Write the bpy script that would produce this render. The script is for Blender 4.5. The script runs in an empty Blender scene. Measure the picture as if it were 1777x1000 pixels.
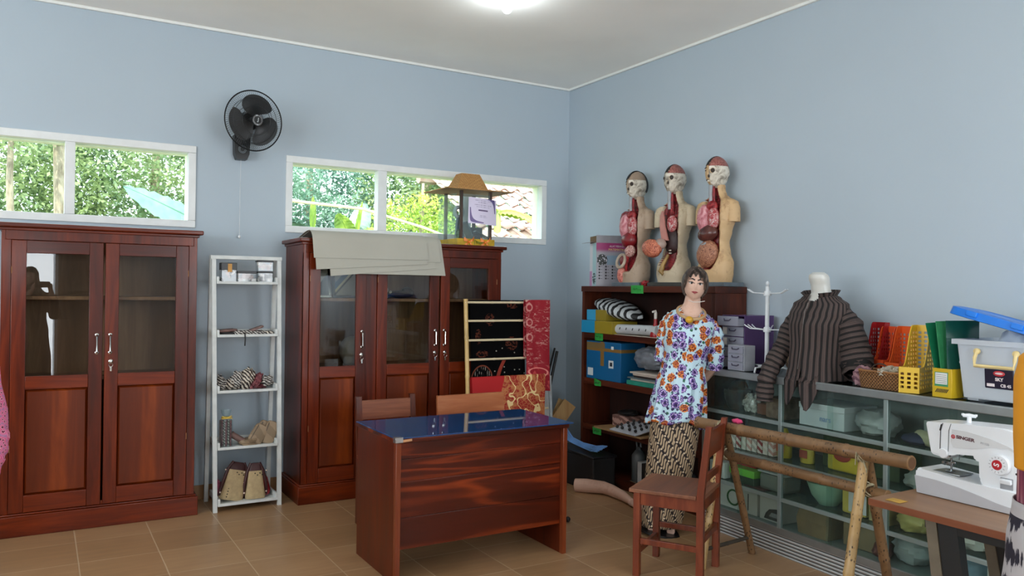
import bpy, bmesh, math, random
from mathutils import Vector as V, Matrix, noise as MN
R = math.radians
sc = bpy.context.scene
COL = sc.collection
def lin(c): return tuple(((v/255)/12.92 if v/255 <= .04045 else ((v/255+.055)/1.055)**2.4) for v in c)+(1,)

# ---------------------------------------------------------------- camera
cam_d = bpy.data.cameras.new('camera'); cam = bpy.data.objects.new('camera', cam_d); COL.objects.link(cam)
cam_d.sensor_width = 36; cam_d.lens = 36*1377.66/1777; cam_d.clip_start = .02; cam_d.clip_end = 200
def cam_basis(yaw, pitch, roll):
    f = V((math.sin(yaw)*math.cos(pitch), math.cos(yaw)*math.cos(pitch), math.sin(pitch)))
    r = V((math.cos(yaw), -math.sin(yaw), 0)); u = r.cross(f)
    r2 = math.cos(roll)*r+math.sin(roll)*u; u2 = -math.sin(roll)*r+math.cos(roll)*u
    return r2, u2, f
_r, _u, _f = cam_basis(R(30.7615), R(.2083), R(.7554))
cam.matrix_world = Matrix(((_r.x, _u.x, -_f.x, 0), (_r.y, _u.y, -_f.y, 0), (_r.z, _u.z, -_f.z, 1.49), (0, 0, 0, 1)))
sc.camera = cam
# ---------------------------------------------------------------- world, sun, daylight, exposure
w = bpy.data.worlds.new('sky'); sc.world = w; w.use_nodes = True
bg = w.node_tree.nodes['Background']; bg.inputs[0].default_value = (.80, .91, 1, 1); bg.inputs[1].default_value = 5.0
def light(name, kind, loc, rot, energy, color=(1, 1, 1), **kw):
    d = bpy.data.lights.new(name, kind); d.energy = energy; d.color = color
    for k, v in kw.items(): setattr(d, k, v)
    o = bpy.data.objects.new(name, d); COL.objects.link(o); o.location = loc; o.rotation_euler = rot
    return o
light('sun', 'SUN', (0, 0, 20), (R(38), 0, R(-25)), 6.5, (1, .96, .88), angle=R(1))
# area lamps for daylight at unseen wall openings, tipped up to brighten the ceiling
light('daylight_left', 'AREA', (-3.05, 2.0, 2.05), (0, R(-118), 0), 98, (.95, .98, 1), shape='RECTANGLE', size=1.3, size_y=4.2)
light('front_fill', 'AREA', (3.0, -2.45, 1.9), (R(104), 0, 0), 90, (.97, .98, 1), shape='RECTANGLE', size=1.8, size_y=1.5)  # added lamp at an assumed window, brightens right foreground, clear of cabinet reflections
light('daylight_door', 'AREA', (-.3, -2.45, 1.1), (R(98), 0, 0), 62, (.95, .98, 1), shape='RECTANGLE', size=.95, size_y=2.1)
for nm, x0, x1 in (('window_portal_left', -1.3, .88), ('window_portal_right', 1.6, 3.8)):
    o = light(nm, 'AREA', ((x0+x1)/2, 6.06, 2.185), (R(-90), 0, 0), 1, shape='RECTANGLE', size=x1-x0, size_y=.47); o.data.cycles.is_portal = True
sc.view_settings.view_transform = 'Standard'; sc.view_settings.look = 'None'
sc.view_settings.exposure = -0.08; sc.view_settings.gamma = 1; sc.view_settings.use_curve_mapping = False
sc.cycles.use_denoising = True; sc.cycles.max_bounces = 10; sc.cycles.transparent_max_bounces = 24
sc.cycles.caustics_reflective = False; sc.cycles.caustics_refractive = False; sc.cycles.sample_clamp_indirect = 6

# ---------------------------------------------------------------- material helpers
class NT:
    def __init__(s, name):
        s.mat = bpy.data.materials.new(name); s.mat.use_nodes = True; s.nt = s.mat.node_tree
        s.b = s.nt.nodes['Principled BSDF']; s.out = s.nt.nodes['Material Output']
    def set(s, node, key, v):
        if v is None: return
        i = node.inputs[key]
        if isinstance(v, bpy.types.NodeSocket): s.nt.links.new(v, i)
        else:
            if i.type == 'RGBA' and len(v) == 3: v = tuple(v)+(1,)
            i.default_value = v
    def p(s, **k):
        for key, v in k.items(): s.set(s.b, key.replace('_', ' '), v)
        return s
    def node(s, t, **props):
        n = s.nt.nodes.new(t)
        for k, v in props.items(): setattr(n, k, v)
        return n
    def m(s, op, a, b=None, c=None):
        n = s.node('ShaderNodeMath', operation=op); s.set(n, 0, a); s.set(n, 1, b)
        if c is not None: s.set(n, 2, c)
        return n.outputs[0]
    def mix(s, f, a, b):
        n = s.node('ShaderNodeMix', data_type='RGBA'); s.set(n, 0, f); s.set(n, 6, a); s.set(n, 7, b); return n.outputs[2]
    def ramp(s, f, stops, interp='LINEAR'):
        n = s.node('ShaderNodeValToRGB'); r = n.color_ramp; r.interpolation = interp
        while len(r.elements) < len(stops): r.elements.new(.5)
        for e, (p, c) in zip(r.elements, stops):
            e.position = p; e.color = c if len(c) == 4 else tuple(c)+(1,)
        s.set(n, 0, f); return n.outputs[0]
    def step(s, x, a, b):   # smooth 0..1 ramp between a and b
        n = s.node('ShaderNodeMapRange', interpolation_type='SMOOTHSTEP'); s.set(n, 0, x); n.inputs[1].default_value = a; n.inputs[2].default_value = b
        return n.outputs[0]
    def obj(s): return s.node('ShaderNodeTexCoord').outputs['Object']
    def uv(s): return s.node('ShaderNodeTexCoord').outputs['UV']
    def map(s, v, scale=(1, 1, 1), rot=(0, 0, 0), loc=(0, 0, 0)):
        n = s.node('ShaderNodeMapping'); s.set(n, 0, v); n.inputs[1].default_value = loc; n.inputs[2].default_value = rot; n.inputs[3].default_value = scale
        return n.outputs[0]
    def sep(s, v):
        n = s.node('ShaderNodeSeparateXYZ'); s.set(n, 0, v); return n.outputs
    def noise(s, v, scale=5, detail=3, rough=.5, dist=0, color=False):
        n = s.node('ShaderNodeTexNoise'); s.set(n, 'Vector', v); n.inputs['Scale'].default_value = scale; n.inputs['Detail'].default_value = detail
        n.inputs['Roughness'].default_value = rough; n.inputs['Distortion'].default_value = dist
        return n.outputs['Color' if color else 'Fac']
    def vor(s, v, scale=5, feature='F1', rnd=1, dim='3D'):
        n = s.node('ShaderNodeTexVoronoi', feature=feature, voronoi_dimensions=dim); s.set(n, 'Vector', v); n.inputs['Scale'].default_value = scale; n.inputs['Randomness'].default_value = rnd
        return n.outputs
    def bump(s, h, strength=.3, dist=.01):
        n = s.node('ShaderNodeBump'); s.set(n, 'Height', h); n.inputs['Strength'].default_value = strength; n.inputs['Distance'].default_value = dist
        s.set(s.b, 'Normal', n.outputs[0]); return n.outputs[0]
_M = {}
def mat(name, fn):
    if name not in _M: _M[name] = fn(NT(name)).mat
    return _M[name]
def plain(name, c, rough=.5, metal=0, var=.08, scale=12, coat=0, bump=0, trans=0, alpha=1, spec=.5, emit=None):
    def fn(t):
        col = lin(c); o = t.obj(); f = t.noise(o, scale, 4)
        d = tuple(v*(1-var*2) for v in col[:3])+(1,); l = tuple(min(1, v*(1+var*2)) for v in col[:3])+(1,)
        t.p(Base_Color=t.ramp(f, [(.3, d), (.7, l)]), Roughness=rough, Metallic=metal, Coat_Weight=coat, Transmission_Weight=trans, Alpha=alpha, Specular_IOR_Level=spec)
        if bump: t.bump(f, bump, .01)
        if emit: t.p(Emission_Color=lin(c), Emission_Strength=emit)
        return t
    return mat(name, fn)
def clear(name, tint=(255, 255, 255), amount=.9, rough=.02, gl=.1, blend=None):
    """thin clear sheet: mostly see-through, with a gloss that grows at grazing angles"""
    def fn(t):
        tr = t.node('ShaderNodeBsdfTransparent'); tr.inputs[0].default_value = lin(tint)
        g = t.node('ShaderNodeBsdfGlossy'); g.inputs['Roughness'].default_value = rough
        lw = t.node('ShaderNodeFresnel'); lw.inputs[0].default_value = 1.45
        mx = t.node('ShaderNodeMixShader'); t.set(mx, 0, t.m('MULTIPLY', t.m('MULTIPLY', lw.outputs[0], gl*10), t.m('SUBTRACT', 1, t.node('ShaderNodeNewGeometry').outputs['Backfacing']))); t.nt.links.new(tr.outputs[0], mx.inputs[1]); t.nt.links.new(g.outputs[0], mx.inputs[2])
        last = mx
        if amount < 1:
            df = t.node('ShaderNodeBsdfDiffuse'); df.inputs[0].default_value = lin(blend or tint)
            m2 = t.node('ShaderNodeMixShader'); m2.inputs[0].default_value = 1-amount
            t.nt.links.new(mx.outputs[0], m2.inputs[1]); t.nt.links.new(df.outputs[0], m2.inputs[2]); last = m2
        t.nt.links.new(last.outputs[0], t.out.inputs[0]); return t
    return mat(name, fn)
def wood(name, dark, mid, light, axis='z', rough=.28, coat=.35, scale=1, blotch=.5, seed=0, rings=0):
    def fn(t):
        o = t.obj(); k = {'x': (1.2, 14, 14), 'y': (14, 1.2, 14), 'z': (14, 14, 1.2)}[axis]
        wv = t.map(o, tuple(q*scale for q in k), loc=(seed, seed*.7, seed*.3))
        a = t.noise(wv, 1.0, 6, .6, 1.4); big = t.noise(t.map(o, tuple(q*.16*scale for q in k), loc=(seed, 3, seed)), 1.6, 3, .5, 1.0)
        f = t.m('ADD', t.m('MULTIPLY', a, 1-blotch), t.m('MULTIPLY', big, blotch))
        fine = t.noise(t.map(o, tuple(q*6 for q in k)), 1, 2)
        if rings:   # broad wavy growth lines
            sw = t.noise(t.map(o, tuple(q*.22 for q in k), loc=(seed, 0, 0)), 1.0, 3, .5, .6)
            ln = t.m('MULTIPLY', t.m('ADD', t.m('SINE', t.m('MULTIPLY', sw, 46)), 1), .5)
            f = t.m('ADD', t.m('MULTIPLY', f, 1-rings), t.m('MULTIPLY', t.m('ADD', t.m('MULTIPLY', t.m('POWER', ln, 3), .42), .32), rings))
        c = t.ramp(f, [(.30, lin(dark)), (.5, lin(mid)), (.66, lin(light))])
        c = t.mix(t.m('MULTIPLY', t.step(fine, .55, .75), .14), c, lin(dark))
        t.p(Specular_IOR_Level=.3, Base_Color=c, Roughness=t.m('ADD', t.m('MULTIPLY', a, .15), rough-.07), Coat_Weight=coat, Coat_Roughness=.12)
        t.bump(fine, .06, .003); return t
    return mat(name, fn)

# ---------------------------------------------------------------- mesh helpers
class MB:
    def __init__(s):
        s.bm = bmesh.new(); s.uvl = s.bm.loops.layers.uv.new('UVMap'); s.flat = s.bm.faces.layers.int.new('flat'); s.mi = 0
    def face(s, vs, uvs=None, m=None):
        try: f = s.bm.faces.new(vs)
        except ValueError: return None
        f.material_index = s.mi if m is None else m
        if uvs:
            for l, q in zip(f.loops, uvs): l[s.uvl].uv = q
        return f
    def box(s, a, b, bev=0, M=None, m=None):
        n0 = len(s.bm.faces)
        x0, y0, z0 = [min(p, q) for p, q in zip(a, b)]; x1, y1, z1 = [max(p, q) for p, q in zip(a, b)]
        vs = [s.bm.verts.new(p) for p in ((x0, y0, z0), (x1, y0, z0), (x1, y1, z0), (x0, y1, z0), (x0, y0, z1), (x1, y0, z1), (x1, y1, z1), (x0, y1, z1))]
        fs = []
        for q in ((0, 3, 2, 1), (4, 5, 6, 7), (0, 1, 5, 4), (1, 2, 6, 5), (2, 3, 7, 6), (3, 0, 4, 7)):
            f = s.face([vs[i] for i in q], m=m); fs.append(f)
            n = f.normal if f.normal.length else f.calc_center_median(); f.normal_update(); n = f.normal
            ax = max(range(3), key=lambda i: abs(n[i])); ij = [i for i in range(3) if i != ax]
            for l in f.loops: l[s.uvl].uv = (l.vert.co[ij[0]], l.vert.co[ij[1]])
        if bev:
            es = list({e for f in fs for e in f.edges})
            r = bmesh.ops.bevel(s.bm, geom=es, offset=bev, segments=2, affect='EDGES', profile=.5)
            vs = list({v for f in r['faces'] for v in f.verts} | {v for v in vs if v.is_valid})
            for f in r['faces']: f.material_index = s.mi if m is None else m; f[s.flat] = 0
            for f in {f for v in vs if v.is_valid for f in v.link_faces}:
                f.normal_update()
                if max(abs(q) for q in f.normal) > .9995: f[s.flat] = 1
        if M is not None:
            for v in vs:
                if v.is_valid: v.co = M @ v.co
        return s
    def rbox(s, c, size, rot=(0, 0, 0), bev=0, m=None):
        h = [q/2 for q in size]
        from mathutils import Euler
        M = Matrix.Translation(c) @ Euler(rot).to_matrix().to_4x4()
        return s.box([-q for q in h], h, bev, M, m)
    def loft(s, rings, cap=(True, True), closed=True, m=None, us=None, vs=None, loop=False):
        """rings: lists of points, all the same length; us / vs: uv coordinates in metres"""
        n = len(rings[0]); V_ = [[s.bm.verts.new(p) for p in r] for r in rings]
        def dist(a, b): return (V(a)-V(b)).length
        if us is None:
            us = [0]
            mid = rings[len(rings)//2]
            for i in range(n): us.append(us[-1]+dist(mid[i], mid[(i+1) % n]))
        if vs is None:
            vs = [0]
            for a, b in zip(rings, rings[1:]): vs.append(vs[-1]+dist(a[0], b[0]))
            vs.append(vs[-1]+.1)
        for j in range(len(rings) if loop else len(rings)-1):
            j2 = (j+1) % len(rings)
            for i in range(n if closed else n-1):
                k = (i+1) % n
                s.face((V_[j][i], V_[j][k], V_[j2][k], V_[j2][i]), ((us[i], vs[j]), (us[i+1], vs[j]), (us[i+1], vs[j+1]), (us[i], vs[j+1])), m)
        if not loop:
            if cap[0] and closed: s.face(list(reversed(V_[0])), m=m)
            if cap[1] and closed: s.face(V_[-1], m=m)
        return s
    def tube(s, pts, r, n=8, cap=True, m=None, loop=False, flat=1, up=None):
        pts = [V(p) for p in pts]; rs = r if isinstance(r, (list, tuple)) else [r]*len(pts)
        rings = []; prev = None
        for i, p in enumerate(pts):
            if loop: d = pts[(i+1) % len(pts)]-pts[i-1]
            else: d = pts[min(i+1, len(pts)-1)]-pts[max(i-1, 0)]
            d.normalize()
            if prev is None:
                a = V(up) if up else (V((0, 0, 1)) if abs(d.z) < .9 else V((1, 0, 0)))
                prev = (a-d*a.dot(d)).normalized()
            else: prev = (prev-d*prev.dot(d)).normalized()
            q = d.cross(prev)
            rings.append([p+(prev*math.cos(2*math.pi*k/n)*flat+q*math.sin(2*math.pi*k/n))*rs[i] for k in range(n)])
        s.loft(rings, (cap, cap), m=m, loop=loop); return s
    def lathe(s, prof, c=(0, 0, 0), n=20, cap=(True, True), M=None, m=None):
        rings = []
        for r_, z in prof:
            ring = [V((math.cos(2*math.pi*k/n)*r_, math.sin(2*math.pi*k/n)*r_, z)) for k in range(n)]
            rings.append([(M @ p if M else p)+V(c) for p in ring])
        s.loft(rings, cap, m=m); return s
    def ell(s, c, r, nu=16, nv=10, fn=None, M=None, m=None):
        rings = []
        for j in range(nv+1):
            ph = math.pi*(j/nv)*.998+.001
            ring = []
            for i in range(nu):
                th = 2*math.pi*i/nu
                d = V((math.sin(ph)*math.cos(th), math.sin(ph)*math.sin(th), -math.cos(ph)))
                k = fn(d) if fn else 1
                p = V((d.x*r[0]*k, d.y*r[1]*k, d.z*r[2]*k))
                ring.append((M @ p if M else p)+V(c))
            rings.append(ring)
        s.loft(rings, m=m); return s
    def prism(s, poly, a, b, axis='y', M=None, m=None):
        """polygon in the plane across `axis`, pushed from a to b"""
        def P(q, d): return V({'y': (q[0], d, q[1]), 'x': (d, q[0], q[1]), 'z': (q[0], q[1], d)}[axis])
        r0 = [P(q, a) for q in poly]; r1 = [P(q, b) for q in poly]
        if M is not None: r0 = [M @ p for p in r0]; r1 = [M @ p for p in r1]
        s.loft([r0, r1], m=m); return s
    def sheet(s, fn, nu, nv, thick=0, su=1, sv=1, m=None):
        """surface fn(u,v) for u,v in 0..1, doubled to a thin solid when thick is given"""
        P = [[V(fn(i/nu, j/nv)) for i in range(nu+1)] for j in range(nv+1)]
        def nrm(i, j):
            a = P[j][min(i+1, nu)]-P[j][max(i-1, 0)]; b = P[min(j+1, nv)][i]-P[max(j-1, 0)][i]
            n_ = a.cross(b); return n_.normalized() if n_.length > 1e-12 else V((0, 0, 1))
        A = [[s.bm.verts.new(P[j][i]) for i in range(nu+1)] for j in range(nv+1)]
        def uvq(i, j): return (i/nu*su, j/nv*sv)
        for j in range(nv):
            for i in range(nu):
                s.face((A[j][i], A[j][i+1], A[j+1][i+1], A[j+1][i]), (uvq(i, j), uvq(i+1, j), uvq(i+1, j+1), uvq(i, j+1)), m)
        if thick:
            B = [[s.bm.verts.new(P[j][i]-nrm(i, j)*thick) for i in range(nu+1)] for j in range(nv+1)]
            for j in range(nv):
                for i in range(nu):
                    s.face((B[j][i], B[j+1][i], B[j+1][i+1], B[j][i+1]), (uvq(i, j), uvq(i, j+1), uvq(i+1, j+1), uvq(i+1, j)), m)
            def rim(a, b, i0, j0, i1, j1): s.face((a[0], b[0], b[1], a[1]), (uvq(i0, j0), uvq(i0, j0), uvq(i1, j1), uvq(i1, j1)), m)
            for i in range(nu):
                rim((A[0][i], A[0][i+1]), (B[0][i], B[0][i+1]), i, 0, i+1, 0); rim((A[nv][i+1], A[nv][i]), (B[nv][i+1], B[nv][i]), i+1, nv, i, nv)
            for j in range(nv):
                rim((A[j+1][0], A[j][0]), (B[j+1][0], B[j][0]), 0, j+1, 0, j); rim((A[j][nu], A[j+1][nu]), (B[j][nu], B[j+1][nu]), nu, j, nu, j+1)
        return s
    def xf(s, M):
        for v in s.bm.verts: v.co = M @ v.co
        return s
    def build(s, name, mats, parent=None, smooth=40, loc=None, rot=None, fix=True):
        if fix: bmesh.ops.recalc_face_normals(s.bm, faces=s.bm.faces)
        if smooth:
            for f in s.bm.faces: f.smooth = not f[s.flat]
            for e in s.bm.edges:
                if len(e.link_faces) == 2 and e.calc_face_angle(0) > R(smooth): e.smooth = False
        me = bpy.data.meshes.new(name); s.bm.to_mesh(me); s.bm.free()
        for m_ in (mats if isinstance(mats, (list, tuple)) else [mats]): me.materials.append(m_)
        o = bpy.data.objects.new(name, me); COL.objects.link(o)
        if parent is not None: o.parent = parent
        if loc is not None: o.location = loc
        if rot is not None: o.rotation_euler = rot
        return o
def tag(o, label, cat, group=None, kind=None):
    o['label'] = label; o['category'] = cat
    if group: o['group'] = group
    if kind: o['kind'] = kind
    return o
def thing(name, label, cat, loc=(0, 0, 0), rz=0, group=None, rot=None):
    o = bpy.data.objects.new(name, None); COL.objects.link(o); o.empty_display_size = .05
    o.location = loc; o.rotation_euler = rot if rot else (0, 0, rz)
    return tag(o, label, cat, group)
def struct(o, label=None):
    o['kind'] = 'structure'
    if label: o['label'] = label
    return o
def kids(o): return [c for c in o.children]
def dup(o, loc=None, rz=None, label=None, parent=None, rot=None):
    c = o.copy(); COL.objects.link(c); c.parent = parent
    if loc is not None: c.location = loc
    if rz is not None: c.rotation_euler = (0, 0, rz)
    if rot is not None: c.rotation_euler = rot
    if label: c['label'] = label
    for k in kids(o): dup(k, parent=c)
    return c
def text(name, body, size, m, parent, loc, rot, depth=.0006, align='CENTER', sx=1, bold=0):
    cu = bpy.data.curves.new(name, 'FONT'); cu.body = body; cu.size = size; cu.align_x = align; cu.align_y = 'CENTER'; cu.extrude = depth; cu.offset = bold
    cu.materials.append(m)
    c = bpy.data.objects.new(name, cu); COL.objects.link(c)
    me = bpy.data.meshes.new_from_object(c.evaluated_get(bpy.context.evaluated_depsgraph_get())); bpy.data.objects.remove(c); bpy.data.curves.remove(cu)
    o = bpy.data.objects.new(name, me); COL.objects.link(o); o.parent = parent; o.location = loc; o.rotation_euler = rot; o.scale = (sx, 1, 1)
    return o
def rnd(seed): return random.Random(seed)
def lerp(a, b, t): return a+(b-a)*t
def interp(tab, x):
    if x <= tab[0][0]: return tab[0][1:]
    for a, b in zip(tab, tab[1:]):
        if x <= b[0]:
            t = (x-a[0])/(b[0]-a[0]); t = t*t*(3-2*t)
            return tuple(lerp(p, q, t) for p, q in zip(a[1:], b[1:]))
    return tab[-1][1:]
def crumple(c, r, seed, amp=.25, freq=2.2, nu=44, nv=30, M=None, mb=None, base=None):
    mb = mb or MB()
    def fn(d):
        p = d*freq+V((seed*3.1, seed*1.7, seed))
        k = 1+amp*.75*MN.noise(p)-amp*.6*max(0, .35-abs(MN.noise(p*1.6+V((5, 0, 0)))))+amp*.3*MN.noise(p*2.6)
        return k
    mb.ell(c, r, nu, nv, fn, M)
    if base is not None:
        for v in mb.bm.verts:
            if v.co.z < base: v.co.z = base+(v.co.z-base)*.02
    return mb
# ================================================================ SETTING
XW, YB, ZC, XL, YF = 4.09, 5.90, 3.315, -3.2, -2.6
def wall_mat(t):
    o = t.obj(); f = t.noise(o, 1.3, 4, .6); g = t.noise(o, 60, 3)
    t.p(Base_Color=t.ramp(f, [(.3, lin((174, 188, 198))), (.7, lin((177, 191, 201)))]), Roughness=.62); t.bump(g, .05, .004); return t
M_wall = mat('wall_paint', wall_mat)
M_ceil = plain('ceiling_paint', (250, 248, 242), .8, var=.015, scale=1.5)
M_white = plain('white_gloss_paint', (226, 229, 228), .4, var=.02)
def floor_mat(t):
    o = t.obj(); s = t.sep(o)
    def cell(x, x0, p): return t.m('DIVIDE', t.m('SUBTRACT', x, x0), p)
    cx = cell(s[0], .199, .398); cy = cell(s[1], 5.236, .3985)
    def edge(c):
        fr = t.m('FRACT', c); return t.m('MINIMUM', fr, t.m('SUBTRACT', 1, fr))
    gr = t.m('SUBTRACT', 1, t.step(t.m('MINIMUM', edge(cx), edge(cy)), .004, .012))
    idv = t.node('ShaderNodeCombineXYZ'); t.set(idv, 0, t.m('FLOOR', cx)); t.set(idv, 1, t.m('FLOOR', cy))
    wn = t.node('ShaderNodeTexWhiteNoise'); t.set(wn, 0, idv.outputs[0])
    st = t.noise(t.map(o, (3, 26, 1)), 1, 4, .6); big = t.noise(o, 2.2, 3)
    f = t.m('ADD', t.m('ADD', t.m('MULTIPLY', st, .5), t.m('MULTIPLY', big, .3)), t.m('MULTIPLY', wn.outputs[0], .2))
    c = t.ramp(f, [(.3, lin((146, 112, 78))), (.5, lin((163, 127, 91))), (.7, lin((176, 141, 104)))])
    c = t.mix(t.m('MULTIPLY', gr, .75), c, lin((196, 170, 138)))
    t.p(Base_Color=c, Roughness=t.m('ADD', .26, t.m('MULTIPLY', st, .14)), Specular_IOR_Level=.45)
    t.bump(t.m('SUBTRACT', 1, gr), .25, .002); return t
M_floor = mat('floor_tiles', floor_mat)
struct(MB().box((XL-.15, YF-.15, -.12), (XW+.15, YB+.15, 0)).build('floor', M_floor, smooth=0))
struct(MB().box((XL-.15, YF-.15, ZC), (XW+.15, YB+.15, ZC+.12)).build('ceiling', M_ceil, smooth=0))
def wall_with_holes(name, axis, a, b, lo, hi, holes, t0, t1):
    """slab along `axis` from a to b, thickness t0..t1 across it, holes = (a0, a1, z0, z1)"""
    mb = MB(); xs = sorted({a, b} | {h[0] for h in holes} | {h[1] for h in holes}); zs = sorted({lo, hi} | {h[2] for h in holes} | {h[3] for h in holes})
    for x0, x1 in zip(xs, xs[1:]):
        for z0, z1 in zip(zs, zs[1:]):
            if any(h[0] <= (x0+x1)/2 <= h[1] and h[2] <= (z0+z1)/2 <= h[3] for h in holes): continue
            if axis == 'x': mb.box((x0, t0, z0), (x1, t1, z1))
            else: mb.box((t0, x0, z0), (t1, x1, z1))
    return struct(mb.build(name, M_wall, smooth=0))
W1 = (-1.345, .925, 1.905, 2.467); W2 = (1.557, 3.847, 1.905, 2.467)
wall_with_holes('wall_back', 'x', XL-.15, XW+.15, 0, ZC, [W1, W2], YB, YB+.15)
wall_with_holes('wall_right', 'y', YF-.15, YB, 0, ZC, [], XW, XW+.15)
wall_with_holes('wall_left', 'y', YF-.15, YB, 0, ZC, [(-.15, 4.15, 1.35, 2.75)], XL-.15, XL)
wall_with_holes('wall_front', 'x', XL, XW, 0, ZC, [(-.8, .2, 0, 2.15), (2.05, 3.95, 1.1, 2.7)], YF-.15, YF)
def moulding(name, a, b, d):
    mb = MB()
    if d == 'x': mb.box((a, YB-.022, ZC-.02), (b, YB, ZC), .004)
    else: mb.box((XW-.022, a, ZC-.02), (XW, b, ZC), .004)
    struct(mb.build(name, plain('moulding_paint', (236, 238, 234), .45, var=.01)))
moulding('trim_1', XL, XW, 'x'); moulding('trim_2', YF, YB-.022, 'y')
M_base = plain('skirting_tile', (150, 112, 76), .3, var=.06)
struct(MB().box((XL, YB-.012, 0), (XW, YB, .10), .003).build('baseboard_back', M_base))
struct(MB().box((XW-.012, YF, 0), (XW, YB-.012, .10), .003).build('baseboard_right', M_base))
M_pane = clear('window_glass', (250, 255, 252), 1, .0, .06)
M_reveal = plain('cream_reveal_paint', (236, 238, 214), .5, var=.02)
def window(name, b, mullions, wm):
    root = struct(thing(name, '', 'window', (0, 0, 0))); del root['label']; del root['category']
    x0, x1, z0, z1 = b; f = .046
    mb = MB(); y0, y1 = YB-.012, YB+.07
    mb.box((x0-.004, y0, z1-f), (x1+.004, y1, z1+.004), .004); mb.box((x0-.004, y0, z0-.004), (x1+.004, y1, z0+f), .004)
    mb.box((x0-.004, y0, z0+f), (x0+f, y1, z1-f), .004); mb.box((x1-f, y0, z0+f), (x1+.004, y1, z1-f), .004)
    for c in mullions: mb.box((c-wm/2, y0, z0+f), (c+wm/2, y1, z1-f), .004)
    mb.build('frame', M_white, root)
    mb = MB()    # cream inner beads behind the frame
    mb.box((x0, YB+.07, z1-f-.006), (x1, YB+.15, z1)); mb.box((x0, YB+.07, z0), (x1, YB+.15, z0+f))
    mb.box((x0, YB+.07, z0+f), (x0+f, YB+.15, z1-f-.006)); mb.box((x1-f, YB+.07, z0+f), (x1, YB+.15, z1-f-.006))
    mb.build('reveal', M_reveal, root)
    e = [x0+f]+[q for c in mullions for q in (c-wm/2, c+wm/2)]+[x1-f]
    for a, c in zip(e[::2], e[1::2]): MB().box((a, YB+.04, z0+f), (c, YB+.044, z1-f)).build('pane', M_pane, root, smooth=0)
window('window_1', W1, (-.58, .16), .06)
window('window_2', W2, (2.308, 3.06), .075)
# unseen openings behind the camera: frames and a door leaf swung open
d = struct(thing('door_1', '', 'door', (.2, YF, 0))); del d['label']; del d['category']
mb = MB(); mb.box((.0, -.15, 0), (.04, .02, 2.15), .004); mb.box((-1.0, -.15, 0), (-.96, .02, 2.15), .004); mb.box((-1.0, -.15, 2.11), (.04, .02, 2.15), .004); mb.build('frame', M_white, d)
mb = MB(); mb.box((.04, .03, .02), (.52, .07, 2.1), .004); mb.build('leaf', plain('door_leaf_paint', (150, 132, 118), .45), d)
MB().tube([(.1, .07, 1.0), (.1, .12, 1.0), (.2, .12, 1.0)], .01).build('handle', plain('steel', (190, 190, 188), .25, 1), d)

# ================================================================ OUTSIDE
def leaf_mat(name, a, b, c):
    def fn(t):
        o = t.obj(); f = t.noise(o, 9, 2); g = t.noise(o, 1.2, 2)
        col = t.mix(t.step(g, .45, .62), t.ramp(f, [(.3, lin(a)), (.55, lin(b)), (.75, lin(c))]), lin(c))
        df = t.node('ShaderNodeBsdfDiffuse'); t.set(df, 0, col); tr = t.node('ShaderNodeBsdfTranslucent'); t.set(tr, 0, col)
        gl = t.node('ShaderNodeBsdfGlossy'); gl.inputs['Roughness'].default_value = .35
        mx = t.node('ShaderNodeMixShader'); mx.inputs[0].default_value = .4; t.nt.links.new(df.outputs[0], mx.inputs[1]); t.nt.links.new(tr.outputs[0], mx.inputs[2])
        m2 = t.node('ShaderNodeMixShader'); m2.inputs[0].default_value = .06; t.nt.links.new(mx.outputs[0], m2.inputs[1]); t.nt.links.new(gl.outputs[0], m2.inputs[2])
        t.nt.links.new(m2.outputs[0], t.out.inputs[0]); return t
    return mat(name, fn)
M_leafA = leaf_mat('leaf_mid_green', (72, 104, 66), (124, 152, 106), (168, 186, 128))
M_leafB = leaf_mat('leaf_blue_green', (70, 108, 96), (110, 148, 128), (150, 184, 158))
M_leafC = leaf_mat('leaf_yellow_green', (120, 156, 66), (168, 198, 84), (214, 222, 110))
M_leafPale = leaf_mat('leaf_pale_mint', (120, 168, 146), (136, 184, 160), (152, 194, 172))
def bark_mat(t):
    o = t.obj(); f = t.noise(t.map(o, (20, 20, 5)), 1, 5, .7)
    t.p(Base_Color=t.ramp(f, [(.3, lin((120, 104, 84))), (.6, lin((188, 172, 148)))]), Roughness=.9); t.bump(f, .5, .02); return t
M_bark = mat('bark', bark_mat)
struct(MB().box((-12, YB+.2, -.3), (22, 40, -.02)).build('ground', plain('garden_soil', (120, 118, 84), .95, var=.2, scale=2), smooth=0))
def crown(n, c, r, s, seed, m, parent, ratio=.42):
    rg = rnd(seed); mb = MB(); bm = mb.bm
    for _ in range(n):
        while 1:
            p = V((rg.uniform(-1, 1), rg.uniform(-1, 1), rg.uniform(-1, 1)))
            if p.length <= 1 and MN.noise(p*2.3+V((seed, 0, 0))) > -.22: break
        p = V((p.x*r[0], p.y*r[1], p.z*r[2]))+V(c)
        d = V((rg.gauss(0, 1), rg.gauss(0, 1), rg.gauss(-.4, .7))).normalized(); q = d.cross(V((rg.gauss(0, 1), rg.gauss(0, 1), rg.gauss(0, 1)))).normalized()
        L = s*rg.uniform(.6, 1.5); w_ = L*ratio*.5
        v = [bm.verts.new(p), bm.verts.new(p+d*L*.45+q*w_), bm.verts.new(p+d*L), bm.verts.new(p+d*L*.45-q*w_)]
        bm.faces.new(v)
    return mb.build('crown', m, parent, smooth=0, fix=False)
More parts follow.
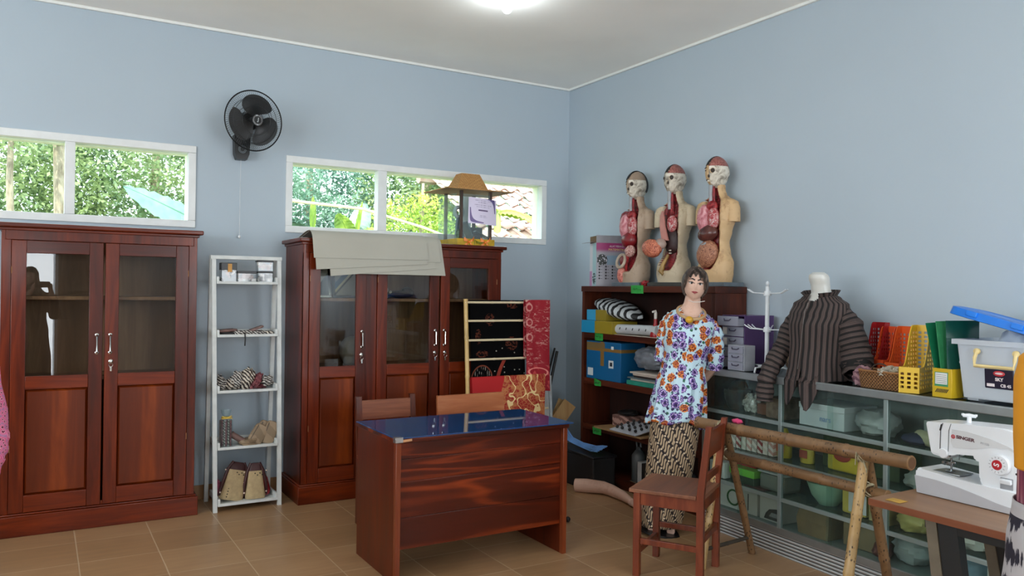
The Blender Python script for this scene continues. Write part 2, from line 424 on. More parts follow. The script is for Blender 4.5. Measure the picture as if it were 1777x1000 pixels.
def tree(label, x, y, h, r, n, s, m, seed, tr=.07, lean=0, cz=None):
    t = thing('leafy_tree', label, 'tree', (x, y, -.02), group='trees beyond the windows')
    crown(n, (lean, 0, cz or h-r[2]*.7), r, s, seed, m, t)
    MB().tube([(0, 0, 0), (lean*.3+.02, .02, h*.35), (lean*.8-.02, 0, h*.7), (lean, 0, h)], [tr*1.25, tr, tr*.85, tr*.4], 10).build('trunk', M_bark, t)
tree('slim pale trunked tree at the far left of the left window', -.24, 9.0, 3.6, (.8, .6, .5), 3200, .055, M_leafA, 1, .036, cz=3.3)
tree('thick trunked tree just left of the mullion in the left window', .17, 9.2, 4.2, (.7, .5, .6), 2600, .055, M_leafB, 2, .062, cz=3.7)
tree('bushy yellow green tree filling the left window', -.6, 11.6, 3.9, (1.5, .9, 1.1), 13000, .075, M_leafA, 3, cz=2.8)
tree('feathery light green tree behind the right pane of the left window', 1.3, 11.3, 4.0, (1.5, .8, 1.2), 15000, .07, M_leafA, 4, cz=2.9)
tree('blue green leafed tree behind the banana plants', 3.6, 12.2, 4.4, (1.35, .8, .95), 13000, .07, M_leafB, 5, cz=2.75)
tree('olive green tree behind the middle pane of the right window', 5.4, 11.8, 4.4, (1.3, .8, 1.25), 13000, .075, M_leafA, 6, .08, cz=3.0)
tree('pale green tree rising over the tiled roof', 7.2, 13.2, 5.0, (1.6, .9, 1.2), 11000, .08, M_leafB, 7, cz=3.6)
tree('low yellow green tree under the middle pane of the right window', 4.6, 10.2, 3.0, (.95, .5, .8), 6500, .06, M_leafC, 8, .05, cz=2.1)
def banana_leaf(p0, d, L, wd, droop, m, twist, parent, tilt=.2):
    d = V(d).normalized(); side = V((0, 0, 1)).cross(d).normalized(); side = Matrix.Rotation(twist, 3, d) @ side
    def fn(u, v):
        c = V(p0)+d*L*v+V((0, 0, -droop*L*v*v)); hw = wd*math.sin(math.pi*min(1, .06+v*.94))**.6
        k = (u-.5)*2; z = -abs(k)*hw*tilt
        return c+side*k*hw+V((0, 0, z+.012*math.sin(v*60)*abs(k)))
    mb = MB(); mb.sheet(fn, 8, 26, .004, .4, 1)
    mb.tube([V(p0)+d*L*v+V((0, 0, -droop*L*v*v+.006)) for v in [i/10 for i in range(11)]], [.016*(1-.8*i/10) for i in range(11)], 6)
    return mb.build('leaf', m, parent)
def banana(label, x, y, base, leaves, m, h):
    t = thing('banana_plant', label, 'plant', (x, y, -.02), group='banana plants beyond the windows')
    MB().tube([(0, 0, 0), (.01, 0, h*.6), (0, 0, h)], [.09, .08, .04], 10).build('stem', plain('banana_stem', (150, 168, 96), .6), t)
    for a in leaves: banana_leaf((0, 0, h-.05), *a, t)
banana('banana plant with one broad pale leaf reaching across the left window', 1.75, 8.7, 0, [((-1, -.1, .52), 1.2, .17, .06, M_leafPale, -1.0), ((.6, .5, .8), .7, .14, .4, M_leafC, .3)], M_leafPale, 2.05)
banana('banana plant with upright leaf at the left of the right window', 2.66, 8.9, 0, [((-.1, -.3, 1), .45, .09, .1, M_leafC, 1.2), ((-.8, .1, .6), .7, .12, .7, M_leafB, .3)], M_leafC, 2.2)
banana('banana plant with fan of bright yellow green leaves in the right window', 3.1, 8.8, 0, [((.05, -.4, 1), .6, .12, .1, M_leafC, 1.3), ((-.45, -.2, 1), .55, .11, .25, M_leafC, .9), ((.6, -.2, .9), .6, .12, .5, M_leafC, .9), ((.9, .1, .35), .75, .12, .5, M_leafB, .5), ((.3, .2, 1.1), .7, .13, .2, M_leafB, .6)], M_leafC, 2.05)
banana('banana plant drooping its leaves over the tiled roof', 5.35, 9.4, 0, [((.9, -.3, .1), .8, .11, .35, M_leafC, .6), ((.6, -.5, .3), .6, .1, .7, M_leafC, .5), ((-.8, -.2, .3), .7, .1, .5, M_leafC, .5)], M_leafC, 2.62)
t = thing('bamboo_pole', 'long dry bamboo pole slanting outside the right window', 'pole', (1.55, 8.2, -.02)); M_dry = plain('dry_bamboo_pole', (226, 208, 160), .5)
MB().tube([(-.05, 0, 2.44), (1.45, .05, 2.38), (2.2, .1, 2.22), (3.05, .15, 1.97)], .016, 8).build('pole', M_dry, t); MB().tube([(0, .02, 0), (0, .02, 2.46)], .02, 8).build('post', M_dry, t)
# neighbour's house with a pantiled roof
h = thing('neighbour_house', 'house with red clay tiled roof seen at the right end of the right window', 'building', (7.4, 10.4, -.02))
MB().box((-2.2, -1.2, 0), (2.2, 1.2, 1.95)).build('wall', plain('pale_render', (206, 200, 188), .9), h, smooth=0)
mb = MB(); rg = rnd(5); sl = V((0, .80, .52)).normalized(); nr = V((0, -sl.z, sl.y)); nW, nR = 22, 11
for j in range(nR):
    for i in range(nW):
        x = -2.45+i*.22+rg.uniform(-.012, .012)+(j % 2)*.0; b = V((x, -1.75, 1.82))+sl*(j*.245)
        tw = rg.uniform(-.03, .03)
        def fn(u, v, b=b, tw=tw): return b+V((u*.235, 0, 0))+sl*(v*.285)+nr*(.028*math.sin(u*2*math.pi+.5)+.045*(1-v)+tw*(u-.5))
        mb.sheet(fn, 6, 1, .014)
mb.tube([(-2.45, .75, 3.22), (2.4, .75, 3.22)], .09, 8)
def tile_mat(t):
    o = t.obj(); f = t.noise(o, 4.4, 1); g = t.noise(o, 30, 3)
    t.p(Base_Color=t.mix(t.m('MULTIPLY', g, .3), t.ramp(f, [(.35, lin((186, 146, 132))), (.5, lin((212, 178, 166))), (.65, lin((226, 204, 196)))]), lin((150, 130, 122))), Roughness=.85); return t
mb.build('roof', mat('clay_roof_tile', tile_mat), h)

# ================================================================ LAMP AND FAN
M_blackpl = plain('black_plastic', (20, 21, 23), .38, var=.05)
lb = thing('ceiling_bulb', 'glowing round white bulb in a holder on the ceiling', 'lamp', (2.467, 4.249, ZC))
MB().lathe([(.032, 0), (.032, -.018), (.022, -.024), (.02, -.04)], n=20).build('socket', M_white, lb)
def glow(t): return t.p(Base_Color=(1, 1, 1, 1), Emission_Color=(.86, .96, 1, 1), Emission_Strength=22)
MB().lathe([(.016, -.04), (.024, -.05), (.0325, -.068), (.031, -.085), (.02, -.1), (.004, -.106)], n=20).build('bulb', mat('lit_bulb', glow), lb)
l = light('bulb_light', 'POINT', (0, 0, -.16), (0, 0, 0), 4, (.86, .95, 1), shadow_soft_size=.04); l.parent = lb

fan = thing('wall_fan', 'black three bladed wall fan between the two high windows', 'fan', (1.225, YB, 2.44))
mb = MB(); mb.prism([(-.055, .13), (.055, .13), (.05, 0), (.035, -.04), (-.035, -.04), (-.05, 0)], -.075, 0, 'y'); mb.build('mount', M_blackpl, fan)
mb = MB(); Mx = Matrix.Rotation(R(90), 4, 'X')
for r_ in (.026, .018): mb.tube([(r_*math.cos(a*.2618), -.078, .03+r_*math.sin(a*.2618)) for a in range(24)], .003, 6, loop=True)
mb.build('switch_dial', plain('dull_chrome', (120, 126, 130), .3, 1), fan)
mb = MB(); mb.tube([(0, -.04, .08), (0, -.07, .16), (.005, -.1, .2)], [.03, .026, .03], 10); mb.build('neck', M_blackpl, fan)
FC = V((.03, -.28, .2)); tilt = Matrix.Translation(FC) @ Matrix.Rotation(R(12), 4, 'Z') @ Matrix.Rotation(R(4), 4, 'X')
def fx(mb): return mb.xf(tilt)
RX = Matrix.Rotation(R(90), 4, 'X')   # lathe axis z -> -y
fx(MB().lathe([(.03, -.19), (.062, -.18), (.07, -.1), (.06, -.055), (.02, -.05)], M=RX)).build('motor_housing', M_blackpl, fan)
def cage(name, ydepth, yr, sgn):
    mb = MB(); rr = .205
    mb.tube([(rr*math.cos(a*math.pi/24), yr, rr*math.sin(a*math.pi/24)) for a in range(48)], .0045, 8, loop=True)
    for q in (.10, .155): mb.tube([(q*math.cos(a*math.pi/24), yr+(ydepth-yr)*(1-(q/rr)**2.2), q*math.sin(a*math.pi/24)) for a in range(48)], .0018, 5, loop=True)
    for a in range(84):
        th = a*2*math.pi/84
        mb.tube([(q*math.cos(th+.35*(q/rr-.2)), yr+(ydepth-yr)*(1-(q/rr)**2.2), q*math.sin(th+.35*(q/rr-.2))) for q in (.035, .08, .125, .165, .19, .205)], .0008, 3, cap=False)
    return fx(mb).build(name, M_blackpl, fan)
cage('front_guard', -.055, 0, 1); cage('rear_guard', .075, .0, 1)
mb = MB(); mb.lathe([(.004, .062), (.038, .06), (.04, .052), (.036, .048)], M=RX)
fx(mb).build('guard_badge', M_blackpl, fan)
mb = MB()
for a in range(30):
    th = a*2*math.pi/30; mb.tube([(.026*math.cos(th), -.0625, .026*math.sin(th)), (.036*math.cos(th), -.0615, .036*math.sin(th))], .0012, 4)
mb.tube([(.004, -.064, .016), (.003, -.064, -.006), (0, -.064, -.014)], .0025, 6); mb.tube([(0, -.064, -.014), (-.005, -.064, -.01)], .002, 6)
fx(mb).build('badge_marks', plain('silver_print', (205, 208, 210), .35, .4), fan)
fx(MB().lathe([(.004, .035), (.022, .03), (.028, 0), (.026, -.05)], M=RX)).build('hub', M_blackpl, fan)
M_blade = plain('smoked_black_blade', (26, 26, 27), .35, var=.1)
for k, a0 in enumerate((100, 218, 338)):
    def fn(u, v, a0=a0):
        r_ = .024+.155*v; half = R(18+36*math.sin(math.pi*min(1, v*.62+.12))); th = R(a0)+half*(u-.5)*2-.35*v
        r2 = r_*(1-.10*(abs(u-.5)*2)**3*v)
        return V((r2*math.cos(th), -.006-.032*(u-.5)*(1-.3*v), r2*math.sin(th)))
    mb = MB(); mb.sheet(fn, 14, 10, .0025); fx(mb).build('blade', M_blade, fan)
mb = MB(); mb.tube([(0, -.03, -.04), (-.004, -.035, -.3), (-.004, -.035, -.585)], .0013, 5); mb.ell((-.004, -.035, -.59), (.0095, .0095, .012), 12, 8)
mb.build('pull_cord', plain('white_cord', (226, 228, 228), .5), fan)
# ================================================================ CABINETS
TK = ((38, 9, 1), (84, 25, 4), (124, 44, 7))
M_tz = wood('teak_upright_grain', *TK, axis='z', coat=.12, rough=.33); M_tx = wood('teak_cross_grain', *TK, axis='x', coat=.12, rough=.33); M_ty = wood('teak_side_grain', *TK, axis='y')
M_panel = wood('teak_door_panel', (62, 19, 3), (98, 36, 6), (132, 56, 12), 'z', .36, .08, .8, .62, 3, .25)
M_inside = wood('teak_inside', (96, 66, 48), (128, 92, 68), (152, 116, 88), 'z', .5, .05)
M_cglass = clear('cabinet_glass', (236, 238, 234), 1, .0, .18)
M_steel = plain('polished_steel', (214, 214, 210), .18, 1, var=.02)
def cabinet(name, label, x, yf, W, H, doors, locks):
    """front face plane at yf, standing on the floor against the back wall; doors = (x0, x1, handle side)"""
    D = YB-.014-yf; t = thing(name, label, 'cabinet', (x, yf, 0), group='glazed teak cabinets'); p = .022; pl = .135
    mb = MB()
    mb.box((0, 0, pl), (p, D, H-.04), .003); mb.box((W-p, 0, pl), (W, D, H-.04), .003)
    mb.box((p, .0, H-.10), (W-p, .022, H-.04), .002)                       # top rail
    mb.box((p, .004, H-.06), (W-p, D, H-.04)); mb.box((p, 0, pl), (W-p, D-.01, pl+.025), .002)
    e = [0]+[q for d_ in doors for q in d_[:2]]+[W]
    for a, b in zip(e[::2], e[1::2]):
        if b-a > .012: mb.box((a, -.001, pl), (b, .024, H-.10), .002)      # stiles
    mb.build('carcass', [M_tz], t)
    MB().box((p, D-.012, pl+.02), (W-p, D, H-.06)).build('back_board', M_inside, t, smooth=0)
    for z in (.905, 1.40): MB().box((p, .03, z), (W-p, D-.012, z+.022), .002).build('shelf', M_inside, t)
    mb = MB(); mb.box((-.022, -.022, 0), (W+.022, D, pl-.012), .004); mb.box((-.012, -.012, pl-.012), (W+.012, D, pl), .005); mb.build('plinth', M_tx, t)
    mb = MB(); mb.box((-.012, -.012, H-.045), (W+.012, D, H-.028), .004); mb.box((-.034, -.034, H-.028), (W+.034, D, H), .007); mb.build('crown', M_tx, t)
    z0, z1 = pl+.004, H-.103
    for i, (a, b, side) in enumerate(doors):
        d = bpy.data.objects.new('door', None); COL.objects.link(d); d.parent = t; d.location = (a, 0, 0)
        w_ = b-a; st = .078; y0, y1 = -.012, .014; gz0, gz1 = .945, z1-.075; pz0, pz1 = z0+.10, .865
        MB().box((.002, y0, z0), (st, y1, z1), .003).build('stile', M_tz, d); MB().box((w_-st, y0, z0), (w_-.002, y1, z1), .003).build('stile', M_tz, d)
        for q0, q1 in ((z0, pz0), (pz1, gz0), (gz1, z1)): MB().box((st, y0, q0), (w_-st, y1, q1), .003).build('rail', M_tx, d)
        MB().box((st-.004, .0, gz0-.004), (w_-st+.004, .004, gz1+.004)).build('glass', M_cglass, d, smooth=0)
        mb = MB(); g = .014     # fielded panel
        r0 = [(st, pz0), (w_-st, pz0), (w_-st, pz1), (st, pz1)]; r1 = [(st+g, pz0+g), (w_-st-g, pz0+g), (w_-st-g, pz1-g), (st+g, pz1-g)]
        mb.loft([[V((q[0], .012, q[1])) for q in r0], [V((q[0], .006, q[1])) for q in r0], [V((q[0], -.008, q[1])) for q in r1]])
        mb.build('panel', M_panel, d, smooth=20)
        hx = w_-st*.42 if side > 0 else st*.42
        mb = MB(); mb.tube([(hx, -.014, 1.185), (hx, -.036, 1.175), (hx, -.034, 1.13), (hx, -.036, 1.085), (hx, -.014, 1.075)], [.006, .0065, .0045, .0065, .006], 8)
        for q in (1.185, 1.075): mb.lathe([(.012, 0), (.011, .004), (.006, .007)], (hx, -.012, q), 12, M=Matrix.Rotation(R(90), 4, 'X'))
        mb.build('handle', M_steel, d)
        if i in locks:
            kx = hx-.004*side
            mb = MB(); mb.lathe([(.013, 0), (.013, .006), (.009, .009)], (kx, -.012, 1.02), 14, M=Matrix.Rotation(R(90), 4, 'X'))
            mb.rbox((kx, -.026, 1.016), (.004, .02, .012), bev=.001); mb.tube([(kx+.012*math.cos(a*.5), -.032, 1.0+.012*math.sin(a*.5)) for a in range(13)], .0015, 5)
            mb.rbox((kx, -.03, .975), (.012, .003, .03), bev=.001); mb.build('lock', M_steel, d)
        hs = .004 if side > 0 else w_-.004
        for q in (H-.30, .5): MB().tube([(hs, -.013, q), (hs, -.013, q+.04)], .003, 6).build('hinge', plain('dull_brass', (150, 104, 70), .45, .5), d)
    return t
cabinet('glazed_cabinet', 'two door teak cabinet with glass uppers standing under the left window', -.195, 5.52, 1.08, 1.855, [(.05, .536, 1), (.544, 1.03, -1)], [1])
cabinet('glazed_cabinet', 'three door teak cabinet behind the desk with grey card sheets draped over its top', 1.56, 5.43, 1.57, 1.838, [(.04, .455, 1), (.535, 1.03, 1), (1.04, 1.53, -1)], [0, 1, 2])

# things inside the three door cabinet (upper shelf top z=1.422, lower 0.927)
def framed(name, label, cat, loc, w_, h_, rz, tilt, fm, im, group=None):
    t = thing(name, label, cat, loc, rot=(tilt, 0, rz), group=group)
    mb = MB(); f = .018
    mb.box((-w_/2, 0, 0), (w_/2, .014, f), .002); mb.box((-w_/2, 0, h_-f), (w_/2, .014, h_), .002); mb.box((-w_/2, 0, f), (-w_/2+f, .014, h_-f), .002); mb.box((w_/2-f, 0, f), (w_/2, .014, h_-f), .002)
    mb.build('frame', fm, t); MB().box((-w_/2+f, .006, f), (w_/2-f, .012, h_-f)).build('picture', im, t, smooth=0); return t
def diag_mat(t):
    o = t.obj(); s = t.sep(o); d = t.m('SUBTRACT', s[2], t.m('MULTIPLY', s[0], 1.3))
    band = t.m('MULTIPLY', t.step(d, .05, .055), t.m('SUBTRACT', 1, t.step(d, .105, .11))); n = t.noise(o, 70, 3)
    bgc = t.ramp(n, [(.4, lin((110, 116, 118))), (.6, lin((208, 212, 212)))]); low = t.mix(t.step(d, .05, .055), lin((122, 124, 126)), bgc)
    t.p(Base_Color=t.mix(band, low, lin((226, 226, 222))), Roughness=.4); return t
framed('framed_picture', 'grey picture with white diagonal band behind the left glass of the three door cabinet', 'picture', (1.70, 5.60, 1.424), .24, .27, R(4), R(-12), M_steel, mat('diagonal_band_print', diag_mat))
def blue_mat(t):
    o = t.obj(); s = t.sep(o); d = t.m('SUBTRACT', s[2], t.m('MULTIPLY', s[0], 1.1))
    c = t.mix(t.step(d, .10, .104), lin((176, 172, 160)), lin((44, 44, 42))); c = t.mix(t.step(d, .118, .122), c, lin((226, 220, 190))); c = t.mix(t.step(d, .14, .145), c, lin((74, 112, 150))); c = t.mix(t.step(d, .19, .195), c, lin((152, 164, 176)))
    t.p(Base_Color=c, Roughness=.35); return t
framed('photo_frame', 'black framed blue and cream picture behind the left glass of the three door cabinet', 'picture', (1.93, 5.62, 1.424), .19, .25, R(-4), R(-10), M_blackpl, mat('blue_band_print', blue_mat))
tag(crumple((2.0, 5.68, 1.03), (.09, .09, .11), 3, .12, 1.6, base=.928).build('stone_carving', plain('grey_stone', (132, 122, 110), .8)), 'rounded grey stone carving on the lower shelf behind the left glass door', 'carving')
t = thing('reclining_figurine', 'small dark reclining figurine behind the middle glass of the three door cabinet', 'figurine', (2.36, 5.66, 1.423))
mb = MB(); mb.ell((.02, 0, .03), (.11, .04, .03)); mb.ell((.07, 0, .045), (.05, .035, .04)); mb.build('body', plain('dark_bronze', (62, 46, 38), .4, .3), t)
mb = MB(); mb.ell((-.10, 0, .06), (.018, .018, .02), 10, 8); mb.ell((-.07, -.01, .045), (.012, .012, .014), 10, 8); mb.build('head', plain('pale_bone', (196, 184, 170), .6), t)

# grey card sheets draped over the front of the cabinet top
M_card = plain('grey_card', (176, 174, 162), .75, var=.02, scale=3)
def card(label, x0, x1, lt, slant, off, edge=0, hump=.045):
    zt, yf = 1.838, 5.396
    def fn(u, v):
        L = lt+slant*(u-.5)
        x = lerp(x0, x1, u)+v*.05*(1 if u > .5 else .35); s_ = v*(.36+L)
        r_ = .07+off; flat = .31
        if s_ < flat: y = 5.80-.06-s_+.0; z = zt+.004+hump*math.sin(math.pi*.5*min(1, s_/flat))**2+off*.6
        else:
            q = s_-flat; a = min(q/r_, R(76)); y0 = 5.80-.06-flat; z0 = zt+.004+hump+off*.6
            y = y0-r_*math.sin(a); z = z0-r_*(1-math.cos(a)); rest = q-a*r_
            if rest > 0: y -= rest*math.cos(a)*.7; z -= rest*math.sin(a)
        return V((x, y, z))
    return tag(MB().sheet(fn, 14, 40, .0025).build('card_sheet', M_card), label, 'card sheet', 'grey card sheets over the cabinet')
card('lowest grey card sheet with corner hanging furthest right over the cabinet', 1.86, 2.545, .275, -.0, -.012)
card('grey card sheet second from below, slanting over the cabinet doors', 1.70, 2.47, .265, -.075, -.006)
card('grey card sheet hanging just below the topmost sheet at its left end', 1.60, 2.40, .235, -.06, 0)
card('topmost grey card sheet with the broad smooth face over the cabinet', 1.585, 2.41, .185, -.01, .006)
card('narrow grey card sheet showing right of the topmost sheet', 2.34, 2.51, .185, -.0, -.002)

# ---------------------------------------------------------------- little hut in a case
hz = 1.84; hut = thing('model_hut', 'model hut with bamboo shingle roof and clear walls on top of the three door cabinet', 'model', (2.76, 5.47, hz))
HW, HD = .33, .33
M_gold = plain('gold_foil_card', (196, 160, 40), .35, .15, var=.15)
MB().box((0, 0, 0), (HW, HD, .052), .003).build('base', M_gold, hut)
M_post = plain('dark_brown_stick', (70, 52, 42), .6, var=.15)
for q in ((.045, .02), (HW-.03, .02), (.045, HD-.035), (HW-.03, HD-.035)): MB().box((q[0]-.012, q[1]-.004, .052), (q[0]+.012, q[1]+.018, .43), .002).build('post', M_post, hut)
def shingle(t):
    o = t.obj(); s = t.sep(o); b = t.node('ShaderNodeTexBrick'); t.set(b, 'Vector', t.node('ShaderNodeTexCoord').outputs['UV']); b.inputs['Scale'].default_value = 22
    b.inputs['Color1'].default_value = lin((188, 138, 78)); b.inputs['Color2'].default_value = lin((168, 116, 62)); b.inputs['Mortar'].default_value = lin((110, 72, 36)); b.inputs['Mortar Size'].default_value = .03
    t.p(Base_Color=t.mix(t.m('MULTIPLY', t.noise(o, 60, 3), .4), b.outputs[0], lin((216, 168, 102))), Roughness=.7); return t
M_sh = mat('woven_shingle', shingle)
def ring(x0, x1, y0, y1, z): return [V((x0, y0, z)), V((x1, y0, z)), V((x1, y1, z)), V((x0, y1, z))]
mb = MB(); cx, cy = HW/2, HD/2
mb.loft([ring(-.125, HW+.125, -.07, HD+.03, .425), ring(-.125, HW+.125, -.07, HD+.03, .431), ring(cx-.125, cx+.125, cy-.10, cy+.10, .452)], m=0); mb.build('eave', M_sh, hut, smooth=0)
MB().loft([ring(cx-.135, cx+.135, cy-.105, cy+.105, .45), ring(cx-.075, cx+.085, cy-.05, cy+.05, .575)]).build('roof', M_sh, hut, smooth=0)
M_film = clear('clear_film', (236, 246, 246), .93, .08, .12, (222, 232, 234))
mb = MB(); mb.box((-.012, .006, .052), (-.009, HD-.01, .40)); mb.box((.05, .012, .052), (HW-.04, .014, .40)); mb.build('clear_wall', M_film, hut, smooth=0)
M_orange = plain('orange_ribbon', (226, 128, 40), .4)
for bx in (.10, .245):
    mb = MB()
    for s_, a in ((-1, 25), (1, 35), (-1, -40), (1, -50)):
        def fn(u, v, s_=s_, a=a): L = .05*v; return V((bx+s_*L*math.cos(R(a)), -.006-.012*math.sin(v*3.1)*(1 if a > 0 else .4), .026+L*math.sin(R(a))+(u-.5)*.022*(.4+v)))
        mb.sheet(fn, 2, 8, .0015)
    mb.ell((bx, -.010, .026), (.009, .008, .009), 8, 6); mb.build('ribbon_bow', M_orange, hut)
mb = MB()
for k in range(5): mb.tube([(.17+.004*k, -.004, .03), (.165+.012*k-.02, -.012, .045-.008*k), (.15+.022*k, -.006, .01+.006*k)], .003, 5)
mb.build('green_ribbon', plain('olive_ribbon', (120, 128, 40), .5), hut)
def certificate(t):
    o = t.obj(); s = t.sep(o); x, z = s[0], s[2]
    c = lin((222, 214, 236))
    n = t.noise(t.map(o, (60, 1, 1)), 3, 2)
    for zz, wd, th in ((.185, .07, .003), (.170, .045, .004), (.150, .075, .003), (.135, .06, .0025), (.066, .03, .003), (.055, .035, .0025)):
        m_ = t.m('MULTIPLY', t.m('LESS_THAN', t.m('ABSOLUTE', t.m('SUBTRACT', z, zz)), th), t.m('LESS_THAN', t.m('ABSOLUTE', x), wd)); c = t.mix(t.m('MULTIPLY', m_, t.step(n, .35, .6)), c, lin((170, 160, 190)))
    m_ = t.m('MULTIPLY', t.m('LESS_THAN', t.m('ABSOLUTE', t.m('SUBTRACT', z, .108)), .0055), t.m('LESS_THAN', t.m('ABSOLUTE', x), .042)); c = t.mix(m_, c, lin((96, 80, 120)))
    for sx, col in ((1, (104, 90, 140)), (-1, (116, 100, 150))):
        ux = t.m('SUBTRACT', .115, t.m('MULTIPLY', x, sx)); uz = t.m('SUBTRACT', .104, t.m('MULTIPLY', t.m('SUBTRACT', z, .11), sx))
        pr = t.m('MULTIPLY', ux, uz); inn = t.m('MULTIPLY', t.m('GREATER_THAN', pr, .00012), t.m('LESS_THAN', pr, .0011)); inn = t.m('MULTIPLY', inn, t.m('LESS_THAN', t.m('MAXIMUM', ux, uz), .12)); c = t.mix(inn, c, lin(col))
    t.p(Base_Color=c, Roughness=.5); return t
def fn(u, v): return V(((u-.5)*.25, -.012*math.sin(u*math.pi)-.01*(1-v)*u, v*.205))
tag(MB().sheet(fn, 10, 6, .0015).build('certificate', mat('certificate_print', certificate), loc=(2.965, 5.452, hz+.165), rot=(R(-4), R(3), R(2))), 'lilac edged white certificate sheet taped on the front of the model hut', 'certificate')
t = thing('ring_ornament', 'pale ring shaped ornament standing at the left inside the model hut', 'ornament', (2.815, 5.56, hz+.0525))
mb = MB(); mb.tube([(.0+.034*math.cos(a*.26), 0, .21+.038*math.sin(a*.26)) for a in range(24)], .016, 10, loop=True); mb.build('ring', plain('pale_grey_foam', (168, 176, 180), .7), t)
mb = MB(); mb.prism([(-.03, 0), (.05, 0), (.03, .10), (.005, .18), (-.012, .17)], -.015, .015, 'y'); mb.build('stand', plain('blue_grey_card', (112, 124, 132), .7), t)
tag(crumple((2.80, 5.52, hz+.08), (.03, .02, .05), 5, .5, 3, 14, 10, base=hz+.0525).build('dried_sprig', plain('sage_sprig', (92, 112, 96), .8, var=.25, scale=60)), 'grey green dried sprig at the left front inside the model hut', 'sprig')
M_slate = plain('dark_slate_blue', (46, 58, 68), .35)
mb = MB(); mb.rbox((0, 0, .05), (.012, .09, .17), (0, R(-28), R(8)), .002); tag(mb.build('leaning_plaque', plain('slate_grey_card', (104, 116, 122), .5), loc=(2.90, 5.57, hz+.063)), 'grey plaque leaning behind the front post of the model hut', 'plaque')
mb = MB(); mb.box((-.06, -.03, 0), (.06, .03, .10), .004); mb.rbox((0, -.036, .055), (.05, .012, .05), bev=.004); tag(mb.build('toy_computer', M_slate, loc=(2.985, 5.62, hz+.0525)), 'dark slate toy computer inside the model hut under the certificate', 'toy')
mb = MB(); mb.rbox((0, 0, .03), (.13, .06, .008), (0, R(24), 0), .001); tag(mb.build('sloped_tray', plain('dark_grey_tray', (60, 74, 80), .3), loc=(3.0, 5.53, hz+.06)), 'sloped dark tray at the right front inside the model hut', 'tray')

# ================================================================ LADDER SHELF
ls = thing('ladder_shelf', 'white wooden ladder shelf with five trays between the two cabinets', 'shelf', (0, 0, 0))
M_wp = plain('white_painted_wood', (206, 210, 208), .55, var=.05, bump=.1)
LX0, LX1 = (1.0, 1.028), (1.412, 1.44)   # bottom outer edges
def leg(xb, xt, yb, yt, zt):
    mb = MB(); w_ = .026
    mb.loft([[V((x-w_/2*sx, y-w_/2*sy, z)) for sx, sy in ((1, 1), (-1, 1), (-1, -1), (1, -1))] for x, y, z in ((xb, yb, 0), (xt, yt, zt))]); mb.build('leg', M_wp, ls)
leg(1.015, .975+.01, 5.50, 5.51, 1.70); leg(1.434, 1.412, 5.50, 5.51, 1.70)
leg(1.012, .985, 5.82, 5.58, 1.70); leg(1.434, 1.405, 5.82, 5.58, 1.70)
MB().box((.965, 5.495, 1.675), (1.43, 5.52, 1.70), .003).build('top_rail', M_wp, ls)
for s_ in (.985, 1.408): MB().box((s_-.012, 5.50, 1.68), (s_+.012, 5.60, 1.70), .003).build('side_rail', M_wp, ls)
TZ = (1.525, 1.172, .80, .424, .052)
for z in TZ:
    k = 1-z/1.7; xa = lerp(1.0, 1.031, k); xb = lerp(1.40, 1.421, k); yb = lerp(5.60, 5.80, k)
    mb = MB(); mb.box((xa, 5.49, z-.012), (xb, yb, z), .002); mb.box((xa, 5.482, z-.014), (xb, 5.492, z+.004), .002)
    for q in (xa, xb-.016): mb.box((q, 5.486, z-.012), (q+.016, yb, z+.035), .003)
    mb.box((xa, yb-.012, z), (xb, yb, z+.03), .002); mb.build('tray', M_wp, ls)
# clear boxes with buttons and pins on the top tray
M_box = clear('clear_plastic_box', (238, 242, 244), .9, .06, .14, (196, 202, 206))
def trinkets(name, a, b, n, seed, cols, s, parent):
    rg = rnd(seed); mb = MB()
    for _ in range(n):
        c = [rg.uniform(p, q) for p, q in zip(a, b)]; mb.mi = rg.randrange(len(cols))
        mb.rbox(c, (s*rg.uniform(.5, 1.6), s*rg.uniform(.3, .6), s*rg.uniform(.5, 1.2)), (rg.uniform(-.6, .6), rg.uniform(-.8, .8), rg.uniform(-.6, .6)))
    o = mb.build(name, cols, parent, smooth=0); o['kind'] = 'stuff'; return o
M_pk = plain('dusty_pink', (196, 170, 164), .6); M_lt = plain('off_white', (214, 208, 200), .6); M_dk = plain('near_black', (22, 21, 22), .55)
def clearbox(label, x0, x1, z, h_, lid, seed, cols, n, y=(5.505, 5.575)):
    t = thing('clear_box', label, 'box', ((x0+x1)/2, sum(y)/2, z), group='clear boxes on the top tray'); a = (x1-x0)/2; d = (y[1]-y[0])/2
    mb = MB(); mb.box((-a, -d, 0), (a, d, h_), .003); mb.build('shell', M_box, t)
    trinkets('contents', (-a*.8, -d*.7, .012), (a*.8, d*.7, h_*.78), n, seed, cols, .018, t)
    MB().box((-a-.002, -d-.002, h_*lid), (a+.002, d+.002, h_+.002), .003).build('lid', M_blackpl, t); return t
tl = clearbox('tall clear box with orange tag at the left of the top tray', 1.035, 1.132, 1.526, .125, .62, 1, [M_lt, M_dk, M_pk], 26)
MB().box((-.008, -.0385, .065), (.018, -.0372, .12), .001).build('orange_tag', plain('orange_tag_paper', (206, 152, 78), .6), tl)
clearbox('low clear box of pink packets in the middle of the top tray', 1.14, 1.262, 1.526, .072, .8, 2, [M_pk, M_lt, M_pk], 30)
clearbox('clear box of crumpled black and white bits, lower of the right pair', 1.272, 1.372, 1.526, .072, .86, 3, [M_lt, M_dk], 30)
clearbox('clear box of pink packets stacked on the other at the top right', 1.27, 1.374, 1.6005, .072, .86, 4, [M_pk, M_lt], 30)
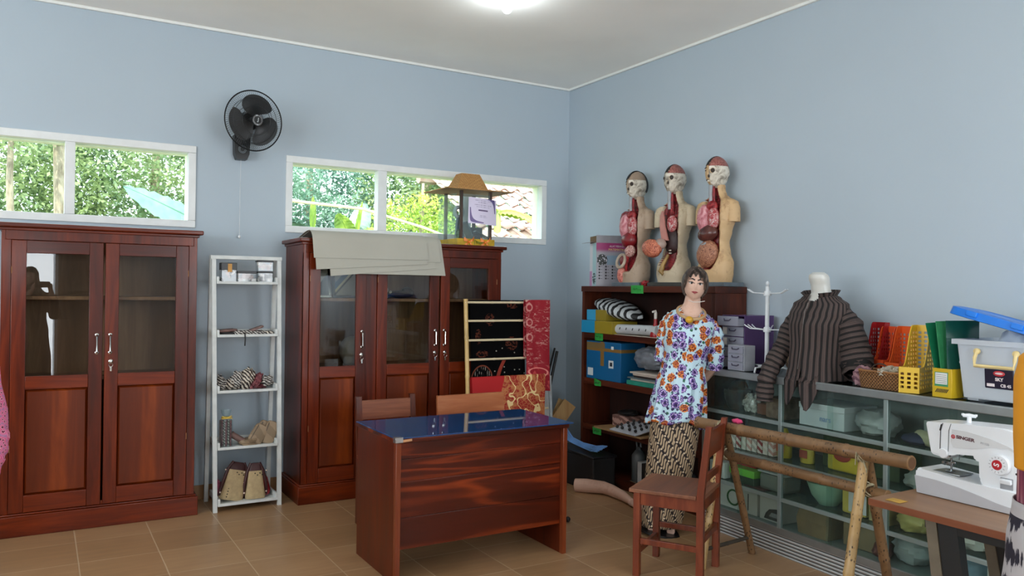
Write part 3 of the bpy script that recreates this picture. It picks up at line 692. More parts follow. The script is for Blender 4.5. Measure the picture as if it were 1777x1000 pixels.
# striped pouches
def stripe_mat(name, a, b, freq, wig=.6, c=None):
    def fn(t):
        o = t.obj(); wv = t.noise(o, 22, 2); s = t.sep(t.map(o, rot=(.4, .9, .5)))
        f = t.m('SINE', t.m('ADD', t.m('MULTIPLY', s[0], freq), t.m('MULTIPLY', wv, 6*wig))); n = t.noise(o, 130, 2)
        col = t.mix(t.step(f, -.15, .15), lin(a), lin(b))
        if c: col = t.mix(t.step(n, .58, .62), col, lin(c))
        t.p(Base_Color=col, Roughness=.55); return t
    return mat(name, fn)
M_bw = stripe_mat('black_white_batik', (24, 22, 22), (196, 190, 182), 420, 1.6, (120, 110, 104))
M_bwf = stripe_mat('brown_cream_batik', (44, 30, 26), (202, 192, 176), 330, 1.4)
M_mauve = stripe_mat('mauve_brown_cloth', (110, 84, 78), (126, 98, 92), 200, .3)
M_wine = stripe_mat('wine_red_cloth', (92, 34, 42), (120, 62, 66), 240, .6)
def pouch(label, loc, size, rot, m, group, strap=None):
    t = thing('flat_pouch', label, 'pouch', loc, rot=rot, group=group); a, b, h_ = size
    mb = MB(); n = 20
    def P(k, r_, z): th = 2*math.pi*k/n; c, s_ = math.cos(th), math.sin(th); return V((a/2*r_*math.copysign(abs(c)**.45, c), b/2*r_*math.copysign(abs(s_)**.45, s_), z))
    mb.loft([[P(k, .93, 0) for k in range(n)], [P(k, 1, h_*.5) for k in range(n)], [P(k, .94, h_*.85) for k in range(n)], [P(k, .5, h_) for k in range(n)]]); mb.build('cloth', m, t)
    mb = MB(); mb.tube([(-a*.4, b*.3, h_*.93), (a*.4, b*.3, h_*.93)], .002, 5); mb.build('zip', M_dk, t)
    if strap: mb = MB(); mb.tube(strap, .005, 6, flat=.4); mb.build('wrist_strap', M_dk, t)
    return t
g = 'pouches on the second tray'; z = 1.1725
pouch('mauve pouch lying flat at the left of the second tray', (1.085, 5.55, z+.020), (.13, .08, .016), (0, R(-4), R(12)), M_mauve, g)
pouch('black pouch at the bottom left of the second tray', (1.09, 5.545, z), (.11, .085, .018), (0, 0, R(-6)), M_dk, g)
pouch('striped pouch with black strap hanging over the edge of the second tray', (1.18, 5.54, z+.001), (.13, .085, .026), (0, 0, R(5)), M_bw, g, [(-.0, -.04, .014), (0, -.062, .012), (.002, -.066, -.03), (.0, -.064, -.075)])
pouch('mauve pouch tilted upward at the middle right of the second tray', (1.275, 5.55, z+.03), (.11, .07, .016), (0, R(-20), R(-8)), M_mauve, g)
pouch('striped pouch under the tilted mauve one on the second tray', (1.29, 5.545, z+.001), (.11, .09, .024), (0, R(-2), R(20)), M_bw, g)
pouch('small striped pouch at the right end of the second tray', (1.355, 5.55, z+.001), (.07, .085, .02), (0, R(4), R(-10)), M_bwf, g)
g = 'pouches heaped on the third tray'; z = .8008
for k_, (lb_, x, zz, r_, m, tl_) in enumerate((('crumpled batik pouch at the left end of the third tray', 1.052, .05, (.026, .045, .055), M_bw, -14), ('brown cream batik pouch lying at the front left of the third tray', 1.125, .032, (.065, .04, .034), M_bwf, 6),
    ('grey wrapped batik pouch behind the front left ones on the third tray', 1.155, .062, (.045, .035, .058), M_bw, 10), ('tall brown batik pouch forming the peak of the third tray heap', 1.225, .068, (.052, .042, .075), M_bwf, 16),
    ('wine red edged pouch leaning right of the peak on the third tray', 1.283, .052, (.022, .04, .062), M_wine, 38), ('wine red pouch lying flat at the front right of the third tray', 1.315, .016, (.06, .035, .018), M_wine, 0), ('black and white pouch at the right end of the third tray', 1.35, .05, (.048, .04, .036), M_bw, -8))):
    tag(crumple((0, 0, 0), r_, 60+k_, .55, 2.6, 30, 22).build('crumpled_pouch', m, loc=(x, 5.555+.012*(k_ % 2), z+zz), rot=(0, R(tl_), R(9*k_))), lb_, 'pouch', g)
# fourth tray
z = .4245
t = thing('pencil_bundle', 'bundle of striped pencils in clear wrap tied with yellow ribbon on the fourth tray', 'pencil bundle', (1.085, 5.545, z))
mb = MB(); rg = rnd(3)
for k in range(19):
    a = k*2.4; q = .0085*math.sqrt(k)*1.05; mb.mi = k % 3; mb.tube([(q*math.cos(a), q*math.sin(a), .004), (q*math.cos(a), q*math.sin(a), .175+rg.uniform(-.004, .004))], .0048, 6)
mb.build('pencils', [M_wine, M_bw, M_mauve], t)
MB().lathe([(.043, 0), (.045, .1), (.043, .17), (.02, .195), (.03, .225), (.034, .245)], n=18, cap=(False, False)).build('wrap', M_film, t)
mb = MB(); mb.tube([(.027*math.cos(a*.4), .027*math.sin(a*.4), .192) for a in range(16)], .005, 6, loop=True)
for s_ in (-1, 1): mb.tube([(0, -.026, .192), (s_*.03, -.034, .205), (s_*.035, -.034, .19), (0, -.027, .19)], .004, 6)
mb.build('ribbon', plain('yellow_ribbon', (212, 180, 78), .5), t)
MB().tube([(1.118, 5.545, z+.085), (1.128, 5.545, z+.072), (1.205, 5.55, z+.022)], .021, 12).build('rolled_pouch', M_mauve); tag(bpy.data.objects['rolled_pouch'], 'grey brown cloth roll leaning in the middle of the fourth tray', 'cloth roll')
M_kraft = stripe_mat('brown_kraft_pack', (126, 106, 82), (146, 124, 98), 90, .9)
g = 'brown packs on the fourth tray'
for lb_, x, zz, s_, rot, y in (('crumpled light brown pack lying low in the middle of the fourth tray', 1.235, .012, (.13, .09, .03), (0, R(-6), R(8)), 5.56),
    ('thin dark brown pack lying flat at the front of the fourth tray', 1.235, .001, (.10, .06, .012), (0, 0, R(-5)), 5.52),
    ('brown pack leaning right in the fourth tray, nearest the middle', 1.295, .06, (.15, .10, .022), (R(80), R(-58), R(6)), 5.55),
    ('brown pack leaning right in the fourth tray, second from the right end', 1.335, .07, (.16, .10, .022), (R(80), R(-64), R(4)), 5.58),
    ('brown pack leaning against the right post of the fourth tray', 1.375, .07, (.16, .09, .02), (R(82), R(-70), R(-2)), 5.545)):
    pouch(lb_, (x, y, z+zz), s_, rot, M_kraft, g)
# bags on the bottom tray
M_beige = plain('beige_canvas', (176, 154, 116), .8, var=.06, scale=40, bump=.15); M_maroon = plain('dark_maroon_strap', (58, 22, 22), .5)
def bag(label, loc, rot, w0, w1, h_, d0, seam):
    t = thing('canvas_bag', label, 'bag', loc, rot=rot, group='bags on the bottom tray'); mb = MB()
    def ringz(w_, d, z):
        n = 24; return [V((w_/2*math.copysign(abs(math.cos(k*2*math.pi/n))**.5, math.cos(k*2*math.pi/n)), d/2*math.copysign(abs(math.sin(k*2*math.pi/n))**.5, math.sin(k*2*math.pi/n)), z)) for k in range(n)]
    mb.loft([ringz(w0, d0, 0), ringz(w0*1.03, d0, .02), ringz(lerp(w0, w1, .5), d0*.9, h_*.5), ringz(w1, d0*.55, h_)]); mb.build('body', M_beige, t)
    mb = MB(); mb.loft([ringz(w1*.98, d0*.55, h_-.004), ringz(w1*.8, d0*.4, h_+.035), ringz(w1*.5, d0*.2, h_+.05)]); mb.build('flap', M_maroon, t)
    for sx in (-1, 1):
        mb = MB(); xs = sx*(w0/2+.008); mb.tube([(xs, 0, .02), (xs*.98, -.012, h_*.5), (sx*(w1/2+.006), -.008, h_), (sx*w1*.3, 0, h_+.05)], .011, 8); o = mb.build('strap', M_maroon, t)
        mb = MB()
        for k in range(3): mb.ell((xs*.99, -.014, .04+h_*.38*k), (.006, .005, .006), 8, 6)
        mb.build('stud', plain('pearl_stud', (222, 200, 184), .3), t)
    mb = MB()
    for k in range(9 if seam else 0): mb.ell((-w0*.30+w0*.05*k*.2, -d0*.5+.004*k*.6-.001, .02+h_*.09*k), (.0042, .003, .0042), 8, 6)
    for k in range(4): mb.ell((-w1*.05+k*.016, -d0*.29-.004, h_-.016-(k % 2)*.012), (.0042, .004, .0042), 8, 6)
    mb.build('rivets', M_dk, t); return t
bag('beige canvas bag with a slanting row of dark studs, leaning on the bottom tray', (1.125, 5.575, .056), (R(-3), R(14), R(6)), .15, .12, .20, .09, True)
bag('upright beige bottle shaped bag in the middle of the bottom tray', (1.285, 5.56, .0535), (R(-2), 0, R(-4)), .13, .09, .185, .085, False)
mb = MB(); mb.loft([[V((w_*math.cos(k*.5236), .022*math.sin(k*.5236), z)) for k in range(12)] for w_, z in ((.024, 0), (.036, .02), (.036, .11), (.024, .15))]); tag(mb.build('red_pouch_bag', plain('red_leather', (140, 28, 34), .45), loc=(1.362, 5.57, .066), rot=(0, R(-14), 0)), 'small red bag leaning at the right of the bottom tray', 'bag')
tag(crumple((1.06, 5.68, .12), (.025, .03, .062), 9, .3, 3, 16, 12, base=.0535).build('pink_bag', plain('dull_pink_fabric', (152, 72, 96), .7, var=.2, scale=50)), 'pink patterned bag half hidden at the left rear of the bottom tray', 'bag')
# ================================================================ DESK
M_dz = wood('desk_side_wood', (50, 13, 3), (86, 28, 7), (112, 42, 12), 'z', .34, .1, .8, .55, 5)
M_dx = wood('desk_front_wood', (36, 8, 2), (76, 22, 5), (142, 56, 18), 'x', .3, .15, .62, .6, 9, .28)
desk = thing('teacher_desk', 'reddish wooden desk with blue glass top in the middle of the room', 'desk', (1.55, 3.72, 0))
DW, DD = 1.045, .56
MB().box((0, .028, 0), (.028, DD, .715), .003).build('side_panel', M_dz, desk); MB().box((DW-.028, .028, 0), (DW, DD, .715), .003).build('side_panel', M_dz, desk)
mb = MB(); mb.box((.0, .0, 0), (.028, .028, .715), .002); mb.box((DW-.028, .0, 0), (DW, .028, .715), .002); mb.build('front_post', wood('desk_edge_wood', (70, 26, 12), (114, 50, 24), (134, 66, 34), 'z', .3, .3), desk)
for a, b in ((.165, .325), (.325, .51), (.51, .625), (.625, .715)): MB().box((.028, .03, a+.0008), (DW-.028, .052, b-.0008), .0015).build('front_board', M_dx, desk)
MB().box((-.004, -.012, .716), (DW+.004, DD+.004, .738), .003).build('top', M_dx, desk)
def bluetop(t): return t.p(Base_Color=(.016, .055, .17, 1), Roughness=.03, Specular_IOR_Level=.5)
MB().box((-.010, -.016, .7385), (DW+.03, DD+.004, .7445), .001).build('glass_top', mat('blue_backed_glass', bluetop), desk)
mb = MB(); mb.box((-.013, -.019, .72), (.03, -.0165, .747), .001); mb.box((-.013, -.019, .72), (-.0105, .012, .747), .001); mb.box((-.013, -.019, .745), (.022, .01, .7475)); mb.build('corner_cap', plain('silver_tape', (186, 188, 190), .25, .9), desk)
MB().rbox((.055, -.0135, .728), (.05, .004, .012), (0, R(-4), 0), .001).build('worn_edge', plain('raw_wood_chip', (190, 140, 100), .8), desk)
# chairs behind the desk: only the backs and a leg or two come into view, built whole
def school_chair(label, loc, rz, m, mx, w_, d, zs, zb, rail, slat=True, group=None, dark=None):
    """seat from y=0 (front) to y=d (back); backrest at y=d"""
    t = thing('school_chair', label, 'chair', loc, rz, group=group); L = .036
    for sx in (0, 1):
        x = sx*(w_-L); MB().box((x, 0, 0), (x+L, L, zs-.02), .003).build('front_leg', m, t)
        mb = MB(); q = [(d-L, 0), (d, 0), (d, zs), (d+.035, zb), (d+.035-L*.8, zb), (d-L, zs)]; mb.prism(q, x, x+L, 'x'); mb.build('rear_post', m, t, smooth=20)
    mb = MB(); n = 4; ww = (w_+.02)/n
    mb.box((-.01, -.022, zs-.02), (w_+.01, d-L-.001, zs), .004); mb.box((L, d-L-.001, zs-.02), (w_-L, d+.0, zs), .002); mb.build('seat', dark or mx, t)
    mb = MB()
    for y in (.006, d-L+.006): mb.box((L, y, zs-.085), (w_-L, y+.02, zs-.021), .002)
    for x in (.008, w_-.028): mb.box((x, L, zs-.085), (x+.02, d-L, zs-.021), .002)
    mb.build('apron', m, t)
    for x in (.008, w_-.028): MB().box((x, L, .17), (x+.02, d-L, .20), .002).build('stretcher', m, t)
    MB().box((L, .008, .11), (w_-L, .028, .14), .002).build('stretcher', m, t)
    MB().box((L, d-L+.01, .21), (w_-L, d-L+.03, .245), .002).build('stretcher', m, t)
    def bk(z): return d-L*.55+.035*(z-zs)/(zb-zs)-(0 if slat else .022)
    z0, z1 = rail; ov = 0 if slat else L+.012
    mb = MB(); q = [(bk(z0)-.009, z0), (bk(z0)+.009, z0), (bk(z1)+.009, z1), (bk(z1)-.009, z1)]; mb.prism(q, L-ov, w_-L+ov, 'x'); mb.build('backrest', mx, t, smooth=20)
    if slat:
        zc = z0-.13; mb = MB(); q = [(bk(zc)-.008, zc), (bk(zc)+.008, zc), (bk(zc+.04)+.008, zc+.04), (bk(zc+.04)-.008, zc+.04)]; mb.prism(q, L, w_-L, 'x'); mb.build('back_slat', m, t, smooth=20)
    return t
CH = ((48, 16, 7), (90, 38, 17), (128, 64, 34)); M_cz = wood('chair_wood', *CH, axis='z', rough=.4, coat=.1); M_cx = wood('chair_rail_wood', (70, 34, 20), (118, 62, 38), (150, 90, 60), 'x', .4, .1)
M_tan = wood('tan_rail_wood', (132, 70, 40), (168, 98, 60), (196, 132, 88), 'x', .35, .15)
school_chair('dark wooden chair with posts behind the left half of the desk', (1.745, 4.445, 0), 0, M_cz, M_cx, .405, .40, .44, .80, (.655, .775))
ch2 = school_chair('lighter tan plank backed chair behind the middle of the desk', (2.245, 4.335, 0), 0, M_cz, M_tan, .475, .36, .44, .775, (.655, .80), slat=False)
# the worn chair in the right foreground, backrest towards the right
CR = ((66, 25, 10), (106, 45, 21), (136, 68, 38)); M_rz = wood('worn_chair_wood', *CR, axis='z', rough=.38, coat=.15, seed=4); M_rx = wood('worn_chair_rail', *CR, axis='x', rough=.38, coat=.15, seed=6)
M_seat = wood('worn_chair_seat', (82, 46, 32), (122, 78, 56), (152, 104, 78), 'x', .45, .05, 1, .5, 2)
c3 = school_chair('worn reddish wooden chair in the right foreground before the bamboo trestle', (3.026, 3.464, 0), R(-148), M_rz, M_rx, .385, .37, .46, .815, (.645, .785), dark=M_seat)
# ================================================================ BAMBOO RACK WITH BATIK CLOTH
def bamboo_mat(name, a, b, spots=0, seed=0):
    def fn(t):
        o = t.obj(); f = t.noise(t.map(o, (30, 30, 30), loc=(seed, 0, 0)), 1, 4, .6); big = t.noise(o, 5, 2)
        c = t.mix(t.m('MULTIPLY', f, .8), lin(a), lin(b)); c = t.mix(t.m('MULTIPLY', t.step(big, .5, .65), .35), c, lin(tuple(q*.72 for q in a)))
        if spots:
            v = t.vor(t.map(o, (spots, spots, spots*.45), loc=(seed, 1, 2)), 1)[0]; n = t.noise(o, 7, 2)
            c = t.mix(t.m('MULTIPLY', t.m('SUBTRACT', 1, t.step(v, .16, .34)), t.step(n, .40, .50)), c, lin((40, 24, 14)))
        t.p(Base_Color=c, Roughness=.42); t.bump(f, .12, .004); return t
    return mat(name, fn)
M_bam = bamboo_mat('pale_bamboo', (196, 160, 96), (214, 184, 124)); M_bamL = bamboo_mat('peeled_bamboo', (214, 196, 158), (228, 214, 182))
def bamboo(mb, a, b, r, nodes=4, n=12, hollow=False):
    a, b = V(a), V(b); L = (b-a).length; pts = []; rs = []
    for k in range(nodes+1):
        for o_, q in ((-.012, 1), (-.004, 1.1), (.004, 1.1), (.012, 1)):
            s_ = k/nodes*L+o_+(.0 if 0 < k < nodes else 0)
            if 0 < s_ < L: pts.append(a.lerp(b, s_/L)); rs.append(r*q*(1-.04*s_/L))
    pts = [a]+pts+[b]; rs = [r]+rs+[r*.96]; mb.tube(pts, rs, n)
    if hollow:
        d = (b-a).normalized(); mb.tube([b, b+d*.0005], [r*.78, r*.78], n, m=1)
    return mb
rk = thing('bamboo_rack', 'light bamboo drying rack standing before the right door of the three door cabinet', 'rack', (2.72, 5.13, 0))
bamboo(MB(), (0.0, 0, 0), (.005, .12, 1.425), .0165, 5).build('upright', M_bam, rk); bamboo(MB(), (.69, 0, 0), (.70, .12, 1.425), .0165, 5).build('upright', M_bam, rk)
for z in (1.40, 1.262, 1.118, .975, .58, .30): bamboo(MB(), (-.005, .12*z/1.425-.006, z), (.70, .12*z/1.425-.006, z), .0085, 3, 8).build('rung', M_bamL, rk)
def black_batik(t):
    u = t.uv(); s = t.sep(u); c = lin((4, 4, 5)); rust = lin((112, 60, 44)); pale = lin((150, 142, 132))
    gx = t.m('LESS_THAN', t.m('FRACT', t.m('MULTIPLY', s[0], 90)), .3); gy = t.m('LESS_THAN', t.m('FRACT', t.m('MULTIPLY', s[1], 90)), .3); n = t.noise(u, 60, 2)
    net = t.m('MULTIPLY', t.m('MAXIMUM', gx, gy), t.step(n, .42, .58))
    for x, y, a, b in ((.14, .44, .035, .045), (.055, .32, .022, .055), (.30, .27, .045, .05), (.08, .20, .045, .025), (.30, .54, .04, .02)):
        d = t.m('ADD', t.m('POWER', t.m('DIVIDE', t.m('SUBTRACT', s[0], x), a), 2), t.m('POWER', t.m('DIVIDE', t.m('SUBTRACT', s[1], y), b), 2)); c = t.mix(t.m('MULTIPLY', net, t.m('LESS_THAN', d, 1)), c, rust)
    d = t.m('ADD', t.m('POWER', t.m('DIVIDE', t.m('SUBTRACT', s[0], .08), .075), 2), t.m('POWER', t.m('DIVIDE', t.m('SUBTRACT', s[1], .02), .10), 2))
    c = t.mix(t.m('MULTIPLY', t.m('LESS_THAN', d, .85), t.m('MULTIPLY', t.m('LESS_THAN', t.m('FRACT', t.m('MULTIPLY', s[0], 70)), .3), t.step(t.noise(t.map(u, (70, 25, 1)), 1, 1), .5, .6))), c, pale)
    c = t.mix(t.m('MULTIPLY', t.m('GREATER_THAN', d, .85), t.m('LESS_THAN', d, 1.05)), c, rust)
    q = t.m('ABSOLUTE', t.m('SUBTRACT', t.m('SUBTRACT', s[0], .19), t.m('MULTIPLY', t.m('POWER', t.m('MULTIPLY', s[1], 6.5), 1.6), .055))); c = t.mix(t.m('MULTIPLY', t.m('LESS_THAN', q, .013), t.m('LESS_THAN', s[1], .15)), c, lin((140, 56, 44)))
    v = t.vor(u, 15, dim='2D')[0]; c = t.mix(t.m('MULTIPLY', t.m('LESS_THAN', v, .07), t.m('MULTIPLY', t.m('LESS_THAN', s[1], .24), t.m('GREATER_THAN', s[0], .15))), c, pale)
    t.p(Base_Color=c, Roughness=.9, Specular_IOR_Level=.1); return t
def red_batik(t):
    u = t.uv(); s = t.sep(u); n = t.noise(t.map(u, (22, 60, 1)), 1, 5, .7, 1); n2 = t.noise(u, 6, 2)
    streak = t.m('MULTIPLY', t.step(n, .54, .62), t.step(n2, .36, .52)); up = t.step(s[1], .16, .2)
    c = t.mix(t.m('MULTIPLY', streak, up), lin((150, 12, 32)), lin((214, 160, 150)))
    blob = t.step(t.noise(u, 18, 1), .56, .6); c = t.mix(t.m('MULTIPLY', t.m('MULTIPLY', blob, .6), t.m('SUBTRACT', 1, up)), c, lin((222, 90, 88)))
    d = t.m('ADD', t.m('POWER', t.m('DIVIDE', t.m('SUBTRACT', s[0], .1), .085), 2), t.m('POWER', t.m('DIVIDE', t.m('SUBTRACT', s[1], .135), .032), 2))
    c = t.mix(t.m('MULTIPLY', t.m('GREATER_THAN', d, .72), t.m('LESS_THAN', d, 1.1)), c, lin((236, 140, 130)))
    fx_ = t.m('SUBTRACT', s[0], .03); fy = t.m('SUBTRACT', t.m('FRACT', t.m('MULTIPLY', s[1], 9)), .5); r_ = t.m('SQRT', t.m('ADD', t.m('POWER', t.m('MULTIPLY', fx_, 9), 2), t.m('POWER', fy, 2)))
    ringm = t.m('LESS_THAN', t.m('ABSOLUTE', t.m('SUBTRACT', r_, .22)), .05); c = t.mix(t.m('MULTIPLY', t.m('MULTIPLY', ringm, .55), t.m('GREATER_THAN', s[1], .3)), c, lin((232, 170, 160)))
    t.p(Base_Color=c, Roughness=.7); return t
def gold_batik(t):
    u = t.uv(); s = t.sep(u); n = t.noise(u, 14, 2, .5, 1.2); v = t.vor(u, 42, 'DISTANCE_TO_EDGE', dim='2D')[0]
    body = t.mix(t.step(n, .46, .56), lin((158, 34, 20)), lin((186, 108, 62))); body = t.mix(t.m('SUBTRACT', 1, t.step(v, .015, .05)), body, lin((212, 150, 96)))
    line = t.m('LESS_THAN', t.m('ABSOLUTE', t.m('SUBTRACT', t.noise(u, 9, 1), .5)), .018); body = t.mix(line, body, lin((240, 210, 150)))
    red = t.m('LESS_THAN', t.m('ADD', s[0], t.m('MULTIPLY', s[1], -.25)), .155); c = t.mix(red, body, lin((178, 20, 24)))
    t.p(Base_Color=c, Roughness=.7); return t
def hang(name, label, mt, x0, x1, zt, zb, y, back, su, sv, fold=.004, group='batik cloths on the bamboo rack', slant=0, wav=9):
    """cloth folded over a rung: front panel down to zb, short back panel down to zt-back"""
    H = zt-zb; tot = H+back
    def fn(u, v):
        x = lerp(x0, x1, u)+.004*math.sin(v*7+u*3); s_ = (1-v)*tot   # v=1 at the back hem
        s_ = v*tot
        if s_ < H: z = zb+s_+slant*u*(1-s_/H); yy = y-.014-fold*(1+math.sin(u*wav+v*2))*(1-s_/H*.7)+(s_-H)*.02
        else: z = zt-(s_-H); yy = y+.014+.0
        k = abs(s_-H)
        if k < .014: z = zt+.010*math.sqrt(max(0, 1-(k/.014)**2)); yy = y+(-.014 if s_ < H else .014)*math.sin(k/.014*1.57)
        return V((x, yy, z-.0))
    mb = MB(); mb.sheet(fn, 24, 64, .0018, su, sv*tot/H)
    return tag(mb.build(name, mat(label[:20], mt)), label, 'cloth', group)
hang('black_batik_cloth', 'black batik cloth with rust netted patches hung on the bamboo rack', black_batik, 2.765, 3.245, 1.408, .80, 5.262, .30, .40, .57, .003)
hang('red_batik_cloth', 'bright red batik cloth hung at the right end of the bamboo rack', red_batik, 3.205, 3.425, 1.415, .735, 5.188, .45, .20, .66, .004, slant=-.02)
hang('gold_batik_cloth', 'red and gold batik cloth hung low on the bamboo rack behind the desk', gold_batik, 2.735, 3.37, .842, .36, 5.16, .25, .63, .48, .004)
bamboo(MB(), (2.73, 5.153, .838), (3.42, 5.153, .838), .0075, 3, 8).build('rung', M_bamL).parent = rk
bpy.data.objects[[o.name for o in rk.children][-1]].location = (-2.72, -5.13, 0)
# things in the corner behind the rack
M_ply = wood('bare_pine', (150, 112, 70), (180, 140, 92), (202, 166, 116), 'z', .6, 0)
tag(MB().rbox((0, 0, .30), (.12, .018, .60), (0, R(36), R(-14)), .002).build('pine_board', M_ply, loc=(3.60, 5.42, .03)), 'bare pine board leaning in the corner left of the bookcase', 'board')
tag(MB().rbox((0, 0, .30), (.06, .02, .58), (0, R(24), R(-8)), .002).build('pine_batten', M_ply, loc=(3.66, 5.52, .02)), 'narrow pine batten leaning behind the wider board in the corner', 'board')
tag(MB().tube([(3.49, 5.50, .0), (3.80, 5.62, .98)], .013, 8).build('black_rod', M_blackpl), 'thin black rod leaning against the wall in the corner', 'rod')
tag(MB().tube([(3.44, 5.55, .0), (3.83, 5.70, 1.0)], .009, 8).build('black_stick', M_dk), 'thinner black stick beside the rod in the corner', 'rod')
tag(MB().box((-.15, -.11, 0), (.13, .10, .40), .004).build('brown_carton', plain('brown_carton_board', (92, 66, 48), .8), loc=(3.60, 5.46, 0), rot=(0, 0, R(8))), 'brown carton standing on the floor left of the bookcase', 'box')
tag(MB().sheet(lambda u, v: V((3.44+u*.10-.03*v, 5.24+.02*math.sin(u*9)+.02*v, .82*v**1.0)), 8, 10, .002).build('white_sheet', plain('white_plastic_sheet', (196, 202, 204), .5)), 'white plastic sheet hanging behind the right leg of the bamboo rack', 'sheet')
t = thing('mallet', 'small red stick with dark round tip on the floor right of the desk', 'mallet', (2.92, 4.22, .012))
MB().tube([(-.12, .10, .012), (.02, 0, .004)], .006, 8).build('handle', plain('red_brown_stick', (132, 62, 52), .5), t); MB().ell((.03, -.006, .008), (.018, .018, .018), 12, 8).build('tip', M_dk, t)

# ================================================================ BOOKCASE
BX, BY0, BY1, BH = 3.79, 3.77, 5.25, 1.537
bc = thing('bookcase', 'dark brown open bookcase against the right wall', 'bookcase', (BX, BY1, 0), R(-90))   # local x: along to the near end, local y: into the wall
BL, BD = BY1-BY0, XW-.014-BX
BK = ((38, 14, 7), (70, 29, 15), (96, 44, 24)); M_kx = wood('bookcase_wood', *BK, axis='x', rough=.42, coat=.1); M_kz = wood('bookcase_side_wood', *BK, axis='z', rough=.42, coat=.1)
M_kback = wood('bookcase_back', (24, 11, 8), (38, 17, 12), (50, 24, 16), 'z', .6, 0)
for x in (0, BL-.03): MB().box((x, 0, 0), (x+.03, BD, BH-.045), .002).build('side_panel', M_kz, bc)
MB().box((-.004, -.008, BH-.045), (BL+.004, BD, BH), .003).build('top', M_kx, bc)
SHZ = (1.165, .80, .435, .075)
for z in SHZ: MB().box((.03, .002, z-.045), (BL-.03, BD-.012, z), .002).build('shelf', M_kx, bc)
MB().box((BL-.14, -.002, .03), (BL-.03, .018, BH-.045), .002).build('face_post', M_kz, bc)
MB().box((.03, BD-.012, .03), (BL-.03, BD, BH-.045)).build('back_panel', M_kback, bc, smooth=0)
MB().box((.0, .012, 0), (BL, .03, .03)).build('toe_board', M_kx, bc, smooth=0)
def B(y, z, d=0): return V((BX+d, y, z))       # point by world y, height and depth from the front
M_green = plain('green_tape', (44, 150, 62), .5, var=.1, scale=30)
def tape(label, y, z, w_, h_, tilt=0, odd=0, d=-.0095):
    t = thing('green_tape_label', label, 'label', (BX+d, y, z), R(-90), group='green tape labels on the bookcase')
    def fn(u, v): return V(((u-.5)*w_*(1-odd*.0), -.003*math.sin(u*5)-.002*v-.001, (v-.5)*h_*(1-.5*odd*abs(u-.2))+tilt*(u-.5)))
    MB().sheet(fn, 10, 4, .0008).build('tape', M_green, t)
    mb = MB(); rg = rnd(int(y*100))
    for k in range(5):
        x = -w_*.3+k*w_*.14; mb.tube([(x, -.0065, rg.uniform(-.01, .0)), (x+.006, -.0065, rg.uniform(.0, .010)), (x+.012, -.0065, rg.uniform(-.01, .004))], .0011, 4)
    mb.build('handwriting', M_dk, t); return t
tape('green tape label with black handwriting on the top board of the bookcase', 4.55, 1.513, .135, .06)
tape('green tape label on the edge of the second bookcase shelf', 5.02, 1.138, .10, .06, d=.0)
tape('torn green tape label on the edge of the third bookcase shelf', 5.03, .775, .085, .06, -.012, 1, d=.0)
tape('dim green tape label hanging below the fourth bookcase shelf', 5.03, .395, .105, .055, d=.0)
tape('small green tape label at the top of the mannequin side of the bookcase', 3.95, .15, .05, .03, d=.0)
# ---- on the bookcase top: boxes and anatomical torsos
def box_print(front):
    def fn(t):
        o = t.obj(); s = t.sep(o); a = s[0 if front else 1]; z = s[2]
        if front:
            c = t.mix(t.step(z, .262, .30), lin((152, 152, 160)), lin((150, 48, 104)))
            c = t.mix(t.m('MULTIPLY', t.m('GREATER_THAN', a, .09), t.m('MULTIPLY', t.m('LESS_THAN', z, .245), t.m('GREATER_THAN', z, .17))), c, lin((128, 152, 170)))
            gxx = t.m('SUBTRACT', t.m('FRACT', t.m('DIVIDE', a, .055)), .5); gzz = t.m('SUBTRACT', t.m('FRACT', t.m('DIVIDE', z, .024)), .5)
            dot = t.m('MULTIPLY', t.m('LESS_THAN', t.m('ABSOLUTE', gxx), .12), t.m('LESS_THAN', t.m('ABSOLUTE', gzz), .28)); area = t.m('MULTIPLY', t.m('LESS_THAN', z, .165), t.m('GREATER_THAN', z, .055))
            c = t.mix(t.m('MULTIPLY', dot, area), c, lin((34, 34, 40)))
            ln = t.m('MULTIPLY', t.m('LESS_THAN', t.m('ABSOLUTE', t.m('SUBTRACT', gxx, .32)), .13), t.m('LESS_THAN', t.m('ABSOLUTE', gzz), .08)); c = t.mix(t.m('MULTIPLY', ln, area), c, lin((90, 90, 100)))
            fx0, fz0 = .05, .21
        else:
            c = t.mix(t.step(a, .075, .10), lin((160, 190, 194)), lin((204, 200, 204))); c = t.mix(t.m('MULTIPLY', t.m('GREATER_THAN', a, .10), t.m('LESS_THAN', z, .12)), c, lin((186, 130, 170)))
            fx0, fz0 = .05, .06
        v = t.vor(t.map(o, (60, 60, 60)), 1)[0]; r_ = t.m('SQRT', t.m('ADD', t.m('POWER', t.m('SUBTRACT', a, fx0), 2), t.m('POWER', t.m('SUBTRACT', z, fz0), 2)))
        m_ = t.m('MULTIPLY', t.m('LESS_THAN', r_, .045), t.step(v, .35, .5)); c = t.mix(m_, c, lin((40, 48, 46))); c = t.mix(t.m('MULTIPLY', t.m('LESS_THAN', r_, .04), t.m('LESS_THAN', v, .22)), c, lin((230, 230, 230)))
        t.p(Base_Color=c, Roughness=.45); return t
    return mat('maths_box_front' if front else 'maths_box_side', fn)
mbx = thing('maths_kit_box', 'upright printed carton with open flaps at the left end of the bookcase top', 'box', (3.805, 5.088, BH+.001), R(-18))
mb = MB(); mb.box((0, 0, 0), (.26, .16, .345)); 
for f in mb.bm.faces: f.material_index = 1 if f.normal.x < -.5 or (f.calc_center_median().x < .001) else 0
mb.build('carton', [box_print(True), box_print(False)], mbx, smooth=0)
M_in = plain('grey_carton_inside', (140, 140, 146), .7); M_brn = plain('brown_card_flap', (104, 78, 48), .8)
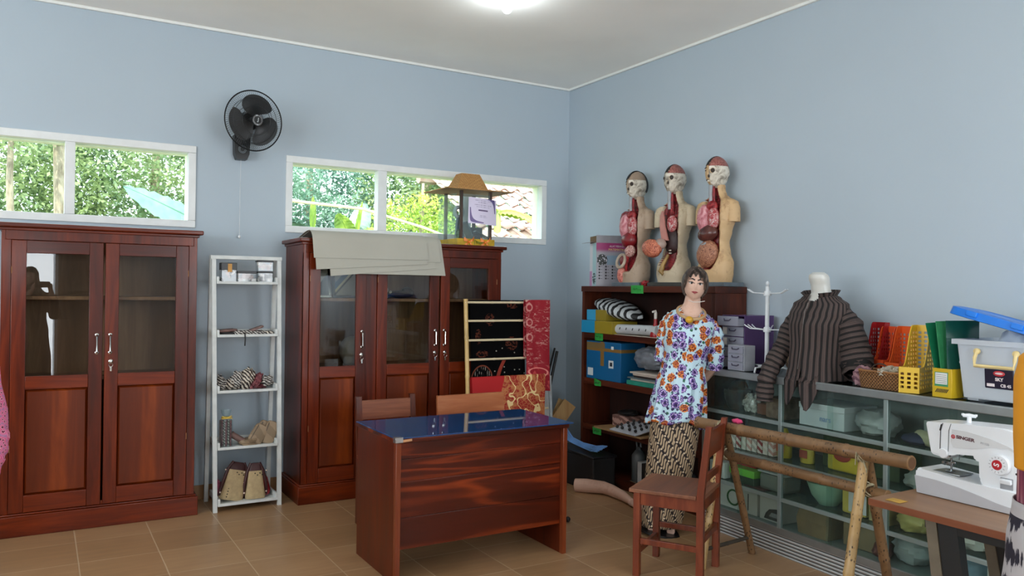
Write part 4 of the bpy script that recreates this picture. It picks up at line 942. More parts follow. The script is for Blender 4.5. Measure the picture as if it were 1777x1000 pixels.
MB().box((.0, .0, .345), (.26, .003, .405)).build('flap', M_in, mbx, smooth=0); MB().box((-.0, .003, .345), (.003, .157, .40)).build('flap', M_brn, mbx, smooth=0)
MB().rbox((-.03, .1, .350), (.09, .09, .003), (0, R(-8), 0)).build('flap', M_in, mbx, smooth=0)
text('title_line', 'ALAT PERAGA', .02, plain('white_ink', (222, 216, 220), .6), mbx, (.175, -.0008, .318), (R(90), 0, 0), .0003); text('title_word', 'MATEMATIKA', .024, plain('yellow_ink', (222, 200, 120), .6), mbx, (.175, -.0008, .292), (R(90), 0, 0), .0003)

def skin_mat(name, base, dirt):
    def fn(t):
        o = t.obj(); f = t.noise(o, 7, 5, .65); g = t.noise(o, 26, 4, .7)
        c = t.ramp(t.m('ADD', t.m('MULTIPLY', f, .6), t.m('MULTIPLY', g, .4)), [(.36, lin(dirt)), (.5, lin(base))]); t.p(Base_Color=c, Roughness=.55); return t
    return mat(name, fn)
def organ_mat(name, a, b, c, scale=22, dist=2, rough=.4):
    def fn(t):
        o = t.obj(); f = t.noise(o, scale, 4, .6, dist)
        t.p(Base_Color=t.ramp(f, [(.36, lin(a)), (.5, lin(b)), (.62, lin(c))]), Roughness=rough); t.bump(f, .5, .01); return t
    return mat(name, fn)
M_muscle = organ_mat('red_muscle', (92, 10, 16), (140, 22, 30), (176, 48, 50), 16)
M_lung = organ_mat('pink_lung', (150, 62, 74), (196, 120, 128), (216, 164, 168), 14, 1)
M_liver = organ_mat('dark_liver', (54, 26, 24), (78, 40, 36), (96, 54, 46), 6, 1, .25)
M_livr = organ_mat('red_liver', (84, 8, 16), (116, 14, 24), (134, 24, 32), 6, 1, .3)
M_gut = organ_mat('coiled_gut', (120, 50, 34), (190, 104, 78), (216, 138, 106), 34, 3)
M_gutd = organ_mat('brown_gut', (104, 56, 40), (160, 106, 80), (186, 132, 100), 34, 3)
M_bone = organ_mat('skull_bone', (120, 110, 96), (200, 192, 176), (220, 214, 200), 16, 1, .5)
M_brain = organ_mat('brain_red', (110, 52, 48), (150, 88, 80), (172, 112, 102), 34, 3)
M_hairp = plain('painted_black_hair', (24, 22, 22), .5); M_cav = organ_mat('dark_cavity', (64, 8, 12), (112, 18, 24), (150, 40, 44), 20)
M_ves = organ_mat('vessels', (140, 24, 32), (186, 80, 84), (206, 190, 186), 46, 2); M_grey = plain('grey_cartilage', (156, 160, 164), .45)
M_slab = plain('blue_grey_slab', (92, 102, 110), .6, var=.12)
def torso(label, y, base, dirt, var, rz, muscle=False, slabm=None):
    t = thing('anatomy_torso', label, 'anatomical model', (3.945, y, BH+.001), rz, group='anatomical torsos on the bookcase')
    MB().box((-.16, -.10, 0), (.16, .10, .028), .003).build('base', slabm or M_slab, t)
    sk = skin_mat(var+'_torso_skin', base, dirt); z0 = .028
    # local: faces -y, its left is +x.  z, half width, half depth, y offset
    P = [(.0, .118, .085, 0), (.06, .128, .092, 0), (.13, .130, .092, 0), (.20, .106, .080, 0), (.27, .092, .074, .004), (.34, .110, .085, .004), (.42, .134, .094, .006), (.48, .146, .092, .010), (.525, .150, .082, .016), (.555, .128, .066, .022), (.575, .082, .052, .026), (.595, .056, .046, .026), (.63, .048, .045, .02), (.66, .05, .048, .014)]
    mb = MB(); n = 72; nz = 84; rings = []; mask = {}
    for j in range(nz+1):
        z = .66*j/nz; a, b, oy = interp(P, z); ring_ = []
        for i in range(n):
            th = 2*math.pi*i/n; x, yy = math.sin(th), -math.cos(th)      # th=0 faces front, + = its left
            k = (abs(x)**2.4+abs(yy)**2.4)**(-1/2.4); x, yy = x*k, yy*k
            d = math.degrees(th if th <= math.pi else th-2*math.pi)
            lo = -95 if z > .2 else lerp(-30, -95, z/.2); hi = 40+10*math.sin(z*7)
            if z < .22: hi *= math.sqrt(max(0, (z-.07)/.15))
            if z > .56: lo, hi = -42, 34
            e = min(1, max(0, min((d-lo)/7, (hi-d)/7, (z-.075)/.03, (.655-z)/.02)))
            dep = e*(.42 if z < .56 else .3)
            ring_.append(V((a*x*(1-dep*.75), b*yy*(1-dep)+oy+dep*.02, z0+z))); mask[(j, i)] = e
        rings.append(ring_)
    mb.loft(rings); mb.bm.faces.ensure_lookup_table()
    for idx, f in enumerate(mb.bm.faces):
        j, i = divmod(idx, n)
        if j < nz and min(mask[(j, i)], mask[(j+1, (i+1) % n)]) > .12: f.material_index = 1
    for sx in (-1, 1):   # cut-off upper arms
        A = [(.556, .034, .034, .100), (.54, .046, .044, .118), (.50, .048, .048, .130), (.45, .044, .047, .136), (.405, .041, .045, .139)]
        rg_ = []
        for z, rx, ry, cx in A: rg_.append([V((sx*(cx+rx*math.cos(2*math.pi*k/20)), .016+ry*math.sin(2*math.pi*k/20), z0+z)) for k in range(20)])
        mb.loft(rg_, m=(1 if (muscle and sx < 0) else 0))
    # head: rounded skull with jaw, nose and brow on the skin side
    def hd(d):
        k = 1.0
        if d.z < -.1: k *= 1-.10*(-d.z)*(1 if d.y > 0 else .2)
        f = max(0, -d.y)
        k += .10*math.exp(-((d.x/.13)**2+((d.z+.12)/.2)**2))*f          # nose
        k += .035*math.exp(-((d.x/.3)**2+((d.z+.72)/.2)**2))*f          # chin
        k -= .05*math.exp(-(((abs(d.x)-.33)/.15)**2+((d.z-.08)/.12)**2))*f   # eye sockets
        return k
    mb.ell((0, .006, z0+.745), (.070, .090, .108), 36, 28, hd)
    mb.build('body', [sk, M_cav], t, smooth=60)
    # skull half over the left of the face, brain above, hair on the right
    def part(name, m, keep, grow, fnx=None):
        q = MB(); q.ell((0, .006, z0+.745), (.070*grow, .090*grow, .108*grow), 48, 36, fnx or hd)
        dele = [f for f in q.bm.faces if not keep((f.calc_center_median()-V((0, .006, z0+.745))))]
        bmesh.ops.delete(q.bm, geom=dele, context='FACES'); return q.build(name, m, t, smooth=60, fix=False)
    def sock(d):
        k = hd(d); f = max(0, -d.y)
        k -= .20*math.exp(-(((d.x-.40)/.17)**2+((d.z-.06)/.15)**2))*f**.5; k -= .15*math.exp(-((d.x/.10)**2+((d.z+.2)/.12)**2))*f; k -= .035*math.exp(-(((d.x-.75)/.2)**2+((d.z+.38)/.2)**2))
        k += .05*math.exp(-(((d.x-.62)/.2)**2+((d.z+.14)/.07)**2)); k -= .03*(math.sin(d.x*60) > .3)*math.exp(-((d.z+.55)/.06)**2)*f
        return k
    lim = -.018 if var == 'middle' else .010
    part('skull', M_bone, lambda p: p.x > lim-(.02 if var == 'middle' else 0) and -.104 < p.z < .042 and p.y < .055, 1.06, sock)
    q = MB()
    for ex in ((.028,) if var != 'middle' else (.028, -.026)): q.ell((ex, -.0725, z0+.752), (.019, .008, .016), 16, 10)
    q.build('eye_socket', plain('dark_socket', (58, 48, 42), .7), t)
    q = MB(); q.ell((.010, -.088, z0+.715), (.007, .007, .012), 10, 8); q.build('nose_cavity', plain('dark_socket', (58, 48, 42), .7), t)
    q = MB()
    for k in range(6): q.rbox((.004+.007*k, -.089+.0032*k+.0007*k*k, z0+.683), (.0055, .006, .012), (0, 0, R(10*k)), .001)
    o_ = q.build('teeth', plain('ivory_teeth', (214, 206, 188), .4), t); o_['kind'] = 'stuff'
    part('brain', M_brain if var != 'left' else plain('beige_scalp', (158, 136, 116), .6, var=.1), lambda p: p.x > .004 and p.z >= .042 and p.y < .07, 1.03, lambda d: hd(d)*(1+.02*MN.noise(d*9)))
    part('hair', M_hairp, lambda p: (p.x <= .004 and p.z > .040+.012*math.sin(p.y*60) or (p.y > (.034 if var == 'left' else .066) and p.z > -.05)) and p.z > -.06, 1.05 if var != 'left' else 1.10)
    q = MB()    # right eye, brow and lips painted on the skin side
    if var != 'middle':
        q.ell((-.03, -.069, z0+.757), (.011, .006, .005), 10, 6); q.rbox((-.03, -.0715, z0+.775), (.026, .006, .005), (0, R(-8), R(-18))); q.ell((-.012, -.075, z0+.69), (.012, .006, .006), 10, 6)
        q.build('face_paint', plain('face_paint_dark', (70, 40, 36), .5), t)
    # neck vessels and cavity contents
    q = MB(); q.tube([(-.012, -.034, z0+.53), (-.012, -.044, z0+.60), (-.006, -.046, z0+.66)], [.014, .013, .015], 10); q.build('windpipe', M_grey, t)
    q = MB()
    for k, x in enumerate((-.026, .004, .014)): q.tube([(x*1.6, -.038, z0+.49), (x, -.036, z0+.57), (x*.9, -.036, z0+.655)], .006, 8)
    q.build('neck_vessels', M_muscle, t)
    def blob(name, c, r, m, seed, amp=.06, freq=3, rot=None): return crumple(V(c)+V((0, 0, z0)), r, seed, amp, freq, 24, 16, M=rot).build(name, m, t)
    if var == 'middle':
        q = MB(); q.loft([[V((x+dx, yy, z0+z)) for dx, yy in ((-w_, -.07), (w_, -.086), (w_, -.074), (-w_, -.058))] for x, w_, z in ((-.048, .010, .515), (-.05, .022, .48), (-.045, .030, .40), (-.025, .034, .32), (-.018, .034, .30))]); q.build('lung', plain('salmon_flap', (196, 132, 122), .5), t)
        blob('heart', (.030, -.060, .42), (.042, .03, .06), M_ves, 2); blob('spine_mass', (.01, -.034, .30), (.065, .034, .10), plain('dark_organ', (48, 26, 26), .5, var=.3), 3, .2)
        blob('intestine', (-.10, -.125, .245), (.085, .05, .066), M_gut, 5, .10, 5, Matrix.Rotation(R(12), 3, 'Y')); blob('stomach', (-.045, -.10, .275), (.05, .04, .04), plain('stomach_grey', (164, 142, 132), .4, var=.15), 6)
        q = MB(); q.tube([(.0, -.06, z0+.20), (-.03, -.08, z0+.13), (-.045, -.085, z0+.08), (-.02, -.088, z0+.055)], [.012, .016, .022, .012], 10); q.build('bladder', plain('ochre_bladder', (150, 118, 62), .4, var=.2), t)
        q = MB()
        for k in range(4): q.rbox((.012, -.055, z0+.21+.02*k), (.02, .012, .009), bev=.002)
        q.build('vertebrae', M_bone, t)
    else:
        blob('lung', (-.052, -.050, .43), (.060, .048, .10), M_lung, 3, .05); blob('heart', (.030, -.058, .43), (.046, .036, .075), M_ves, 4, .1)
        blob('upper_vessels', (.012, -.050, .515), (.045, .026, .035), M_muscle, 7, .2)
        if var == 'right':
            blob('liver', (-.015, -.060, .33), (.082, .046, .058), M_liver, 5, .08, 2, Matrix.Rotation(R(-14), 3, 'Y')); blob('intestine', (-.012, -.066, .19), (.085, .05, .095), M_gutd, 6, .07, 6, Matrix.Rotation(R(24), 3, 'Y'))
            q = MB(); q.tube([(-.07, -.07, z0+.255), (-.03, -.094, z0+.25), (.0, -.10, z0+.262)], .008, 8); q.build('duct', M_grey, t)
        else:
            blob('liver', (-.01, -.056, .325), (.078, .044, .065), M_livr, 5, .06); blob('intestine', (.022, -.072, .24), (.05, .032, .045), organ_mat('pale_gut', (150, 84, 80), (206, 158, 148), (224, 190, 180), 30, 3), 6, .2, 4)
            q = MB(); q.tube([(-.06-.045*math.cos(a*.35), -.092+.015*math.sin(a*.35), z0+.165+.05*math.sin(a*.35)) for a in range(18)], .012, 8, loop=True); q.build('pelvic_ring', plain('bone_ring', (176, 160, 142), .5), t)
            blob('kidney', (-.055, -.075, .165), (.036, .02, .04), plain('maroon_organ', (116, 52, 52), .4), 8); blob('lower_muscle', (-.075, -.07, .06), (.04, .035, .065), organ_mat('peach_muscle', (170, 84, 76), (206, 124, 110), (220, 150, 132), 20, 2), 9)
            q = MB(); q.tube([(.0, -.07, z0+.22), (-.02, -.075, z0+.14), (-.03, -.06, z0+.08)], [.016, .014, .01], 8); q.build('vessel', M_muscle, t)
    return t
torso('leftmost anatomical torso, red muscled chest, beside the printed carton', 4.775, (176, 154, 132), (140, 116, 94), 'left', R(-88), True)
torso('middle anatomical torso with orange intestines bulging out of the belly', 4.345, (198, 182, 154), (160, 140, 112), 'middle', R(-80), slabm=plain('dark_slab', (50, 50, 46), .6))
torso('rightmost and tallest standing anatomical torso with dark liver', 3.93, (200, 166, 122), (150, 112, 76), 'right', R(-86))
tag(crumple((3.845, 4.535, BH+.022), (.035, .03, .022), 8, .4, 3, 18, 12, base=BH+.001).build('loose_organ', M_muscle), 'loose red organ piece lying between the left and middle torsos', 'organ model')
# ---- things on the bookcase shelves (world coordinates)
def two_tone(name, a, b, at, ax=1):
    def fn(t):
        s = t.sep(t.obj()); t.p(Base_Color=t.mix(t.m('GREATER_THAN', s[ax], at), lin(b), lin(a)), Roughness=.4); return t
    return mat(name, fn)
g = 'blue and yellow cartons on the bookcase'
tag(MB().box((-.03, -.20, 0), (.22, .20, .098), .004).build('flat_carton', two_tone('blue_yellow_low', (34, 140, 184), (150, 132, 38), .02), loc=(3.80, 5.03, 1.1655)), 'lower blue and yellow taped carton on the second bookcase level', 'box', g)
tag(MB().box((-.01, -.13, 0), (.18, .12, .085), .004).build('flat_carton', two_tone('blue_yellow_up', (58, 156, 196), (142, 124, 40), .0), loc=(3.81, 5.08, 1.2645)), 'upper blue and yellow carton under the zebra striped cushion', 'box', g)
def zebra(t):
    o = t.obj(); w_ = t.noise(o, 9, 2); s = t.sep(t.map(o, rot=(.5, 0, 0))); f = t.m('SINE', t.m('ADD', t.m('MULTIPLY', s[1], 120), t.m('MULTIPLY', w_, 9)))
    t.p(Base_Color=t.mix(t.step(f, -.08, .08), lin((16, 17, 20)), lin((186, 192, 194))), Roughness=.55); return t
mb = crumple((0, 0, 0), (.11, .26, .052), 3, .1, 2, 30, 18)
tag(mb.build('zebra_cushion', mat('zebra_print', zebra), loc=(3.91, 4.93, 1.36), rot=(R(14), R(-16), R(0))), 'black and white zebra striped cushion lying across the blue cartons', 'cushion')
t = thing('punched_roll', 'white paper roll with a row of small dark slots on the bookcase', 'roll', (3.835, 4.87, 1.207))
MB().tube([(0, 0, 0), (.0, -.50, .01)], .037, 18).build('roll', plain('white_roll', (190, 194, 196), .5), t)
for k in range(5): MB().rbox((-.036, -.10-.075*k, -.0+.008), (.004, .008, .018), (R(30), 0, 0)).build('slot', M_dk, t)
for k, (a, b, lb_) in enumerate(((5.02, 4.32, 'longer white card lying flat under the white paper roll'), (4.78, 4.30, 'shorter cream card at the front edge beneath the red pump bottle'))): tag(MB().box((3.795+.02*k, b, 1.1655), (3.98, a, 1.1685)).build('flat_card', plain('cream_card', (206, 196, 180), .7)), lb_, 'card') if k == 0 else None
t = thing('pump_bottle', 'red bottle with white pump beside the floral mannequin', 'bottle', (3.835, 4.405, 1.1655))
MB().lathe([(.038, 0), (.04, .012), (.036, .04), (.02, .075), (.014, .11), (.014, .135)], n=18).build('bottle', plain('red_plastic', (158, 22, 30), .3), t)
MB().tube([(0, 0, .135), (0, 0, .175), (-.004, 0, .19), (-.03, 0, .186)], [.011, .012, .011, .007], 10).build('pump', M_lt, t)
# second level
def carton_mat(t):
    o = t.obj(); s = t.sep(o); n = t.noise(o, 30, 2); b = lin((14, 92, 140)); tape_ = lin((132, 100, 48)); w_ = lin((206, 214, 216)); f = lambda c, a, bb: t.m('MULTIPLY', t.m('GREATER_THAN', c, a), t.m('LESS_THAN', c, bb))
    front = t.m('LESS_THAN', s[0], .002)
    c = t.mix(t.m('MAXIMUM', f(s[2], .225, .25), t.m('MULTIPLY', t.m('MULTIPLY', f(s[1], -.01, .035), t.m('GREATER_THAN', s[2], .11)), front)), b, tape_)
    c = t.mix(t.m('MULTIPLY', f(s[2], .245, .29), t.m('GREATER_THAN', s[1], -.02)), c, lin((120, 98, 60)))
    c = t.mix(t.m('MULTIPLY', front, t.m('MULTIPLY', f(s[1], .13, .20), f(s[2], .025, .085))), c, w_); c = t.mix(t.m('MULTIPLY', front, t.m('MULTIPLY', f(s[1], -.13, -.07), f(s[2], .10, .16))), c, w_)
    c = t.mix(t.m('MULTIPLY', front, t.m('MULTIPLY', f(s[1], -.115, -.085), f(s[2], .115, .145))), c, lin((40, 50, 60)))
    c = t.mix(t.m('MULTIPLY', front, t.m('MULTIPLY', f(s[1], -.13, -.10), f(s[2], .245, .27))), c, w_)
    t.p(Base_Color=c, Roughness=.45); return t
tag(MB().box((0, -.22, 0), (.24, .22, .30), .004).build('blue_carton', mat('blue_carton_print', carton_mat), loc=(3.80, 4.975, .8005)), 'big blue carton with brown tape and white labels on the middle bookcase level', 'box')
M_bag = clear('grey_plastic_bag', (210, 216, 220), .35, .25, .12, (126, 132, 140))
tag(crumple((3.90, 4.52, 1.0), (.08, .17, .09), 4, .22, 2.4, base=.925).build('plastic_bag', plain('dull_grey_plastic', (120, 126, 134), .35, var=.15)), 'crumpled grey plastic bag on the book stack on the bookcase', 'bag')
zz = .8005; rg = rnd(8)
for w_, h_, c, dx, lb_ in ((.40, .032, (30, 132, 112), .0, 'teal green folder at the bottom of the book stack'), (.36, .014, (206, 198, 182), -.01, 'cream book lying on the teal folder'), (.38, .010, (96, 112, 118), .0, 'thin blue grey book in the middle of the stack'), (.30, .016, (46, 40, 38), -.02, 'dark thin book below the upper pale pair'), (.31, .012, (186, 172, 160), -.03, 'upper pale book of the stack second from top'), (.33, .013, (198, 188, 176), -.0, 'topmost pale book under the grey plastic bag')):
    MB().box((3.80+rg.uniform(0, .02), 4.49-w_/2+dx, zz), (3.99, 4.49+w_/2+dx, zz+h_), .002).build('stacked_book', plain('book_%d_%d' % (c[0], c[1]), c, .6)); o = bpy.data.objects[[q.name for q in COL.objects if q.name.startswith('stacked_book')][-1]]; tag(o, lb_+' on the bookcase', 'book', 'books stacked on the bookcase'); zz += h_+.0005
# third level: tray of beads on a board, printed box
tag(MB().box((3.72, 4.42, .4355), (4.0, 4.98, .449), .002).build('loose_board', plain('tan_board', (150, 116, 76), .7)), 'tan board sticking out of the fourth bookcase level', 'board')
t = thing('bead_tray', 'white tray of dark round beads on the tan board', 'tray', (3.745, 4.60, .4495))
MB().rbox((.07, 0, .03), (.24, .30, .012), (0, R(-10), 0), .003).build('tray', plain('white_tray', (186, 190, 198), .5), t)
rg = rnd(4)
for k in range(16): MB().ell((-.02+.055*(k % 4)+rg.uniform(-.008, .008), -.115+.075*(k//4)+rg.uniform(-.01, .01), .036+.0098*(k % 4)), (.012, .012, .012), 10, 7).build('bead', M_dk, t)
MB().box((0, -.10, 0), (.17, .10, .085), .004).build('printed_box', mat('pinkish_batik', stripe_mat('pinkish_batik', (120, 84, 76), (176, 140, 128), 150, 1.2) and None) if False else stripe_mat('pinkish_batik', (112, 78, 70), (176, 140, 128), 150, 1.2), loc=(3.87, 4.84, .4495)); tag(bpy.data.objects['printed_box'], 'small pink patterned open box behind the bead tray', 'box')
tag(crumple((3.95, 4.84, .555), (.07, .09, .022), 2, .3, 2.5, 18, 12, base=.535).build('dark_cloth', M_dk), 'dark cloth bulging out of the pink patterned box', 'cloth')
# bottom level and floor in front
t = thing('black_crate', 'black crate with sloping lid on the floor at the foot of the bookcase', 'crate', (3.54, 5.0, 0))
MB().box((0, -.26, .0), (.21, .22, .25), .012).build('body', M_dk, t); MB().rbox((.105, -.02, .262), (.23, .50, .02), (R(2), 0, 0), .006).build('lid', M_blackpl, t)
t = thing('hanger_bundle', 'bundle of pale blue wire hangers lying on the black crate', 'hangers', (3.56, 5.0, .278)); M_bluew = plain('pale_blue_wire', (98, 142, 196), .4)
rg = rnd(11)
for k in range(7):
    e1, e2 = (k-3)*.012, (k-3)*.016+rg.uniform(-.006, .006); zz = .012+.0055*k
    MB().tube([(.04+e1, .235, zz+.075), (.02+e1, .20, zz+.085), (.03+e1*.8, .165, zz+.055), (.05+e1*.3, .12, zz+.02), (.06+e1*.2, -.02, zz), (.06+e2*.6, -.16, zz-.002), (.05+e2, -.225, zz+.012), (.085+e2, -.235, zz+.006), (.08+e2*.5, -.17, zz)], .0036, 6).build('hanger', M_bluew, t)
t = thing('grey_jug', 'dark grey plastic jug on the lowest bookcase level', 'jug', (3.86, 4.60, .0755))
MB().lathe([(.05, 0), (.055, .02), (.055, .20), (.03, .235), (.022, .24), (.022, .265)], n=18).build('body', plain('dark_grey_plastic', (72, 76, 78), .4), t); MB().tube([(-.0, .02, .262), (0, .03, .30), (0, -.02, .30), (0, -.025, .262)], .008, 8).build('handle', plain('grey_handle', (110, 114, 114), .4), t)
t = thing('white_binder', 'black binder with white spine on the lowest bookcase level', 'binder', (3.80, 4.50, .0755)); MB().box((0, .0, 0), (.20, .045, .17), .003).build('spine', plain('white_spine', (186, 188, 188), .5), t); MB().box((.0, -.20, .0), (.20, -.001, .165), .003).build('cover', M_dk, t)
tag(MB().tube([(3.80, 4.62, .090), (3.78, 4.30, .088)], .007, 8).build('silver_rod', M_steel), 'thin silver rod at the front of the lowest bookcase level', 'rod')
tag(crumple((3.86, 4.02, .16), (.06, .16, .085), 12, .25, 2.6, base=.0755).build('dark_cloth_bag', plain('dark_cloth', (34, 34, 38), .8)), 'dark cloth bag low in the bookcase behind the mannequin skirt', 'bag')

# ================================================================ FLORAL MANNEQUIN
M_mskin = skin_mat('mannequin_skin', (214, 176, 156), (200, 158, 138))
def floral(t):
    u = t.uv(); n = t.noise(u, 40, 3, color=True); uu = t.node('ShaderNodeVectorMath', operation='ADD'); t.set(uu, 0, u)
    sc_ = t.node('ShaderNodeVectorMath', operation='SCALE'); t.set(sc_, 0, n); sc_.inputs['Scale'].default_value = .022; t.nt.links.new(sc_.outputs[0], uu.inputs[1]); q = uu.outputs[0]
    base = lin((186, 214, 226)); c = base
    v2 = t.vor(q, 34, dim='2D', rnd=1); g2 = t.m('MULTIPLY', t.m('LESS_THAN', v2[0], .30), t.step(t.noise(u, 16, 1), .47, .53)); c = t.mix(g2, c, t.ramp(t.sep(v2[1])[0], [(.0, lin((26, 26, 70))), (.45, lin((30, 92, 66))), (.7, lin((52, 30, 96)))], 'CONSTANT'))
    v = t.vor(q, 16.5, dim='2D', rnd=.75); cell = t.sep(v[1]); d = v[0]
    pet = t.m('ADD', d, t.m('MULTIPLY', t.m('SUBTRACT', t.noise(u, 105, 2), .5), .42))
    dark = t.m('LESS_THAN', pet, .42); ora = t.m('GREATER_THAN', cell[0], .60)
    fl = t.mix(ora, t.ramp(t.noise(u, 75, 2), [(.42, lin((44, 20, 92))), (.58, lin((98, 58, 150)))]), t.ramp(t.noise(u, 75, 2), [(.42, lin((168, 60, 22))), (.58, lin((230, 140, 44)))]))
    c = t.mix(dark, c, fl); c = t.mix(t.m('MULTIPLY', t.m('LESS_THAN', t.m('ABSOLUTE', t.m('SUBTRACT', pet, .27)), .035), dark), c, t.mix(ora, lin((210, 190, 230)), lin((60, 20, 20))))
    c = t.mix(t.m('LESS_THAN', pet, .10), c, t.mix(ora, lin((30, 14, 60)), lin((120, 30, 20))))
    t.p(Base_Color=c, Roughness=.6); return t
def parang(t):
    s = t.sep(t.map(t.uv(), (1, 1, 1), rot=(0, 0, R(48)))); P = .066
    q = t.m('DIVIDE', s[1], P); fr = t.m('FRACT', q); row = t.m('FLOOR', q)
    line = t.m('LESS_THAN', fr, .24); x = t.m('ADD', s[0], t.m('MULTIPLY', row, .011))
    g = t.m('SUBTRACT', fr, .62); ph = t.m('ADD', t.m('MULTIPLY', x, 2*math.pi/.024), t.m('ADD', t.m('MULTIPLY', g, 13), t.m('MULTIPLY', t.m('SINE', t.m('MULTIPLY', g, 8.2)), 1.1)))
    body = t.m('COSINE', ph); inner = t.m('LESS_THAN', t.m('ABSOLUTE', t.m('SUBTRACT', body, .55)), .16)
    c = t.mix(t.step(body, -.35, -.1), lin((38, 20, 17)), t.mix(inner, lin((206, 182, 148)), lin((112, 80, 54))))
    dx = t.m('SUBTRACT', t.m('FRACT', t.m('DIVIDE', x, 0.042)), .5); dy = t.m('MULTIPLY', t.m('SUBTRACT', fr, .12), P/0.042)
    dot = t.m('LESS_THAN', t.m('ADD', t.m('POWER', dx, 2), t.m('POWER', dy, 2)), .022)
    c = t.mix(line, c, lin((30, 14, 14))); c = t.mix(dot, c, lin((222, 204, 176))); t.p(Base_Color=c, Roughness=.65); return t
def oval(cx, cy, z, a, b, n=48, fold=0, nf=9, ph=0): return [V((cx+(a+fold*math.sin(nf*th+ph))*math.sin(th), cy-(b+fold*math.sin(nf*th+ph))*math.cos(th), z)) for th in [2*math.pi*k/n for k in range(n)]]
def figure(mb, skin_low=True):
    """torso, neck and head of a shop mannequin, facing -y"""
    T = [(.80, .135, .115, 0), (.88, .142, .12, 0), (1.0, .118, .10, 0), (1.06, .112, .095, 0), (1.15, .128, .11, -.005), (1.22, .142, .12, -.008), (1.29, .148, .10, 0), (1.34, .136, .08, .01), (1.378, .095, .06, .015), (1.415, .06, .05, .015), (1.44, .05, .05, .01), (1.48, .047, .05, .005)]
    mb.loft([oval(0, T_[3], T_[0], T_[1], T_[2], 40) for T_ in [(lerp(.80, 1.48, i/30),)+interp(T, lerp(.80, 1.48, i/30)) for i in range(31)]], us=None)
FIG_X = .86
fm = thing('floral_mannequin', 'leaning female mannequin in floral blouse and batik skirt before the bookcase', 'mannequin', (3.352, 3.782, 0), rot=(R(-1.5), R(7.2), R(-40)))
mb = MB(); figure(mb)
def fhead(d):
    k = 1.0; f = max(0, -d.y)
    k += .13*math.exp(-((d.x/.11)**2+((d.z+.16)/.13)**2))*f**2 + .05*math.exp(-((d.x/.08)**2+((d.z-.0)/.16)**2))*f**2
    k += .05*math.exp(-((d.x/.22)**2+((d.z+.46)/.09)**2))*f + .05*math.exp(-((d.x/.25)**2+((d.z+.80)/.14)**2))*f
    k -= .05*math.exp(-(((abs(d.x)-.34)/.14)**2+((d.z-.06)/.10)**2))*f
    if d.z < 0: k *= 1-.16*(-d.z)**1.5*(abs(d.x)**.5)
    return k
FH = V((0, -.012, 1.555)); mb.ell(FH, (.068, .084, .108), 48, 40, fhead)
for sx in (-1, 1): mb.tube([(sx*.069, .0, 1.575), (sx*.074, .006, 1.56), (sx*.070, .004, 1.535)], [.010, .013, .008], 8)
mb.tube([(.135, .01, 1.315), (.178, .03, 1.2), (.19, .06, 1.07), (.15, .11, .99), (.09, .135, .91), (.07, .14, .885)], [.040, .042, .036, .033, .024, .022], 12)   # remaining (left) arm
for k, (dx, L) in enumerate(((-.022, .075), (-.008, .085), (.008, .08), (.022, .065))): mb.tube([(.07-.01, .14+dx*.5, .89), (.04, .142+dx, .85), (.02, .142+dx*1.1, .85-L*.5), (.01, .14+dx, .85-L*.9)], [.011, .009, .008, .006], 8)
mb.tube([(.07, .12, .90), (.05, .105, .86), (.035, .105, .84)], [.011, .009, .007], 8)
for sx in (-1, 1): mb.tube([(sx*.075, 0, .86), (sx*.07, -.01, .5), (sx*.06, 0, .42), (sx*.055, .01, .12), (sx*.055, .0, .05), (sx*.06, -.07, .025)], [.085, .055, .05, 0.042, .03, .025], 14)
body = mb.build('body', M_mskin, fm); md = body.modifiers.new('fuse', 'REMESH'); md.mode = 'VOXEL'; md.voxel_size = .0045; md.use_smooth_shade = True; ms = body.modifiers.new('soften', 'SMOOTH'); ms.factor = .5; ms.iterations = 3
# face details
def onface(x, z, out=0):
    d = V((x/.068, 0, (z-FH.z)/.108)); d.y = -math.sqrt(max(.05, 1-d.x**2-d.z**2)); k = fhead(d); return V((FH.x+d.x*.068*k, FH.y+d.y*.084*k-out, FH.z+d.z*.108*k))
for sx in (-1, 1):
    p = onface(sx*.026, 1.560); q = MB(); q.ell(p+V((0, .007, 0)), (.0155, .010, .0085), 14, 10); q.build('eye', plain('eye_white', (206, 198, 194), .3), fm)
    q = MB(); q.ell(p+V((0, -.0005, .001)), (.0072, .0045, .0072), 12, 8); q.build('iris', M_dk, fm)
    q = MB(); q.tube([onface(sx*(.026-.017), 1.560, .001), onface(sx*.026, 1.5685, .002), onface(sx*.042, 1.5655, .001), onface(sx*.047, 1.568, .002)], [.0014, .0026, .0022, .001], 6); q.build('eyelash', M_dk, fm)
    q = MB(); q.tube([onface(sx*.008, 1.581, .0), onface(sx*.024, 1.588, .0005), onface(sx*.043, 1.584, .0)], [.0038, .0042, .0016], 8); q.build('eyebrow', plain('dark_brow', (40, 28, 26), .6), fm)
q = MB(); q.tube([onface(-.020, 1.5075, 0), onface(-.006, 1.5105, .001), onface(0, 1.5095, .001), onface(.006, 1.5105, .001), onface(.020, 1.5075, 0)], [.001, .004, .0036, .004, .001], 8); q.tube([onface(-.018, 1.506, 0), onface(0, 1.5025, .001), onface(.018, 1.506, 0)], [.001, .005, .001], 8)
q.build('lips', plain('rose_lips', (160, 72, 76), .35), fm)
def hairmat(t):
    o = t.obj(); f = t.noise(t.map(o, (90, 90, 9)), 1, 3, .6, .4); t.p(Base_Color=t.ramp(f, [(.35, lin((38, 30, 27))), (.55, lin((78, 64, 56))), (.7, lin((128, 112, 100)))]), Roughness=.5); t.bump(f, .6, .006); return t
q = MB(); HB = V((0, .002, 1.563)); q.ell(HB, (.083, .098, .106), 128, 96, lambda d: 1+.03*MN.noise(V((d.x*9, d.y*9, d.z*2)))+.03*max(0, d.z)+(.05*max(0, -d.z)))
kill = []
